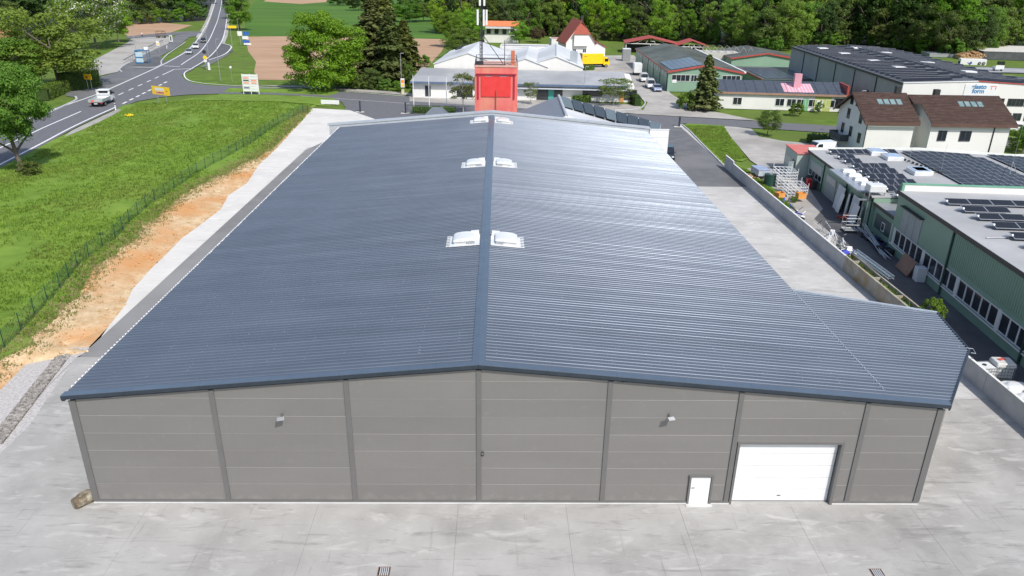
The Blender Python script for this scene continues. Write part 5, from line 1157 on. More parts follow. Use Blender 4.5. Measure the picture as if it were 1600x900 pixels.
# building hidden at the left edge
P = at(2, 112); T = thing('old_house', 'dark timbered house with red roof half hidden by trees at the left edge', 'house', (P.x - 16, P.y, 0), R(12)); gable_house(T, 16, 12, 4.5, 9.5, mat('dark_boards', (.05, .045, .04)), mat('old_red_tile', (.28, .09, .06), (.36, .14, .1), scale=2), 'x', ov=.8)

# brown roofed double house
M_bt = mat('brown_tile_roof', (.03, .014, .010), (.056, .028, .02), rough=.8, scale=2.5, bump=.5, bscale=10, stretch=(1, 3, 3), c3=(.065, .038, .028), s3=.9)
M_bw = mat('brown_board', (.09, .045, .035), rough=.6)
P = at(1298, 226); rzh = R(-1)
H = thing('brown_roof_house', 'white two-part house with brown tiled roofs and rows of skylights at right', 'house', (P.x + .2, P.y - 10.5, 0), rzh)
he = hgt((P.x, P.y - 10.5), 185); hrr = he + 2.85; W1 = 6.9; D1 = 10.5
def tiled(par, xa, xb, ya, yb, za, zb, m):       # roof slope with tile courses as real steps
    n = int(math.hypot(yb - ya, zb - za) / .36); b = MB()
    for k in range(n):
        t0, t1 = k / n, (k + 1) / n
        y0, z0 = ya + (yb - ya) * t0, za + (zb - za) * t0; y1, z1 = ya + (yb - ya) * t1, za + (zb - za) * t1
        b.ext([(xa, y0, z0 + .01), (xa, y1, z1 + .01), (xa, y1, z1 + .05), (xa, y0, z0 + .1)], (xb - xa, 0, 0))
    return b.build('roof_slope', m, par)
b = MB(); b.ext([(0, 0, 0), (0, D1, 0), (0, D1, he), (0, D1 / 2, hrr), (0, 0, he)], (W1, 0, 0)); b.build('wall', M_ww, H)
tiled(H, -.7, W1 + .5, -.6, D1 / 2, he - .35, hrr + .12, M_bt); tiled(H, -.7, W1 + .5, D1 + .6, D1 / 2, he - .35, hrr + .12, M_bt)
x2 = W1 + 2.2; W2 = 11.6
b = MB(); b.ext([(x2, -.6, 0), (x2, D1, 0), (x2, D1, he - .3), (x2, D1 / 2 - .3, hrr - .4), (x2, -.6, he - .3)], (W2, 0, 0)); b.box(W1, x2, 3.2, D1, 0, he); b.build('rear_part_wall', M_ww, H)
tiled(H, x2 - .4, x2 + W2 + .6, -1.2, D1 / 2 - .3, he - .45, hrr - .08, M_bt); tiled(H, W1 + .5, x2 + W2 + .6, D1 + .6, D1 / 2 - .3, he - .45, hrr - .08, M_bt); tiled(H, W1 + .5, x2 - .4, 2.4, D1 / 2 - .3, he + 1.8, hrr - .1, M_bt)
for xa, xb, y in ((-.72, W1 + .52, -.66), (x2 - .42, x2 + W2 + .62, -1.26)): MB().box(xa, xb, y, y + .06, he - .85, he - .38).build('fascia', M_bw, H)
for ya, yb, z1, z2 in ((-.6, D1 / 2, he - .4, hrr + .15), (D1 + .6, D1 / 2, he - .4, hrr + .15)):
    b = MB(); b.ext([(-.78, ya, z1 - .25), (-.78, yb, z2 - .3), (-.78, yb, z2), (-.78, ya, z1 + .05)], (.07, 0, 0)); b.build('barge_board', M_bw, H)
def skyl(x, yb, z0, slope, n):
    for k in range(n):
        y0 = yb; b = MB(); c, s_ = math.cos(slope), math.sin(slope); X = x + k * .95
        b.ext([(X, y0, z0 + .1), (X + .85, y0, z0 + .1), (X + .85, y0 + c * 1.3, z0 + .1 + s_ * 1.3), (X, y0 + c * 1.3, z0 + .1 + s_ * 1.3)], (0, 0, .08)); w_ = b.build('roof_window', M_frd, H)
        b = MB(); b.ext([(X + .08, y0 + .08 * c, z0 + .19 + s_ * .08), (X + .77, y0 + .08 * c, z0 + .19 + s_ * .08), (X + .77, y0 + c * 1.22, z0 + .19 + s_ * 1.22), (X + .08, y0 + c * 1.22, z0 + .19 + s_ * 1.22)], (0, 0, .015)); b.build('pane', mat('roof_pane', (.12, .2, .2), (.2, .28, .28), rough=.1, spec=.8), w_)
sl_ = math.atan2(hrr - he + .5, D1 / 2 + .6)
skyl(2.3, 2.7, he - .45 + 3.3 * math.tan(sl_), sl_, 4); skyl(x2 + 5.2, 2.4, he - .45 + 3.4 * math.tan(math.atan2(hrr - he + .35, D1 / 2 + .9)), sl_, 4)
MB().box(W1 - 1.2, W1 - .5, 5, 5.7, hrr - .5, hrr + 1.1).build('chimney', M_dark, H); MB().box(x2 + 2.6, x2 + 3.4, 5.2, 5.9, hrr - .6, hrr + .7).build('chimney', M_dark, H)
for a, z in ((2.0, he - 1.2), (6.4, he - 1.2), (1.4, he - 4), (4.6, he - 3.6), (7.6, he - 3.6), (4.0, he + 1.0), (6.0, he + 1.0)): win(H, 'l', a, z, 1.0, 1.5, fm=M_frd)
MB().box(-1.3, -.0, 5.4, 9.6, he - 4.6, he - 4.45).build('balcony_floor', M_conw, H); b = MB(); b.box(-1.36, -1.3, 5.35, 9.65, he - 4.5, he - 3.5); b.box(-1.3, 0, 5.35, 5.42, he - 4.5, he - 3.5); b.box(-1.3, 0, 9.58, 9.65, he - 4.5, he - 3.5); b.build('balcony_rail', mat('dark_grey_board', (.05, .06, .065)), H)
b = MB(); b.box(x2 + W2 - 2.4, x2 + W2 - 2.25, -.7, -.6, 0, he - .5); b.cyl((-.06, -.06, 0), (-.06, -.06, he - .4), .07); b.build('downpipe', M_dark, H)
for x, z, w_, h_ in ((x2 + 1.2, he - 3.0, 1.3, 1.5), (x2 + 4.4, he - 3.0, 1.7, 1.5)):
    o_w = win(H, 'f', x, z, w_, h_, fm=M_frd); o_w.location.y = -.6
o_w = win(H, 'f', W1 + .5, he - 2.5, 1.0, 1.3, fm=M_frd); o_w.location.y = 3.2
o_w = win(H, 'f', W1 + .5, he - 5, 1.0, 1.6, fm=M_frd); o_w.location.y = 3.2
MB().box(x2, x2 + 9, -7, -.65, 0, he - 6.4).build('terrace', M_rg, H)

# green factory at the right ------------------------------------------------
rf_ = math.atan2(-.085, 1)     # facade runs nearly along y
O1 = at(1259, 279); hf = hgt(O1, 236)
def fac(name, label, O, cat='factory'): return thing(name, label, cat, tuple(O), rf_)
T = fac('green_factory', 'long green factory building with flat grey roof, solar rows and white roof vents at right', O1); FL = 22.6
M_fr2 = mat('felt_roof', (.33, .335, .345), (.38, .385, .39), rough=.8, scale=.3, c3=(.29, .295, .3), s3=.12)
M_vent = M_dome
# local: y negative runs towards the camera
MB().box(0, 52, -FL, 0, 0, hf).build('wall', M_gw, T)
b = MB(); b.ext([(-.25, -FL, hf + .01), (14, -FL, hf + .45), (26, -FL, hf - .1), (52, -FL, hf + .6), (52, -FL, hf + .7), (26, -FL, hf + .02), (14, -FL, hf + .55), (-.25, -FL, hf + .12)], (0, FL + .1, 0)); b.build('roof', M_fr2, T)
b = MB(); b.ext([(-.25, .1, hf - .1), (14, .1, hf + .35), (26, .1, hf - .2), (52, .1, hf + .5), (52, .1, hf + .95), (26, .1, hf + .3), (14, .1, hf + .8), (-.25, .1, hf + .4)], (0, .3, 0)); b.build('rear_parapet', mat('pale_edge', (.6, .62, .58)), T)
MB().box(-.3, -.24, -FL, .1, hf - .15, hf + .16).build('eaves_trim', M_dark, T)
for y in (-6.6, -14.8, -FL + .2): MB().box(-.12, -.01, y, y + .14, 0, hf).build('downpipe', mat('dark_green', (.02, .05, .035)), T)
def lwin(a, z, w_, h_, bars, m=None, D=0): return win(T, 'l', a, z, w_, h_, bars=bars, fm=M_fr)
M_pale = mat('pale_pane', (.35, .36, .34), (.45, .46, .45), rough=.3, scale=3)
lwin(-6.0, .9, 5.2, 1.9, 3); b = MB(); b.box(-.08, -.03, -5.8, -1.2, 1.7, 2.7); b.build('pane_reflection', M_pale, T)  # pale sheet over the glass, the reflection put in as colour
M_gate = mat('grey_gate', (.27, .3, .31), (.3, .33, .34), rough=.5)
for y, w_ in ((-11.4, 3.6), (-14.4, 2.4), (-19.6, 3.2)):
    MB().box(-.06, -.005, y, y + w_, 0, 2.7).build('gate', M_gate if y > -17 else M_dark, T)
    MB().box(-.09, -.065, y + .2, y + w_ - .2, 1.8, 2.55).build('gate_window', M_pale if y > -12 else M_glass, T)
# canopy with white vent cowls
cy0, cy1 = -20.6, -10.6
b = MB(); b.box(-.9, 1.3, cy0, cy1, hf + .02, hf + .18); b.build('duct_cover', mat('duct_grey', (.33, .36, .40), (.38, .41, .45), rough=.4, metal=.4), T)
for k in range(5):
    y = cy1 - 1.0 - k * 1.95; 
    b = MB(); b.loft([[(.1, y - .75, hf + .19), (1.7, y - .75, hf + .19), (1.7, y + .25, hf + .19), (.1, y + .25, hf + .19)], [(.25, y - .6, hf + .5), (1.5, y - .6, hf + .5), (1.5, y + .1, hf + .5), (.25, y + .1, hf + .5)]]); b.build('vent_cowl', M_vent, T, bevel=.04)
    MB().box(1.75, 2.5, y - .7, y + .3, hf + .12, hf + .4).build('vent_base', M_dark, T)
y = cy0 - .4; MB().box(-.5, 1.2, y - 1.3, y + .1, hf + .5, hf + 1.25).build('air_unit', M_vent, T, bevel=.08); b = MB()
for q in ((-.4, y - 1.2), (1.1, y - 1.2), (-.4, y), (1.1, y)): b.cyl((q[0], q[1], 0), (q[0], q[1], hf + .5), .06) if q[0] < 0 else b.cyl((q[0], q[1], hf), (q[0], q[1], hf + .5), .06)
b.box(-1.4, .3, y - 1.2, y - 1.0, hf - .4, hf - .25); b.build('unit_frame', M_steel, T)
for (u, v) in ((1368, 241), (1393, 249), (1435, 272), (1487, 318) if False else (1437, 271)):
    p = at(u, v, hf + .3) - Vector(O1); cx = math.cos(-rf_) * p.x - math.sin(-rf_) * p.y; cyy = math.sin(-rf_) * p.x + math.cos(-rf_) * p.y
    r_ = MB().box(cx - 1.0, cx + 1.0, cyy - 1.2, cyy + 1.2, hf + .15, hf + .85).build('rooflight', M_dome, T, bevel=.06); MB().box(cx - .8, cx + .8, cyy - 1.0, cyy + 1.0, hf + .855, hf + .9).build('pane', mat('sky_pane', (.3, .4, .55), (.4, .5, .65), rough=.15), r_)
SP = None
def panel_mesh(w_, d_):
    b = MB(); b.box(0, w_, 0, d_, 0, .04); me = b.mesh('solar_panel', M_sol); me.materials.append(M_sof)
    b2 = MB(); i = .03
    b = MB(); b.box(i, w_ - i, i, d_ - i, .0, .045); n0 = len(b.f); b.box(0, w_, 0, i, 0, .05); b.box(0, w_, d_ - i, d_, 0, .05); b.box(0, i, i, d_ - i, 0, .05); b.box(w_ - i, w_, i, d_ - i, 0, .05)
    me = b.mesh('solar_panel', M_sol); me.materials.append(M_sof)
    for k, q in enumerate(me.polygons): q.material_index = 0 if k < n0 else 1
    return me
PM1, PM2 = panel_mesh(1.03, 1.72), panel_mesh(1.95, 1.1)
def tolocal(T, p):
    q = Vector((p[0] - T.location.x, p[1] - T.location.y)); a = -T.rotation_euler.z; return q.x * math.cos(a) - q.y * math.sin(a), q.x * math.sin(a) + q.y * math.cos(a)
def row(T, u0, v0, u1, v1, n, me, w_, z, tilt=R(9), zf=None):
    x0, y0 = tolocal(T, at(u0, v0, z)); x1, y1 = tolocal(T, at(u1, v1, z))
    for k in range(n):
        x = x0 + k * (w_ + .03); o = part('solar_panel', me, T, (x, y0, (zf(x) if zf else z) + .12), rot=(tilt, 0, 0))
    r_ = MB(); r_.cyl((x0 - .25, y0 + .9, z + .12), (x0 - .05, y0 + .3, z + .35), .1, n=6); r_.build('ballast', M_white, T)
zf1 = lambda x: hf + .12 + (.43 * x / 14 if x < 14 else .43 - .53 * (x - 14) / 12 if x < 26 else -.1 + .7 * (x - 26) / 26)
for (u0, v0, u1, v1, n) in ((1299, 242, 1387, 237, 8), (1312, 250, 1335, 248, 2), (1322, 257, 1347, 255, 2), (1335, 265, 1383, 263, 4), (1347, 273, 1395, 271, 4), (1359, 282, 1412, 280, 4), (1374, 291, 1425, 288, 4), (1388, 301, 1425, 299, 4), (1404, 311, 1420, 309, 3)):
    row(T, u0, v0, u1, v1, n, PM1, 1.03, hf + .2, zf=zf1)
x0, y0 = tolocal(T, at(1408, 238, hf + .5))
for j in range(12):
    for i in range(9 if j < 9 else 10): 
        if (j > 7 and i > 7) or (j < 1 and i > 7): continue
        x = x0 + i * 1.06 ; part('solar_panel', PM1, T, (x, y0 - 1.72 - j * 1.76, zf1(x) + .14), rot=(R(2), R(2), 0))
x0, y0 = tolocal(T, at(1541, 244, hf + .2))
for j in range(8):
    for i in range(8): x = x0 + i * 1.06; part('solar_panel', PM1, T, (x, y0 - 1.72 - j * 1.76, zf1(x) + .14), rot=(R(2), R(-1.5), 0))
b = MB()
for k in range(14): x, y = tolocal(T, at(1388 + k * 6.3, 243 + k * 2.4, hf + .3)); b.box(x - .12, x + .12, y - .12, y + .12, zf1(x), zf1(x) + .25)
b.build('roof_pegs', M_dark, T, kind='stuff')
def rod(T, u, v, z, h, tri=False):
    x, y = tolocal(T, at(u, v, z)); b = MB(); b.cyl((x, y, z + .1), (x, y, z + h), .025, .012, n=5); b.box(x - .2, x + .2, y - .2, y + .2, z, z + .12)
    if tri:
        for a in (0, 2.1, 4.2): b.cyl((x + math.cos(a) * .9, y + math.sin(a) * .9, z), (x, y, z + 1.6), .03, n=5)
    b.build('lightning_rod', M_steel, T)
rod(T, 1363, 275, hf, 2.2); rod(T, 1420, 254, hf + .4, 2.5); rod(T, 1469, 272, hf + .2, 3.5); rod(T, 1577, 274, hf + .3, 6, True); rod(T, 1395, 295, hf, 2.2)
# connecting link and taller factory part
x_, y_ = 0, -FL
T = fac('factory_link', 'lower green link with a dark ribbon window between the two factory parts', fr(O1, rf_, 0, -FL - .02)); LL = 5.4; hl = hf - .6
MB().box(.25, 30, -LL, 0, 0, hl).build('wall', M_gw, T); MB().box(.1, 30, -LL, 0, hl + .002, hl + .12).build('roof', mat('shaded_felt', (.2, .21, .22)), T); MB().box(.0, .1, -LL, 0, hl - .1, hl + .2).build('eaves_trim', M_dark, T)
b = MB(); b.box(.19, .245, -LL + .4, -.8, .9, 2.4); wn = b.build('ribbon_window', mat('dark_teal', (.03, .06, .065), rough=.3), T); b = MB(); b.box(.15, .19, -3.4, -2.6, 1.1, 2.0); b.build('window_sash', M_fr, wn); b = MB(); b.box(.13, .15, -3.3, -2.7, 1.2, 1.9); b.build('pane', M_glass, wn)
b = MB(); b.box(.1, .245, -LL + .02, -LL + .35, .8, 2.6); b.build('pier', M_ww, T)
O2 = fr(O1, rf_, 0, -FL - LL - .04); h2 = hgt((O2.x, O2.y), 299)
print('factory heights', hf, h2, O1, O2)
T = fac('tall_green_factory', 'taller green factory part with a long ribbon of dark windows at the right edge', O2); L2 = 44
MB().box(0, 30, -L2, 0, 0, h2).build('wall', M_gw, T)
MB().box(-.2, 30, -L2, -.2, h2 + .003, h2 + .12).build('roof', M_fr2, T); MB().box(-.28, -.2, -L2, 0, h2 - .2, h2 + .16).build('eaves_trim', M_dark, T)
MB().box(.25, 30, -.25, .0, h2 + .004, h2 + .75).build('rear_parapet', M_ww, T); b = MB(); b.box(0, 30, -.3, .06, h2 + .755, h2 + .85); b.box(0, .24, -.3, .06, h2 + .01, h2 + .75); b.build('parapet_cap', mat('green_cap', (.12, .3, .2)), T)
y = -.6; k = 0; zb_ = 1.0
while y > -36:
    o_ = MB(); o_.box(-.05, 0, y - .38, y, zb_ - .1, zb_ + 1.55); o_.build('pier', M_ww, T); y -= .4
    for q in range(5):
        w_ = win(T, 'l', y - 1.22, zb_, 1.2, 1.5, bars=0); y -= 1.22
    k += 1
MB().box(-.14, -.052, -36, -.2, zb_ - .2, zb_ - .1).build('window_sill', M_ww, T)
for y in (-11.6, -24): MB().box(-.16, -.01, y, y + .16, 0, h2).build('downpipe', mat('dark_green', (.02, .05, .035)), T)
for k in range(3): MB().box(-.05, -.003, -3.05 - k * 1.35, -1.75 - k * 1.35, zb_ + 1.55, zb_ + 3.9).build('hatch_panel', mat('grey_panel', (.26, .29, .29), rough=.5), T)
MB().box(-.4, -.003, -5.95, -1.6, zb_ + 3.95, zb_ + 4.05).build('drip_edge', M_dark, T)
b = MB(); y = -12
while y > -L2: b.box(-.04, 0, y - .09, y, zb_ + 1.9, h2 - .25); y -= .3
b.build('sheet_ribs', M_gw, T, kind='stuff')
for r_, (u0, v0, u1, n) in enumerate(((1482, 321, 1600, 8), (1508, 333, 1580, 2), (1531, 345, 1600, 3), (1556, 359, 1640, 4), (1585, 376, 1640, 4), (1612, 392, 1680, 3))):
    row(T, u0, v0, u1, v0 - 2, n, PM2, 1.95, h2 + .2, tilt=R(12))
b = MB(); x, y = tolocal(T, at(1540, 375, h2)); b.cyl((x, y, h2 + .2), (x + 2.6, y + .3, h2 + .25), .05); b.build('cable_pipe', M_steel, T)
# red roofed shed at the corner
T = thing('corner_shed', 'small shed with red flat roof and an open dark door at the factory corner', 'shed', tuple(fr(O1, rf_, 0, .3)), rf_); hs = hf - .5
MB().box(-1.5, 2.2, 0, 5.6, 0, hs).build('wall', mat('pale_green_wall', (.36, .42, .38), (.42, .48, .44)), T)
MB().box(-1.6, 2.3, -.15, 5.7, hs + .003, hs + .12).build('roof', mat('red_roof', (.5, .12, .1), (.56, .18, .15), scale=.6), T)
MB().box(-1.56, -1.503, .5, 1.6, .05, 2.2).build('doorway', mat('brown_dark', (.06, .035, .03)), T); MB().box(-1.54, -1.503, 2.2, 5, .9, 2.2).build('side_window', M_pale, T)
MB().cbox(-2.1, .1, 1.15, 1.1, .06, 2.1, R(30)).build('open_door', mat('door_steel', (.2, .25, .27)), T)
# ------------------------------------------------------------------ vehicles
M_tyre = mat('tyre', (.012, .012, .012), rough=.85); M_rim = mat('rim', (.35, .36, .37), rough=.35, metal=.7)
M_hl = mat('headlight', (.7, .72, .75), rough=.15, spec=.8); M_tl = mat('tail_light', (.4, .02, .02), rough=.25); M_plastic = mat('black_plastic', (.02, .02, .022), rough=.6)
M_vg = mat('vehicle_glass', (.01, .014, .018), (.02, .025, .03), rough=.06, spec=.9)
def paint(name, c): return mat('paint_' + name, c, tuple(k * 1.05 for k in c), rough=.28, coat=.6, scale=.5, metal=.1)
def wheels(T, xs, w_, r=.32, wd=.22):
    for x in xs:
        for y in (-w_ / 2 + wd / 2 - .02, w_ / 2 - wd / 2 + .02):
            t = MB(); t.cyl((x, y - wd / 2, r), (x, y + wd / 2, r), r, n=16); o = t.build('wheel', M_tyre, T)
            s_ = -1 if y < 0 else 1; MB().cyl((x, y + s_ * (wd / 2 - .02), r), (x, y + s_ * (wd / 2 + .012), r), r * .62, n=12).build('rim', M_rim, o)
def car(name, label, col, loc, rz, kind='car', group=None):
    """front towards +x"""
    T = thing(name, label, 'van' if kind == 'van' else 'car', loc, rz, group); P = paint(*col)
    if kind == 'car': L, W, prof, cab = 4.35, 1.78, [(-2.17, .35), (-2.2, .75), (-2.05, .98), (-1.2, 1.0), (1.0, .95), (1.95, .78), (2.15, .6), (2.15, .32)], [(-1.95, .98), (-1.55, 1.38), (-.2, 1.46), (.35, 1.40), (1.05, .94)]
    elif kind == 'suv': L, W, prof, cab = 4.5, 1.85, [(-2.2, .4), (-2.25, .9), (-2.15, 1.05), (-1.2, 1.08), (1.0, 1.04), (2.05, .92), (2.22, .7), (2.2, .38)], [(-2.1, 1.05), (-1.9, 1.6), (-.2, 1.68), (.3, 1.62), (1.0, 1.03)]
    else: L, W, prof, cab = 5.0, 1.95, [(-2.5, .4), (-2.52, 1.1), (-2.5, 1.2), (1.0, 1.2), (2.0, 1.05), (2.4, .85), (2.45, .4)], [(-2.5, 1.2), (-2.42, 1.95), (.7, 1.98), (1.0, 1.85), (1.75, 1.1)]
    rings = []
    for y, k in ((-W / 2, .93), (-W / 2 + .08, 1), (W / 2 - .08, 1), (W / 2, .93)): rings.append([(x * (1 if abs(y) < W / 2 - .01 else .985), y, .32 + (z - .32) * k) for x, z in prof])
    MB().loft(rings).build('body', P, T, bevel=.04)
    c0 = [(x, z) for x, z in cab]; rings = []
    for y, k in ((-W / 2 + .06, 0), (-W / 2 + .2, 1), (W / 2 - .2, 1), (W / 2 - .06, 0)):
        rings.append([(x if i in (0, len(c0) - 1) else x * .97, y, z if k else (z if i in (0, len(c0) - 1) else c0[0][1] + .02)) for i, (x, z) in enumerate(c0)])
    MB().loft(rings).build('windows', M_vg if kind != 'van' else P, T)
    zt = max(z for x, z in cab); xa = cab[1][0]; xb = cab[-2][0]
    MB().box(xa + .05, xb - .05, -W / 2 + .2, W / 2 - .2, zt - .06, zt + .02).build('roof', P, T, bevel=.02)
    if kind == 'van':
        b = MB(); b.ext([(1.02, -W / 2 + .25, 1.86), (1.74, -W / 2 + .15, 1.16), (1.74, W / 2 - .15, 1.16), (1.02, W / 2 - .25, 1.86)], (.03, 0, .03)); b.build('windscreen', M_vg, T)
        for s_ in (-1, 1): b = MB(); b.ext([(.2, s_ * (W / 2 - .04), 1.25), (1.2, s_ * (W / 2 - .04), 1.25), (.9, s_ * (W / 2 - .1), 1.75), (.2, s_ * (W / 2 - .1), 1.75)], (0, s_ * .03, 0)); b.build('side_window', M_vg, T)
        MB().box(-2.56, -2.5, -.7, .7, 1.35, 1.8).build('rear_window', M_vg, T)
    else:
        for xx, x2 in ((cab[2][0] - .5, cab[2][0] - .42), (cab[2][0] + .3, cab[2][0] + .38)):
            b = MB(); 
            for s_ in (-1, 1): b.ext([(xx, s_ * (W / 2 - .055), cab[0][1]), (x2, s_ * (W / 2 - .055), cab[0][1]), (x2, s_ * (W / 2 - .19), zt - .03), (xx, s_ * (W / 2 - .19), zt - .03)], (0, s_ * .02, 0))
            b.build('pillar', P, T)
    wheels(T, (-L * .3, L * .31), W)
    for s_ in (-1, 1):
        z = .68 if kind != 'van' else .85; xf = max(x for x, _ in prof)
        MB().cbox(xf - .04, s_ * (W / 2 - .3), z, .12, .36, .14).build('headlight', M_hl, T, bevel=.02); MB().cbox(min(x for x, _ in prof) + .03, s_ * (W / 2 - .2), z + .12, .1, .2, .28).build('tail_light', M_tl, T)
        MB().cbox(cab[-1][0] - .15, s_ * (W / 2 + .08), cab[-1][1] + .08, .12, .18, .12).build('mirror', P, T)
    MB().box(xf - .02, xf + .015, -.5, .5, .36, .5).build('grille', M_plastic, T); MB().box(xf, xf + .025, -.26, .26, .5, .6).build('number_plate', M_white, T)
    return T
def heading(u0, v0, u1, v1): a, b = at(u0, v0), at(u1, v1); return math.atan2(b.y - a.y, b.x - a.x)
# flatbed truck on the main road
p = at(156, 166.5); rz = heading(137, 170, 190, 146)
p = at(161, 163); T = thing('flatbed_truck', 'white flatbed truck with grey drop sides driving away on the main road', 'truck', tuple(p), rz); PW = paint('white', (.72, .73, .74))
b = MB(); rg = []
for y, k in ((-1.0, .95), (-.9, 1), (.9, 1), (1.0, .95)): rg.append([(1.05, y * k if abs(y) < .95 else y, .5), (1.05, y, 1.35), (1.1, y * .92, 2.25), (2.0, y * .9, 2.28), (2.65, y * .95, 1.45), (3.15, y * .96, 1.15), (3.25, y, .5)])
MB().loft(rg).build('cab', PW, T, bevel=.04)
b = MB(); b.ext([(2.06, -.82, 2.2), (2.68, -.88, 1.5), (2.68, .88, 1.5), (2.06, .82, 2.2)], (.03, 0, .03)); b.build('windscreen', M_vg, T)
for s_ in (-1, 1):
    b = MB(); b.ext([(1.25, s_ * .99, 1.42), (2.45, s_ * .99, 1.42), (2.0, s_ * .94, 2.1), (1.25, s_ * .94, 2.1)], (0, s_ * .03, 0)); b.build('side_window', M_vg, T)
    MB().cbox(2.3, s_ * 1.16, 1.6, .15, .22, .32).build('mirror', M_plastic, T); MB().cbox(3.2, s_ * .75, .85, .12, .32, .2).build('headlight', M_hl, T)
MB().box(1.0, 1.05, -.7, .7, 1.7, 2.05).build('rear_window', M_vg, T)
MB().box(-2.9, 3.0, -.42, .42, .45, .68).build('chassis', M_plastic, T)
bed = MB().box(-3.0, .85, -1.05, 1.05, .78, .9).build('bed', mat('bed_floor', (.35, .36, .36), rough=.6), T)
M_al = mat('drop_side', (.33, .40, .39), (.42, .49, .48), rough=.4, metal=.4)
MB().box(-3.0, .85, -1.08, -1.04, .78, 1.25).build('side_board', M_al, T); MB().box(-3.0, .85, 1.04, 1.08, .78, 1.25).build('side_board', M_al, T)
tg = MB().box(-3.05, -3.0, -1.08, 1.08, .78, 1.25).build('tailgate', M_al, T); MB().box(-3.07, -3.052, .2, .62, .85, 1.18).build('red_mark', mat('mark_red', (.6, .1, .07)), tg); MB().box(-3.065, -3.052, -.8, .15, .98, 1.08).build('mark_strip', mat('mark_pale', (.55, .4, .38)), tg)
b = MB(); b.box(.88, .94, -1.05, 1.05, .9, 1.15); b.box(.88, .94, -1.05, 1.05, 1.45, 1.62); b.box(.88, .94, -1.05, 1.05, 2.1, 2.25); b.box(.88, .94, -1.05, -.95, .9, 2.3); b.box(.88, .94, .95, 1.05, .9, 2.3); b.build('headboard', PW, T)
wheels(T, (-1.7, 2.35), 2.05, .36, .25)
for s_ in (-1, 1): MB().cbox(-3.02, s_ * .85, .62, .08, .3, .14).build('tail_light', M_tl, T)
MB().box(-3.04, -2.98, -.26, .26, .5, .62).build('number_plate', M_white, T)
T.scale = (1.18, 1.18, 1.18)
# other traffic
car('car', 'small silver car approaching on the main road ahead of the white one', ('silver', (.35, .38, .42)), tuple(at(296, 84)), heading(313, 62, 294, 84))
car('car', 'tall white car following the small silver car on the main road', ('white', (.72, .73, .74)), tuple(at(306.5, 75.5)), heading(318, 52, 302, 78), 'suv')
car('car', 'black car, last of the three driving towards the junction', ('black', (.015, .016, .02)), tuple(at(318, 66)), heading(326, 46, 315, 68))
gr = 'vehicles along the green hall'
car('van', 'white delivery van second in the row beside the green hall', ('white', (.72, .73, .74)), tuple(at(1006, 127)), heading(985, 95, 1030, 141), 'van', gr)
car('van', 'white van with dark windscreen third in the row beside the green hall', ('white', (.72, .73, .74)), tuple(at(1016, 137)), heading(985, 95, 1030, 141), 'van', gr)
car('car', 'small blue and silver car nearest the street in the row beside the green hall', ('bluegrey', (.25, .3, .45)), tuple(at(1026, 142)), heading(985, 95, 1030, 141), 'car', gr)
car('van', 'white van parked in front of the brown roofed house behind the factory roof', ('white', (.72, .73, .74)), tuple(at(1279, 241)), heading(1300, 240, 1250, 243), 'van')
car('car', 'dark car parked beside the far right corner of the hall', ('black', (.015, .016, .02)), tuple(at(1043, 247)), heading(1043, 235, 1048, 262), 'suv')
car('car', 'white car parked under the wide carport', ('white', (.72, .73, .74)), (at(1020, 71).x, at(1020, 71).y, 0), R(-80)); car('car', 'dark car parked under the wide carport', ('black', (.015, .016, .02)), (at(992, 71).x, at(992, 71).y, 0), R(-80))
car('car', 'white car seen past the right end of the brown roofed house', ('white', (.72, .73, .74)), tuple(at(1578, 205)), R(160), 'car')
# box trailer by the green hall
p = at(995, 117); T = thing('box_trailer', 'tall white box trailer first in the row beside the green hall', 'trailer', tuple(p), heading(985, 95, 1030, 141)); MB().box(-1.9, 1.9, -1.05, 1.05, .75, 3.1).build('box', M_white, T, bevel=.04); wheels(T, (-.4, .5), 2.1, .33); MB().box(1.9, 3.0, -.06, .06, .5, .6).build('drawbar', M_plastic, T); MB().box(-1.8, 1.8, -.9, .9, .5, .74).build('chassis', M_plastic, T)
p = at(983, 95); T = thing('grey_container', 'grey container standing at the far end of the green hall', 'container', tuple(p), rzg); MB().box(-2.2, .2, -1.5, 1.5, .1, 3.6).build('body', M_gs, T); b = MB()
for k in range(7): b.box(-2.1 + k * .33, -2.0 + k * .33, -1.56, -1.5, .3, 3.4)
b.build('ribs', M_gs, T); MB().box(-2.2, .2, -1.5, 1.5, 3.603, 3.68).build('lid', M_white, T)
# yellow box truck
p = at(925, 105); T = thing('yellow_box_truck', 'yellow box truck with white roof and open rear parked behind the showroom', 'truck', tuple(p), R(14)); MY = mat('truck_yellow', (.80, .50, .005), (.84, .54, .01), rough=.35, coat=.4)
MB().box(-3.2, 2.6, -1.2, 1.2, .95, 3.5).build('box', MY, T, bevel=.03); MB().box(-3.2, 2.6, -1.15, 1.15, 3.503, 3.56).build('roof', M_white, T); MB().box(-3.26, -3.203, -1.1, 1.1, 1.05, 3.3).build('rear_opening', mat('grey_inside', (.2, .22, .25)), T)
MB().box(-2.7, -1.9, -1.215, -1.203, 2.7, 2.85).build('red_mark', M_red, T)
MB().loft([[(2.7, y, .6), (2.7, y * .96, 2.6), (3.7, y * .94, 2.5), (4.3, y * .96, 1.5), (4.4, y, .6)] for y in (-1.1, 1.1)]).build('cab', MY, T, bevel=.05); b = MB(); b.ext([(3.75, -.95, 2.4), (4.3, -1, 1.55), (4.3, 1, 1.55), (3.75, .95, 2.4)], (.04, 0, .03)); b.build('windscreen', M_vg, T)
MB().box(3.0, 3.9, -1.13, -1.08, 1.5, 2.2).build('side_window', M_vg, T)
MB().box(-3.1, 4.2, -.5, .5, .5, .9).build('chassis', M_plastic, T); wheels(T, (-2.0, 3.4), 2.3, .42, .28); T.scale = (1.12, 1.12, 1.12)
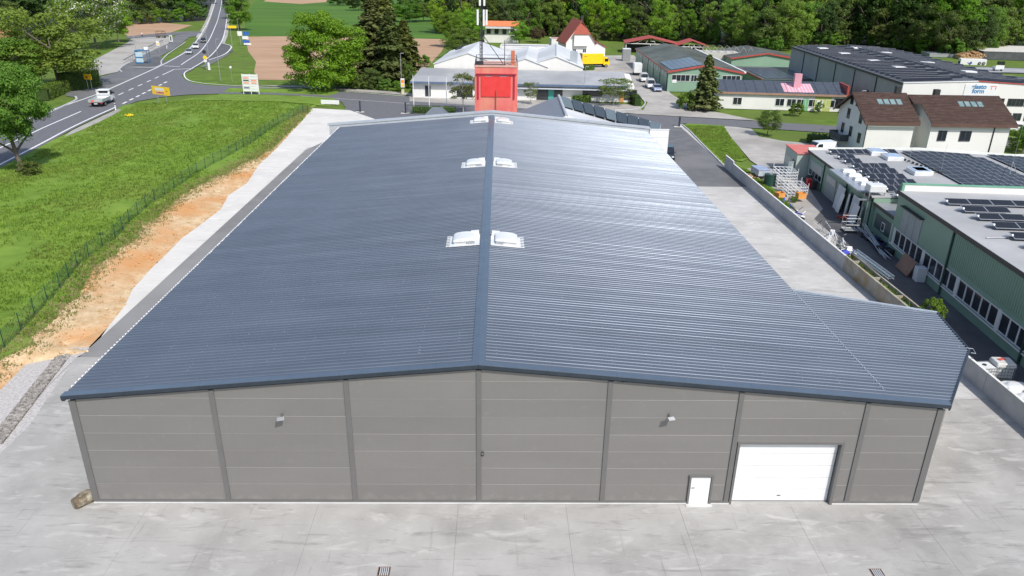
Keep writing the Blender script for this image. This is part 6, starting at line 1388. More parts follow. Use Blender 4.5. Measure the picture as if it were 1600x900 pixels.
# trailer and cab far right
p = atY(1499, 105, 246); T = thing('white_semitrailer', 'white semitrailer with a blue and red emblem parked before the dark walled hall', 'trailer', (p.x, p.y, 0), R(-12)); zz = hgt(p, 92); MB().box(0, 7.6, 0, 2.4, zz - 2.5, zz).build('box', M_white, T, bevel=.04); MB().ext([(2.3, -.03, zz - 1.4), (3.1, -.03, zz - .6), (3.5, -.03, zz - 1.2), (2.8, -.03, zz - 1.8)], (0, .02, 0)).build('emblem', mat('emblem_blue', (.02, .06, .25)), T); MB().ext([(1.9, -.03, zz - 1.2), (2.3, -.03, zz - .8), (2.4, -.03, zz - 1.3)], (0, .02, 0)).build('emblem', M_red, T); wheels(T, (5.6, 6.8), 0, .45)
MB().box(0, 7.6, .4, 2, .8, zz - 2.5).build('chassis', M_plastic, T)
p = atY(1557, 116, 228); T = thing('white_truck_cab', 'white truck cab with red flank near the right edge behind the large hall', 'truck', (p.x, p.y, 0), R(-100)); zz = hgt(p, 104); MB().loft([[(-1, y, .6), (-1, y, zz), (.9, y, zz), (1.1, y, 1.8), (1.1, y, .6)] for y in (-1.2, 1.2)]).build('cab', M_white, T, bevel=.06); MB().box(1.0, 1.14, -1.05, 1.05, 1.9, 2.9).build('windscreen', M_vg, T); MB().box(-.8, .8, 1.2, 1.24, 1, 2).build('red_panel', M_red, T); wheels(T, (-.1,), 2.3, .48)
b = MB(); rr = random.Random(3); p = atY(1500, 92, 262)
for i in range(160): x, z = rr.uniform(0, 9), 0; z = rr.random() * 1.9 * (1 - abs(x - 4.5) / 5.5); b.cyl((x, rr.uniform(-.3, .3), z + .9), (x + rr.uniform(-.3, .3), 3, z + .9), rr.uniform(.12, .25), n=6)
b.cbox(4.5, 1.5, .45, 9, 3, .9)
T = thing('wood_pile', 'heap of reddish firewood logs between the grey shed and the dark walled hall', 'wood', (p.x, p.y, 0)); b.build('logs', mat('logs', (.35, .2, .1), (.5, .32, .18), scale=2), T)

# ------------------------------------------------------------------ retaining wall on the right
M_wtop = mat('wall_top', (.62, .62, .6), (.7, .7, .68), rough=.8)
rw = thing('retaining_wall', 'long grey concrete retaining wall of upright elements between the hall yard and the factory yard', 'wall', (0, 0, 0))
y = 104.0; k = 0
while y > 24:
    L_ = 1.99; hgt_ = 1.75 if y > 100.4 else 1.45; x = 32.2
    m = M_conw if y > 66 or y < 51 else M_const
    if y > 100.4 or True:
        b = MB(); b.box(x - .14 + random.uniform(-.012, .012), x, y - L_ + .015, y, 0, hgt_); o = b.build('wall_element', m, rw)
        b = MB(); b.box(x - .155, x + .02, y - L_ + .1, y - .06, hgt_ + .002, hgt_ + .03); b.build('top_edge', M_wtop if m is M_conw else M_const, o)
    y -= L_; k += 1
pl = thing('planter_wall', 'second lower stained wall forming a weedy trough along the yard', 'wall', (0, 0, 0))
y = 66
while y > 52:
    b = MB(); b.box(33.45, 33.59, y - 1.98, y, 0, 1.1); b.build('wall_element', M_const, pl)
    if int(y) % 4 < 2: MB().box(32.21, 33.44, y - .1, y, 0, 1.05).build('cross_wall', M_const, pl)
    y -= 2
MB().box(32.22, 33.44, 52, 66, 0, .75).build('soil', mat('planter_soil', (.12, .1, .06), (.2, .17, .1), scale=2), pl)
pts = [(random.uniform(32.35, 33.35), random.uniform(52.5, 66), .75) for _ in range(260)]
tufts('trough_weeds', pts, .1, .35, .12, M_tuft, 'weeds growing in the stained wall trough')
bush('bush', (33.9, 52.3, 0), 1.9, 2.5, 'bright green bush at the near end of the stained trough beside the annex roof')
pts = [(32.4 + random.random() * 2.4, random.uniform(84, 103), 0) for _ in range(2500)] + [(32.4 + random.random() * 1.1, random.uniform(66, 84), 0) for _ in range(900)]
tufts('wall_weeds', pts, .08, .3, .1, M_tuft, 'green weeds behind the retaining wall beside the factory yard')
sheet('wall_grass', [(32.21, 84), (34.4, 84), (35.4, 92), (35.2, 103.5), (32.21, 103.5)], .01, M_grass)
# clutter behind the wall
def clutter(name, label, cat, loc): return thing(name, label, cat, loc)
rr = random.Random(11)
T = clutter('scrap_pile', 'tangled pile of white and grey scrap poles and frames behind the retaining wall', 'scrap', (33.6, 70, 0)); 
for k in range(46):
    x, y, z = rr.uniform(-.9, 1.0), rr.uniform(-4, 4.5), rr.uniform(.1, 1.5); a = rr.uniform(0, 3.1); L_ = rr.uniform(.8, 2.6); b = MB(); d = Vector((math.cos(a) * L_ * .35, math.sin(a) * L_, rr.uniform(-.5, .5)))
    b.cyl((x, y, z), Vector((x, y, z)) + d, rr.uniform(.02, .045), n=6); b.build('scrap_pole', rr.choice([M_white, M_steel, M_steel, M_plastic]), T)
for k in range(8): MB().cbox(rr.uniform(-.8, .8), rr.uniform(-4, 4), rr.uniform(.3, 1.3), rr.uniform(.4, 1.1), .05, rr.uniform(.4, .9), rr.random() * 3, rr.random()).build('scrap_sheet', rr.choice([M_white, M_steel]), T)
T = clutter('scrap_pile', 'dark heap of scrap and hoses behind the retaining wall near the green weeds', 'scrap', (33.5, 80, 0))
for k in range(34):
    x, y, z = rr.uniform(-.8, .8), rr.uniform(-4.5, 4.5), rr.uniform(.05, .8); a = rr.uniform(0, 3.1); L_ = rr.uniform(.4, 1.6); b = MB(); b.cyl((x, y, z), (x + math.cos(a) * L_ * .5, y + math.sin(a) * L_, z + rr.uniform(-.3, .4)), rr.uniform(.03, .09), n=6); b.build('scrap_piece', rr.choice([M_plastic, M_steel, M_white, mat('blue_plastic', (.03, .05, .4))]), T)
T = clutter('tarpaulin', 'small bright blue tarpaulin bundle at the end of the scrap poles', 'tarpaulin', (33.1, 66.4, .9)); MB().loft([[(-.4, -.3, 0), (.4, -.35, 0), (.45, .3, 0), (-.35, .35, 0)], [(-.3, -.2, .3), (.2, -.25, .35), (.3, .15, .25), (-.2, .25, .3)]]).build('cover', mat('blue_plastic', (.03, .05, .4)), T, bevel=.05)
T = thing('ladder_stack', 'stack of long pale blue aluminium ladders lying across the stained trough', 'ladder', (33.8, 62.5, 1.2), R(2))
for q in range(2):
    L0 = part('ladder', MB().box(-.25, -.2, -3.4, 3.4, 0, .09).box(.2, .25, -3.4, 3.4, 0, .09).mesh('ladder', mat('ladder_blue', (.4, .5, .58), rough=.35, metal=.5)), T, (q * .18, q * .3, q * .12))
    for k in range(20): MB().box(-.2, .2, -3.3 + k * .34, -3.26 + k * .34, .03, .06).build('rung', M_steel, L0)
def crate_rack(loc, lab, n, m, rz=0):
    T = thing('steel_rack', lab, 'rack', loc, rz)
    for lv in range(n):
        z = .15 + lv * .38; b = MB()
        b.box(-1.2, 1.2, -1.5, -1.44, z, z + .06); b.box(-1.2, 1.2, 1.44, 1.5, z, z + .06); b.box(-1.2, -1.14, -1.5, 1.5, z, z + .06); b.box(1.14, 1.2, -1.5, 1.5, z, z + .06)
        for k in range(5): b.box(-1.1 + k * .5, -1.04 + k * .5, -1.44, 1.44, z, z + .05)
        b.build('frame_layer', m, T)
    b = MB()
    for x in (-1.17, 1.17):
        for y in (-1.47, 1.47): b.cyl((x, y, 0), (x, y, .3 + n * .38), .035, n=6)
    b.build('posts', m, T); return T
crate_rack((37.2, 94.5, 0), 'taller stack of white steel stillage frames in the factory yard', 6, M_white, rf_); crate_rack((37.0, 90.2, 0), 'lower near stack of white steel frames beside the orange chair', 4, M_white, rf_)
T = thing('car_trailer', 'small trailer with pale blue grey cover parked before the steel racks', 'trailer', (35.4, 98.6, 0), R(95)); MB().box(-1.3, 1.3, -.8, .8, .45, 1.2).build('body', mat('trailer_grey', (.4, .45, .5)), T, bevel=.03); MB().box(-1.35, 1.35, -.85, .85, 1.2, 1.32).build('cover', mat('cover_blue', (.25, .3, .42)), T, bevel=.03); wheels(T, (0,), 1.7, .3, .18); MB().box(1.3, 2.3, -.04, .04, .4, .47).build('drawbar', M_plastic, T)
T = thing('water_barrel', 'dark green round barrel behind the retaining wall beside the racks', 'barrel', (35.3, 94.4, 0)); MB().cyl((0, 0, 0), (0, 0, 1.5), .75, n=20).build('body', mat('barrel_green', (.015, .05, .04), rough=.4), T); MB().cyl((0, 0, 1.5), (0, 0, 1.6), .3, n=12).build('lid', M_steel, T)
def crate(loc, lab, rz, m): T = thing('crate', lab, 'crate', loc, rz); MB().box(-.5, .5, -.4, .4, 0, .08).build('base', m, T); b = MB(); b.box(-.5, -.45, -.4, .4, .08, .7); b.box(.45, .5, -.4, .4, .08, .7); b.box(-.45, .45, -.4, -.35, .08, .7); b.box(-.45, .45, .35, .4, .08, .7); b.build('sides', m, T); return T
M_or = mat('orange_wood', (.6, .25, .05), (.7, .33, .1))
crate((34.6, 88.5, 0), 'orange wooden crate lying in the weeds behind the retaining wall', .4, M_or); crate((36.6, 87.0, .4), 'orange crate standing on scrap beside the lower white frames', .1, M_or)
T = thing('board_heap', 'small heap of light orange boards on the grass behind the wall start', 'boards', (34.2, 98.2, 0))
for k in range(12): MB().cbox(rr.uniform(-.7, .7), rr.uniform(-.7, .7), .06 + k * .03, 1.3, .16, .03, rr.random() * 3).build('board', mat('light_board', (.6, .36, .22), (.7, .45, .3)), T)
pbush('bush', 1239, 316, 14, 10, 'bright green cushion shrub behind the retaining wall')
# bins
def bin_(p, lab, m): T = thing('wheeled_bin', lab, 'bin', tuple(p), rf_); MB().loft([[(-.24, -.26, .08), (.24, -.26, .08), (.24, .26, .08), (-.24, .26, .08)], [(-.3, -.34, 1.05), (.3, -.34, 1.05), (.3, .34, 1.05), (-.3, .34, 1.05)]]).build('body', m, T); MB().box(-.32, .32, -.36, .38, 1.05, 1.12).build('lid', m, T); MB().cyl((-.3, .25, .1), (.3, .25, .1), .1).build('wheels', M_tyre, T)
bp = fr(O1, rf_, -1.0, -4.6); bin_(bp, 'red wheeled bin standing before the factory facade', mat('bin_red', (.5, .02, .03), rough=.4)); bin_(fr(O1, rf_, -.8, -3.6), 'black wheeled bin left behind the red bin', M_plastic); bin_(fr(O1, rf_, -.6, -5.5), 'black wheeled bin right of the red bin', M_plastic); bin_(fr(O1, rf_, -.5, -2.9), 'black wheeled bin nearest the corner shed', M_plastic)
# leaning boards at the facade
def lean(yl, w_, h_, lab, m, off=.9):
    off *= .55; o = fr(O1, rf_, -off, yl); T = thing('leaning_panel', lab, 'panel', tuple(o), rf_); b = MB(); b.ext([(0, 0, 0), (0, w_, 0), (off * .45, w_, h_), (off * .45, 0, h_)], (-.05, 0, .02)); b.build('board', m, T); return T
lean(-15.6, 2.2, 2.8, 'wide pale grey panel leaning on the factory wall', mat('pale_board', (.5, .52, .54)), 1.3); lean(-15.9, 1.0, 2.2, 'white narrow panel leaning in front of the wide pale one', M_white, 1.6); lean(-16.9, .5, 2.5, 'slim white panel leaning on the factory wall by the pallet trucks', M_white, .8)
lean(-20.0, 1.9, 2.9, 'large pale panel leaning beside the dark factory doorway', mat('pale_board', (.5, .52, .54)), 1.1); lean(-20.6, 1.6, 2.2, 'white panel leaning lowest at the dark factory doorway', M_white, 1.5); lean(-21.0, .35, 2.3, 'narrow white strip leaning right of the dark doorway', M_white, .8)
T = thing('pallet_truck', 'red hand pallet truck standing between the leaning panels', 'trolley', tuple(fr(O1, rf_, -1.1, -17.9)), rf_); b = MB(); b.box(-.5, .5, -.5, -.35, .1, .25); b.box(-.5, .5, .1, .25, .1, .25); b.build('forks', mat('trolley_red', (.5, .06, .04)), T); MB().box(.4, .6, -.5, .3, .1, .6).build('chassis', mat('trolley_red', (.5, .06, .04)), T); b = MB(); b.cyl((.55, -.1, .5), (.8, -.1, 1.3), .03); b.cyl((.8, -.35, 1.3), (.8, .15, 1.3), .03); b.build('handle', M_plastic, T); MB().cyl((-.3, -.5, .08), (-.3, .3, .08), .08).build('wheel', M_tyre, T)
T = thing('mesh_cart', 'grey wire mesh cart standing before the dark doorway', 'trolley', tuple(fr(O1, rf_, -1.9, -22.6)), rf_); b = MB()
for x in (-.7, .7):
    for y in (-.6, .6): b.cyl((x, y, .1), (x, y, 1.7), .03, n=6)
for z in (.25, .9, 1.6):
    b.cyl((-.7, -.6, z), (.7, -.6, z), .025, n=6); b.cyl((-.7, .6, z), (.7, .6, z), .025, n=6); b.cyl((-.7, -.6, z), (-.7, .6, z), .025, n=6); b.cyl((.7, -.6, z), (.7, .6, z), .025, n=6)
b.build('frame', M_steel, T); MB().box(-.7, .7, -.6, .6, .2, .24).build('deck', M_gs, T)
T = thing('pole_stack', 'long steel poles lying along the factory wall under the ribbon window', 'poles', tuple(fr(O1, rf_, -1.2, -27)), rf_)
for k in range(9): MB().cyl((rr.uniform(-.7, .5), -4.2 + rr.uniform(-.5, .5), rr.uniform(.05, .4)), (rr.uniform(-.6, .8), 4.0 + rr.uniform(-.5, .5), rr.uniform(.1, 1.1)), .035, n=6).build('pole', M_steel, T)
for k in range(9): MB().cbox(rr.uniform(.2, .9), rr.uniform(-3, 3), .3, .6, .8, .5, rr.random()).build('bundle', rr.choice([M_plastic, mat('navy', (.02, .03, .09))]), T)
T = thing('brown_board', 'large reddish brown board leaning below the factory windows', 'panel', tuple(fr(O1, rf_, -.9, -35.8)), rf_); MB().ext([(-.3, 0, .1), (-.3, 2.6, .1), (.3, 2.6, 1.5), (.3, 0, 1.5)], (-.06, 0, .02)).build('board', mat('brown_board_m', (.2, .1, .07), (.27, .15, .1)), T)
T = thing('white_cabinet', 'white cabinet standing below the factory windows beside the brown board', 'cabinet', tuple(fr(O1, rf_, -.9, -36.9)), rf_); MB().box(0, .8, 0, .8, .02, 1.35).build('body', mat('pale_board', (.5, .52, .54)), T, bevel=.03); MB().box(-.02, 0, .05, .75, .1, 1.3).build('door', M_white, T)
# containers behind the near end of the wall
def ibc(loc, lab, tarp, rz):
    T = thing('liquid_container', lab, 'tank', loc, rz); MB().box(-.58, .58, -.48, .48, .16, 1.14).build('tank', mat('milky_plastic', (.6, .62, .62), (.7, .71, .7), rough=.4), T, bevel=.06); MB().cyl((0, 0, 1.14), (0, 0, 1.19), .13, n=14).build('cap', M_plastic, T)
    MB().box(-.6, .6, -.5, .5, 0, .14).build('pallet', M_gs, T); b = MB()
    for z in (.2, .42, .66, .9, 1.12):
        for s_ in (-1, 1): b.box(-.62, .62, s_ * .515 - .012, s_ * .515 + .012, z, z + .025); b.box(s_ * .615 - .012, s_ * .615 + .012, -.5, .5, z, z + .025)
    for k in range(7):
        x = -.6 + k * .2
        for s_ in (-1, 1): b.box(x - .01, x + .01, s_ * .53 - .01, s_ * .53 + .01, .14, 1.15)
    for k in range(6):
        y = -.5 + k * .2
        for s_ in (-1, 1): b.box(s_ * .63 - .01, s_ * .63 + .01, y - .01, y + .01, .14, 1.15)
    b.build('cage', M_steel, T)
    if tarp: MB().loft([[(-.66, -.56, 1.0), (.66, -.56, 1.0), (.66, .56, 1.0), (-.66, .56, 1.0)], [(-.6, -.5, 1.3), (.62, -.48, 1.27), (.58, .5, 1.33), (-.6, .5, 1.28)]]).build('film_cover', mat('film', (.55, .55, .53), (.7, .7, .68), rough=.3, bump=.8, bscale=5), T, bevel=.05); MB().cbox(-.1, .1, 1.34, .5, .25, .02, .4).build('red_label', mat('mark_red', (.6, .1, .07)), T)
    return T
c1 = at(1536, 572, 1.2); _i1 = at(1531, 570, 1.15); _i2 = at(1561, 566, 1.3); ibc((max(_i1.x, 32.95), _i1.y, 0), 'caged white liquid container with a black cap behind the wall', False, R(4)); ibc((max(_i2.x, 34.25), _i2.y, .15), 'caged container with film cover and red label behind the wall', True, R(-6))
def bag(loc, lab, sx, sy, sz, seed):
    import bmesh
    bm = bmesh.new(); bmesh.ops.create_icosphere(bm, subdivisions=4, radius=1)
    for v_ in bm.verts:
        c = v_.co.copy(); d = 1 + .18 * noise.noise(c * 1.6 + Vector((seed, 0, 0))) + .1 * abs(noise.noise(c * 4 + Vector((0, seed, 0)))); c = Vector([math.copysign(abs(q) ** .6, q) for q in c]) * d; v_.co = Vector((c.x * sx, c.y * sy, max(c.z, -.75) * sz))
    me = bpy.data.meshes.new('bag'); bm.to_mesh(me); bm.free(); me.materials.append(mat('white_film', (.62, .63, .63), (.8, .8, .8), rough=.35, bump=.6, bscale=8)); me.shade_smooth()
    o = bpy.data.objects.new('film_bag', me); COL.objects.link(o); o.location = loc; tag(o, lab, 'bag', 'film bags behind the wall'); return o
for i, (x, y, z, lab) in enumerate(((33.6, 41.6, .6, 'white film bag directly before the two caged containers'), (33.5, 40.2, .5, 'crumpled white film bag second from the caged containers'), (34.5, 39.4, .6, 'white film bag third from the caged containers, by the yard'), (33.6, 38.6, .5, 'white film bag nearest the right edge behind the wall'), (34.6, 37.8, .55, 'white film bag at the right edge of the row'))): bag((x, y, z), lab, .75, .62, .5, i * 3.1)
bag((33.5, 37.2, .5), 'small folded white film bag at the very right edge behind the wall', .6, .5, .4, 20)
T = thing('safety_ladder_rail', 'small rail and bracket fixed at the right corner of the annex roof', 'rail', (C2.x, C2.y + .2, zr(C2.x))); b = MB(); b.cyl((-.1, 0, .05), (.25, -.1, .05), .02); b.cyl((.25, -.1, .05), (.2, -.5, -.05), .02); b.cyl((.2, -.5, -.05), (-.1, -.5, .0), .02); b.build('rail', M_steel, T)

# ------------------------------------------------------------------ fence, signs, poles
M_fg = mat('fence_green', (.01, .055, .04), (.015, .07, .05), rough=.5, metal=.2)
fe = thing('meadow_fence', 'dark green wire mesh fence with slim posts along the top of the dirt bank', 'fence', (0, 0, 0))
pts = resample([Vector((p.x, p.y, 0)) for p in fence_w], 2.55)
for a, c in zip(pts, pts[1:]):
    za, zc = field_h(a.x, a.y), field_h(c.x, c.y); MB().cyl((a.x, a.y, za - .1), (a.x, a.y, za + 1.45), .035, n=8).build('post', M_fg, fe)
    b = MB(); d = (c - a); n = 13
    for k in range(n):
        p = a.lerp(c, k / n); z = za + (zc - za) * k / n; b.box(p.x - .005, p.x + .005, p.y - .005, p.y + .005, z + .04, z + 1.3)
    for k in range(9): z = .05 + k * .155; b.cyl((a.x, a.y, za + z), (c.x, c.y, zc + z), .006 if k not in (0, 8) else .011, n=4, caps=False)
    b.build('mesh_panel', M_fg, fe)
e_ = pts[-1]; b = MB(); z = field_h(e_.x, e_.y); b.cyl((e_.x, e_.y, z - .1), (e_.x, e_.y, z + 1.5), .045); b.cyl((e_.x, e_.y, z + 1.2), (e_.x + .7, e_.y - .9, z), .03); b.build('end_post', M_fg, fe)
def post_sign(lab, u, v, vt, board, m, cat='sign', name='road_sign', r=.05, rz=None):
    p = at(u, v); T = thing(name, lab, cat, tuple(p), rz if rz is not None else 0); h = hgt(p, vt); MB().cyl((0, 0, 0), (0, 0, h), r, n=8).build('post', M_steel, T); return T, h
# yellow two-legged panels
M_ys = mat('sign_yellow', (.80, .50, .01), (.84, .54, .02), rough=.45); M_ltr = mat('lettering_red', (.45, .06, .05))
def yellow_board(u0, v0, u1, v1, vt, vb, lab, marks):
    A, B = at(u0, v0), at(u1, v1); T = frame('detour_sign', lab, 'sign', A, B); W = (B - A).length; zt = hgt(A, vt); zb = hgt(A, vb)
    for x in (W * .2, W * .8): MB().cyl((x, 0.05, 0), (x, .05, zt - .1), .05, n=8).build('post', M_steel, T)
    o = MB().box(-W * .12, W * 1.12, -.05, 0, zb, zt).build('board', M_ys, T, bevel=.02)
    for (a, c, z0, z1, m) in marks: MB().box(W * a, W * c, -.062, -.052, zb + (zt - zb) * z0, zb + (zt - zb) * z1).build('marking', m, o)
yellow_board(244, 163, 266, 166, 134, 147, 'yellow board with white and red fields on two posts in the meadow', [(.1, .75, .5, .82, M_white), (.1, .75, .12, .42, mat('sign_pink', (.7, .35, .25))), (.16, .7, .2, .34, M_ltr), (.88, .96, .45, .6, M_ltr)])
yellow_board(136, 140, 146, 141, 115, 124, 'yellow board on two posts before the tall dark hedge', [(.2, .5, .2, .6, M_red)])
p = at(363, 73); T = thing('direction_sign', 'yellow direction sign high on a slim post beside the far road', 'sign', tuple(p)); h = hgt(p, 40); MB().cyl((0, 0, 0), (0, 0, h), .07).build('post', M_steel, T); h1 = hgt(p, 44); MB().box(-.6, 2.2, -.1, -.03, h1, h).build('board', M_ys, T)
# white advertising boards
A, B = at(381, 147), at(405, 147.5); T = frame('company_sign', 'white and red multi-field company sign on posts beside the side street', 'sign', A, B); W = (B - A).length; zt = hgt(A, 116); zb = hgt(A, 143)
for x in (0, W / 2, W): MB().box(x - .06, x + .06, 0, .12, 0, zt + .1).build('post', M_white, T)
M_ps = mat('sign_salmon', (.65, .2, .12)); M_pb = mat('sign_dark', (.05, .06, .12)); cols_ = [[M_white, M_ps, M_dark, M_ps, M_white, M_pb, M_white], [M_white, M_white, M_ps, M_ps, M_white, M_white, M_white]]
for c_ in range(2):
    for r_ in range(7):
        z1 = zt - (zt - zb) * r_ / 7; z0 = zt - (zt - zb) * (r_ + .86) / 7; o = MB().box(W * (.02 + .5 * c_), W * (.48 + .5 * c_), -.06, 0, z0, z1).build('field', M_white, T)
        if cols_[c_][r_] is not M_white: MB().box(W * (.07 + .5 * c_), W * (.43 + .5 * c_), -.075, -.062, z0 + .1, z1 - .1).build('marking', cols_[c_][r_], o)
# low white board by the gate
p = at(502, 163); T = thing('low_white_board', 'low white board lying on the grass corner by the hall entrance', 'board', tuple(p), R(-6)); MB().box(0, 3.7, -.1, .1, .1, .9).build('board', M_white, T); b = MB(); b.box(.3, .45, -.25, .25, 0, .1); b.box(3.2, 3.35, -.25, .25, 0, .1); b.build('feet', M_conw, T)
def gatepost(u, v, vt, lab):
    p = at(u, v); T = thing('gate_post', lab, 'post', tuple(p), 0, 'posts of the yard gates'); h = hgt(p, vt); MB().box(-.14, .14, -.14, .14, 0, h).build('post', M_fasc, T); MB().box(-.16, .16, -.16, .16, h, h + .04).build('cap', M_fasc, T); MB().box(-.9, .7, -.4, .4, 0, .04).build('footing', M_concL, T)
gatepost(563, 175, 158, 'dark gate post at the left side of the hall entrance, by the low white board'); gatepost(634, 177, 160, 'dark gate post at the right side of the hall entrance, beside the mesh fence'); gatepost(1061, 198, 182, 'dark gate post at the top of the right drive')
p = at(637, 178); T = thing('entrance_fence', 'dark mesh fence with hedge behind the hall entrance', 'fence', tuple(p), R(-4)); b = MB()
for k in range(10): b.box(k * 1.2, k * 1.2 + .05, 0, .05, 0, 1.7)
for k in range(60): b.box(k * .2, k * .2 + .012, .015, .03, .05, 1.65)
b.box(0, 12, 0, .04, 1.62, 1.68); b.box(0, 12, 0, .04, .05, .1); b.build('mesh', M_fasc, T)
hedge([tuple(at(645, 176))[:2], tuple(at(712, 178))[:2]], 1.0, 1.3, ML['mid'], 'green hedge behind the dark mesh entrance fence', 200)
# flagpoles and lights
for u, v, vt, lab in ((647, 174, 118, 'left white flagpole before the showroom'), (671, 172, 118, 'middle white flagpole before the showroom'), (698, 172, 119, 'right white flagpole before the showroom, by the birch')):
    p = at(u, v); T = thing('flagpole', lab, 'flagpole', tuple(p), 0, 'flagpoles before the showroom'); h = hgt(p, vt); MB().cyl((0, 0, 0), (0, 0, h), .09, .06, n=8).build('pole', M_white, T); MB().cyl((0, 0, h), (0, 0, h + .15), .09, n=8).build('cap', M_steel, T)
def lamp(u, v, vt, lab, arm=0, r=.08):
    p = at(u, v); T = thing('street_lamp', lab, 'street lamp', tuple(p), 0, 'street lamps'); h = hgt(p, vt); MB().cyl((0, 0, 0), (0, 0, h), r, r * .6, n=8).build('pole', M_steel, T)
    b = MB(); b.cyl((0, 0, h), (arm or .4, 0, h + .15), .04, n=6); b.build('arm', M_steel, T); MB().cbox((arm or .4), 0, h + .12, .7, .28, .12).build('lamp_head', M_gs, T, bevel=.03)
for u, v, vt, lab in ((345, 127, 62, 'tall street lamp on the grass corner at the junction'), (327, 95, 40, 'street lamp standing at the road edge past the junction'), (912, 158, 105, 'street lamp before the white showroom wall'), (374, 58, 30, 'street lamp beside the far road near the dense tree'), (213, 84, 44, 'slender street lamp left of the bus shelter'), (1333, 213, 143, 'street lamp on the lawn left of the brown roofed house'), (628, 146, 84, 'street lamp beside the spruces by the showroom')): lamp(u, v, vt, lab)
def delineator(u, v, vt, lab): p = at(u, v); T = thing('delineator_post', lab, 'post', tuple(p), 0, 'white roadside marker posts'); h = min(hgt(p, vt), 1.3); o = MB().loft([[(-.09, -.06, 0), (.09, -.06, 0), (.09, .06, 0), (-.09, .06, 0)], [(-.08, -.05, h), (.08, -.05, h - .06), (.08, .05, h - .06), (-.08, .05, h)]]).build('post', M_white, T); MB().box(-.095, .095, -.065, .065, h - .35, h - .15).build('band', M_plastic, T)
delineator(181, 172, 160, 'white marker post on the gravel shoulder beside the flatbed truck'); delineator(70, 172, 161, 'white marker post on the verge below the rounded hedge')
# traffic signs at the junction
p = at(323, 109); T = thing('junction_sign_group', 'post with dark, yellow and white discs at the junction island', 'sign', tuple(p)); h = hgt(p, 78); MB().cyl((0, 0, 0), (0, 0, h), .06).build('post', M_steel, T)
for z, m, s_ in ((h - .5, M_plastic, .5), (h - 1.9, M_ys, .5), (h - 2.7, M_white, .45)): MB().cyl((0, -.12, z), (0, -.06, z), s_, n=12).build('disc', m, T)
p = at(323, 109); T = thing('white_bollard_sign', 'white upright bollard with rounded head on the grass corner of the junction', 'bollard', (p.x + .9, p.y - .6, 0)); MB().cyl((0, 0, 0), (0, 0, 1.9), .32, .3, n=14).build('body', M_white, T, bevel=.05)
p = at(363, 128); T = thing('reflector_post', 'slim post with small white top on the grass corner', 'post', tuple(p)); h = hgt(p, 105); MB().cyl((0, 0, 0), (0, 0, h), .04).build('post', M_steel, T); MB().cyl((0, -.08, h), (0, .08, h), .28, n=12).build('disc', M_white, T)
p = at(628, 146); T = thing('pedestrian_sign', 'tall orange and white sign board on a post beside the side street', 'sign', (p.x + .3, p.y - .4, 0)); h = hgt(p, 122); MB().cyl((0, 0, 0), (0, 0, h), .06).build('post', M_steel, T); o = MB().box(-.42, .42, -.12, -.06, h - 1.9, h).build('board', M_white, T); MB().box(-.3, .3, -.14, -.122, h - 1.0, h - .3).build('marking', mat('sign_orange', (.7, .2, .02)), o); MB().box(-.3, .3, -.14, -.122, h - 1.7, h - 1.2).build('marking', M_ys, o); MB().box(-.3, .3, -.3, .3, 0, .9).build('base', mat('sign_base', (.5, .45, .3)), T)
p = at(476, 137); T = thing('small_street_sign', 'small orange and white sign left under the round tree', 'sign', tuple(p)); h = hgt(p, 127); MB().cyl((0, 0, 0), (0, 0, h), .05).build('post', M_steel, T); o = MB().box(-.35, .35, -.08, -.04, h - .9, h).build('board', M_white, T); MB().box(-.25, .25, -.095, -.082, h - .7, h - .2).build('marking', mat('sign_orange', (.7, .2, .02)), o)
p = at(681, 150); T = thing('white_totem', 'white upright totem sign with a grey round mark before the showroom', 'sign', tuple(p)); h = hgt(p, 135); o = MB().box(-.35, .35, -.1, .1, 0, h).build('body', M_white, T, bevel=.02); MB().cyl((0, -.13, h - .5), (0, -.102, h - .5), .2, n=14).build('emblem', M_gs, o)
part('crown', crown('lilac'), thing('lilac_shrub', 'lilac shrub in purple bloom before the showroom', 'shrub', tuple(at(688, 150))), (0, 0, 1.9), scale=(2.3, 1.8, 2.1))
# blue and white boards at the field track
p = at(381, 71); T = thing('field_signs', 'blue and white direction boards stacked at the field track', 'sign', tuple(p)); 
MB().cyl((-1, 0, 0), (-1, 0, 4.6), .07).build('post', M_steel, T); MB().cyl((1.2, 0, 0), (1.2, 0, 4.6), .07).build('post', M_steel, T); M_sb = mat('sign_blue', (.02, .10, .36))
for x0, x1, z0, z1, m in ((.2, 2.2, 3.4, 4.6, M_sb), (-1.7, -.1, 3.2, 4.7, M_white), (-.2, 1.9, 2.1, 3.1, M_white), (-.2, 2.2, .9, 1.8, M_sb), (.1, 2.6, .2, .8, M_white)): MB().box(x0, x1, -.15, -.08, z0, z1).build('board', m, T)
# bus stop
A = at(213, 99.5); T = thing('bus_shelter', 'blue and white glazed bus shelter at the bus bay', 'shelter', tuple(A), R(8)); M_bb = mat('shelter_blue', (.02, .11, .24), (.03, .15, .3), rough=.35)
h = hgt(A, 80); MB().box(0, 3.2, 0, 2.6, h, h + .25).build('roof', M_bb, T, bevel=.04)
for x in (.08, 3.12):
    for y in (.08, 2.5): MB().box(x - .07, x + .07, y - .07, y + .07, 0, h).build('post', M_bb, T)
MB().box(.15, 2.0, .0, .05, .4, h * .45).build('glass_panel', mat('shelter_glass', (.35, .45, .5), rough=.1), T); MB().box(.15, 2.0, .0, .05, h * .55, h - .2).build('glass_panel', mat('shelter_glass', (.35, .45, .5)), T); MB().box(.1, 2.05, -.02, .07, h * .45, h * .55).build('band', M_bb, T); MB().box(.1, 2.05, -.02, .07, .05, .4).build('band', M_bb, T); MB().box(0.02, .06, .2, 2.4, .3, h - .1).build('side_panel', M_bb, T); MB().box(.4, 2.8, 1.7, 2.2, .42, .5).build('bench', M_gs, T)
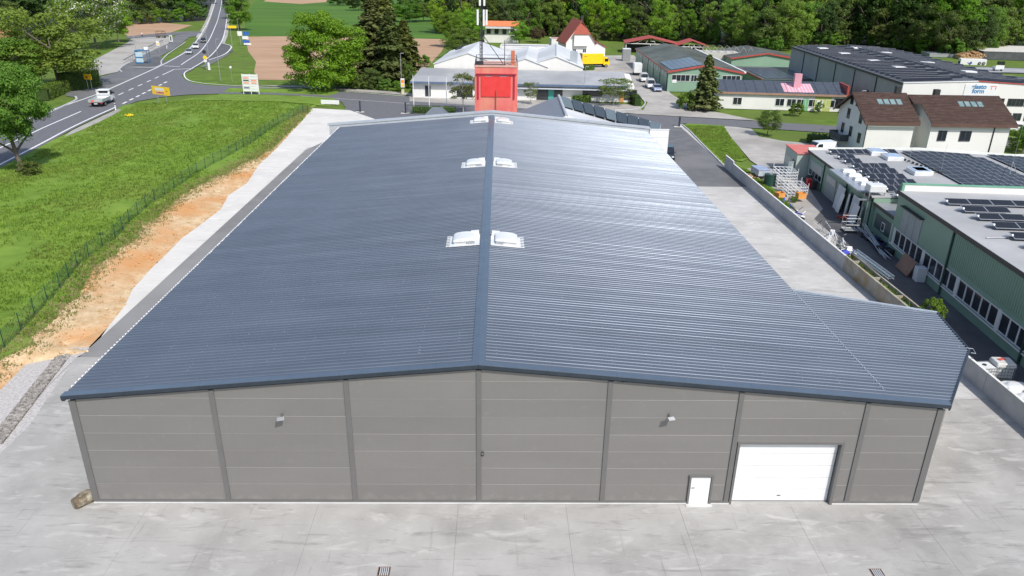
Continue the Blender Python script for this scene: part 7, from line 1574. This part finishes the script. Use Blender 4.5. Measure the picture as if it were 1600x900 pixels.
MB().box(2.4, 3.5, .6, 1.6, h + .25, h + 1.0).build('stop_box', M_white, T, bevel=.05)
p = at(249, 83); T = thing('bus_stop_sign', 'round topped yellow white bus stop sign on a post', 'sign', tuple(p)); h = hgt(p, 64); MB().cyl((0, 0, 0), (0, 0, h), .06).build('post', M_steel, T); o = MB().box(-.5, .5, -.1, -.04, h - 1.4, h).build('board', M_white, T); MB().box(-.35, .35, -.12, -.102, h - 1.0, h - .6).build('marking', M_ys, o)
p = at(268, 67); T = thing('info_board', 'white framed information board with dark centre beside the square', 'sign', tuple(p), R(-25)); MB().box(-.7, .7, -.06, .06, .3, 2.6).build('frame', M_white, T); MB().box(-.25, .25, -.08, -.062, .8, 2.2).build('poster', M_dark, T)
rf2 = thing('low_railing', 'low pale railing with dark top bars along the paved square', 'railing', (0, 0, 0)); q = resample(pix([(194, 99), (212, 89), (232, 78), (246, 71), (258, 66)]), 3.2)
for a, c in zip(q, q[1:]):
    d = (c - a); e = a + d * .86; b = MB(); b.cyl((a.x, a.y, .95), (e.x, e.y, .95), .09, n=6); b.build('top_bar', M_fasc, rf2); b = MB(); b.cyl((a.x, a.y, 0), (a.x, a.y, .95), .05, n=6); b.cyl((e.x, e.y, 0), (e.x, e.y, .95), .05, n=6); b.build('posts', M_steel, rf2)
q = pix([(261, 76), (267, 70)]); MB().box(0, 3.2, 0, .15, .0, .9).build('slab', M_concL, thing('pale_barrier', 'short pale slab barrier at the end of the low railing', 'barrier', tuple(q[0]), heading(261, 76, 267, 70)))
p = at(252, 59); T = thing('old_cart', 'rusty dark frame cart parked at the far side of the square', 'cart', tuple(p), R(5)); b = MB()
for x in (-1.6, 1.6):
    for y in (-.8, .8): b.cyl((x, y, .5), (x, y, 2.4), .06, n=6)
for z in (.7, 1.5, 2.4): b.cyl((-1.6, -.8, z), (1.6, -.8, z), .06, n=6); b.cyl((-1.6, .8, z), (1.6, .8, z), .06, n=6)
b.cyl((-1.6, -.8, .7), (1.6, -.8, 2.4), .05, n=6); b.build('frame', mat('rust_dark', (.08, .05, .035)), T); MB().box(-1.7, 1.7, -.85, .85, .5, .68).build('deck', mat('rust_dark', (.08, .05, .035)), T); wheels(T, (-1.1, 1.1), 1.8, .35, .18)
# person
def person(p, rz, lab, shirt, trousers):
    T = thing('person', lab, 'person', tuple(p), rz)
    me = bpy.data.meshes.new('body'); V = [(0, 0, .95), (0, 0, 1.2), (0, 0, 1.42), (0, 0, 1.52), (0, .01, 1.66), (.19, 0, 1.4), (.25, .03, 1.13), (.24, -.08, .92), (-.19, 0, 1.4), (-.25, -.02, 1.13), (-.24, -.1, .93), (.1, 0, .9), (.11, -.06, .5), (.11, .02, .08), (.11, -.12, .04), (-.1, 0, .9), (-.11, .08, .5), (-.11, .18, .09), (-.11, .06, .04)]
    E_ = [(0, 1), (1, 2), (2, 3), (3, 4), (2, 5), (5, 6), (6, 7), (2, 8), (8, 9), (9, 10), (0, 11), (11, 12), (12, 13), (13, 14), (0, 15), (15, 16), (16, 17), (17, 18)]
    me.from_pydata(V, E_, []); me.materials.append(mat('skin', (.5, .3, .22))); o = bpy.data.objects.new('body', me); COL.objects.link(o); o.parent = T
    md = o.modifiers.new('skin', 'SKIN'); rad = [.14, .13, .14, .055, .1, .06, .045, .035, .06, .045, .035, .09, .065, .045, .04, .09, .065, .045, .04]
    for i, r in enumerate(rad): me.skin_vertices[0].data[i].radius = (r, r * .8); 
    me.skin_vertices[0].data[0].use_root = True; o.modifiers.new('sub', 'SUBSURF').levels = 1; o.modifiers['sub'].render_levels = 1
    MB().loft([[(math.cos(a) * rx, math.sin(a) * ry, z) for a in [k * .785 for k in range(8)]] for z, rx, ry in ((.88, .19, .14), (1.1, .18, .13), (1.38, .235, .14), (1.47, .12, .1))]).build('shirt', shirt, T, smooth=True)
    for s_, fy in ((1, -.04), (-1, .1)): MB().loft([[(s_ * .1 + math.cos(a) * r, yy + math.sin(a) * r, z) for a in [k * .785 for k in range(8)]] for z, r, yy in ((.95, .11, 0), (.5, .085, fy), (.1, .065, fy + .04))]).build('trouser_leg', trousers, T, smooth=True)
    MB().loft([[(math.cos(a) * r, .02 + math.sin(a) * r, z) for a in [k * .785 for k in range(8)]] for z, r in ((1.66, .11), (1.74, .1), (1.79, .04))]).build('hair', mat('hair', (.04, .03, .02)), T, smooth=True)
    return T
person(at(222.5, 57.5), R(30), 'person in a white shirt and dark trousers walking on the back lane', M_white, mat('dark_cloth', (.03, .03, .05)))
# mailbox, parcel box, small things
p = at(1085, 171); T = thing('street_cabinet', 'small white street cabinet at the foot of the fir', 'cabinet', tuple(at(1085, 172))); MB().box(-.35, .35, -.2, .2, 0, 1.4).build('body', M_white, T, bevel=.03); MB().box(-.3, .3, -.22, -.2, .15, 1.3).build('door', M_rw, T)
T = thing('utility_cover', 'yellow flowering clump on the meadow beside the road shoulder', 'flowers', tuple(at(202, 182, .1))); T.name = 'flower_clump'; part('blossoms', leaf_mesh('blossoms', np.random.default_rng(3).normal(size=(220, 3)) * np.array([.35, .2, .08]) + np.array([0, 0, .25]), np.random.default_rng(4).normal(size=(220, 3)), .12, mat('yellow_flower', (.7, .55, .02)), np.random.default_rng(5)), T)
T = thing('blue_barrels', 'blue plastic tub behind the hall beside the red tower', 'tub', tuple(at(737, 178, 0))); MB().box(-.6, .6, -.4, .4, 2.2, 3.0).build('tub', M_sb, T, bevel=.08); MB().box(-.7, .7, -.5, .5, 0, 2.18).build('stand', M_conw, T); T.location = (atY(737, 172, 110).x, 110, 0)
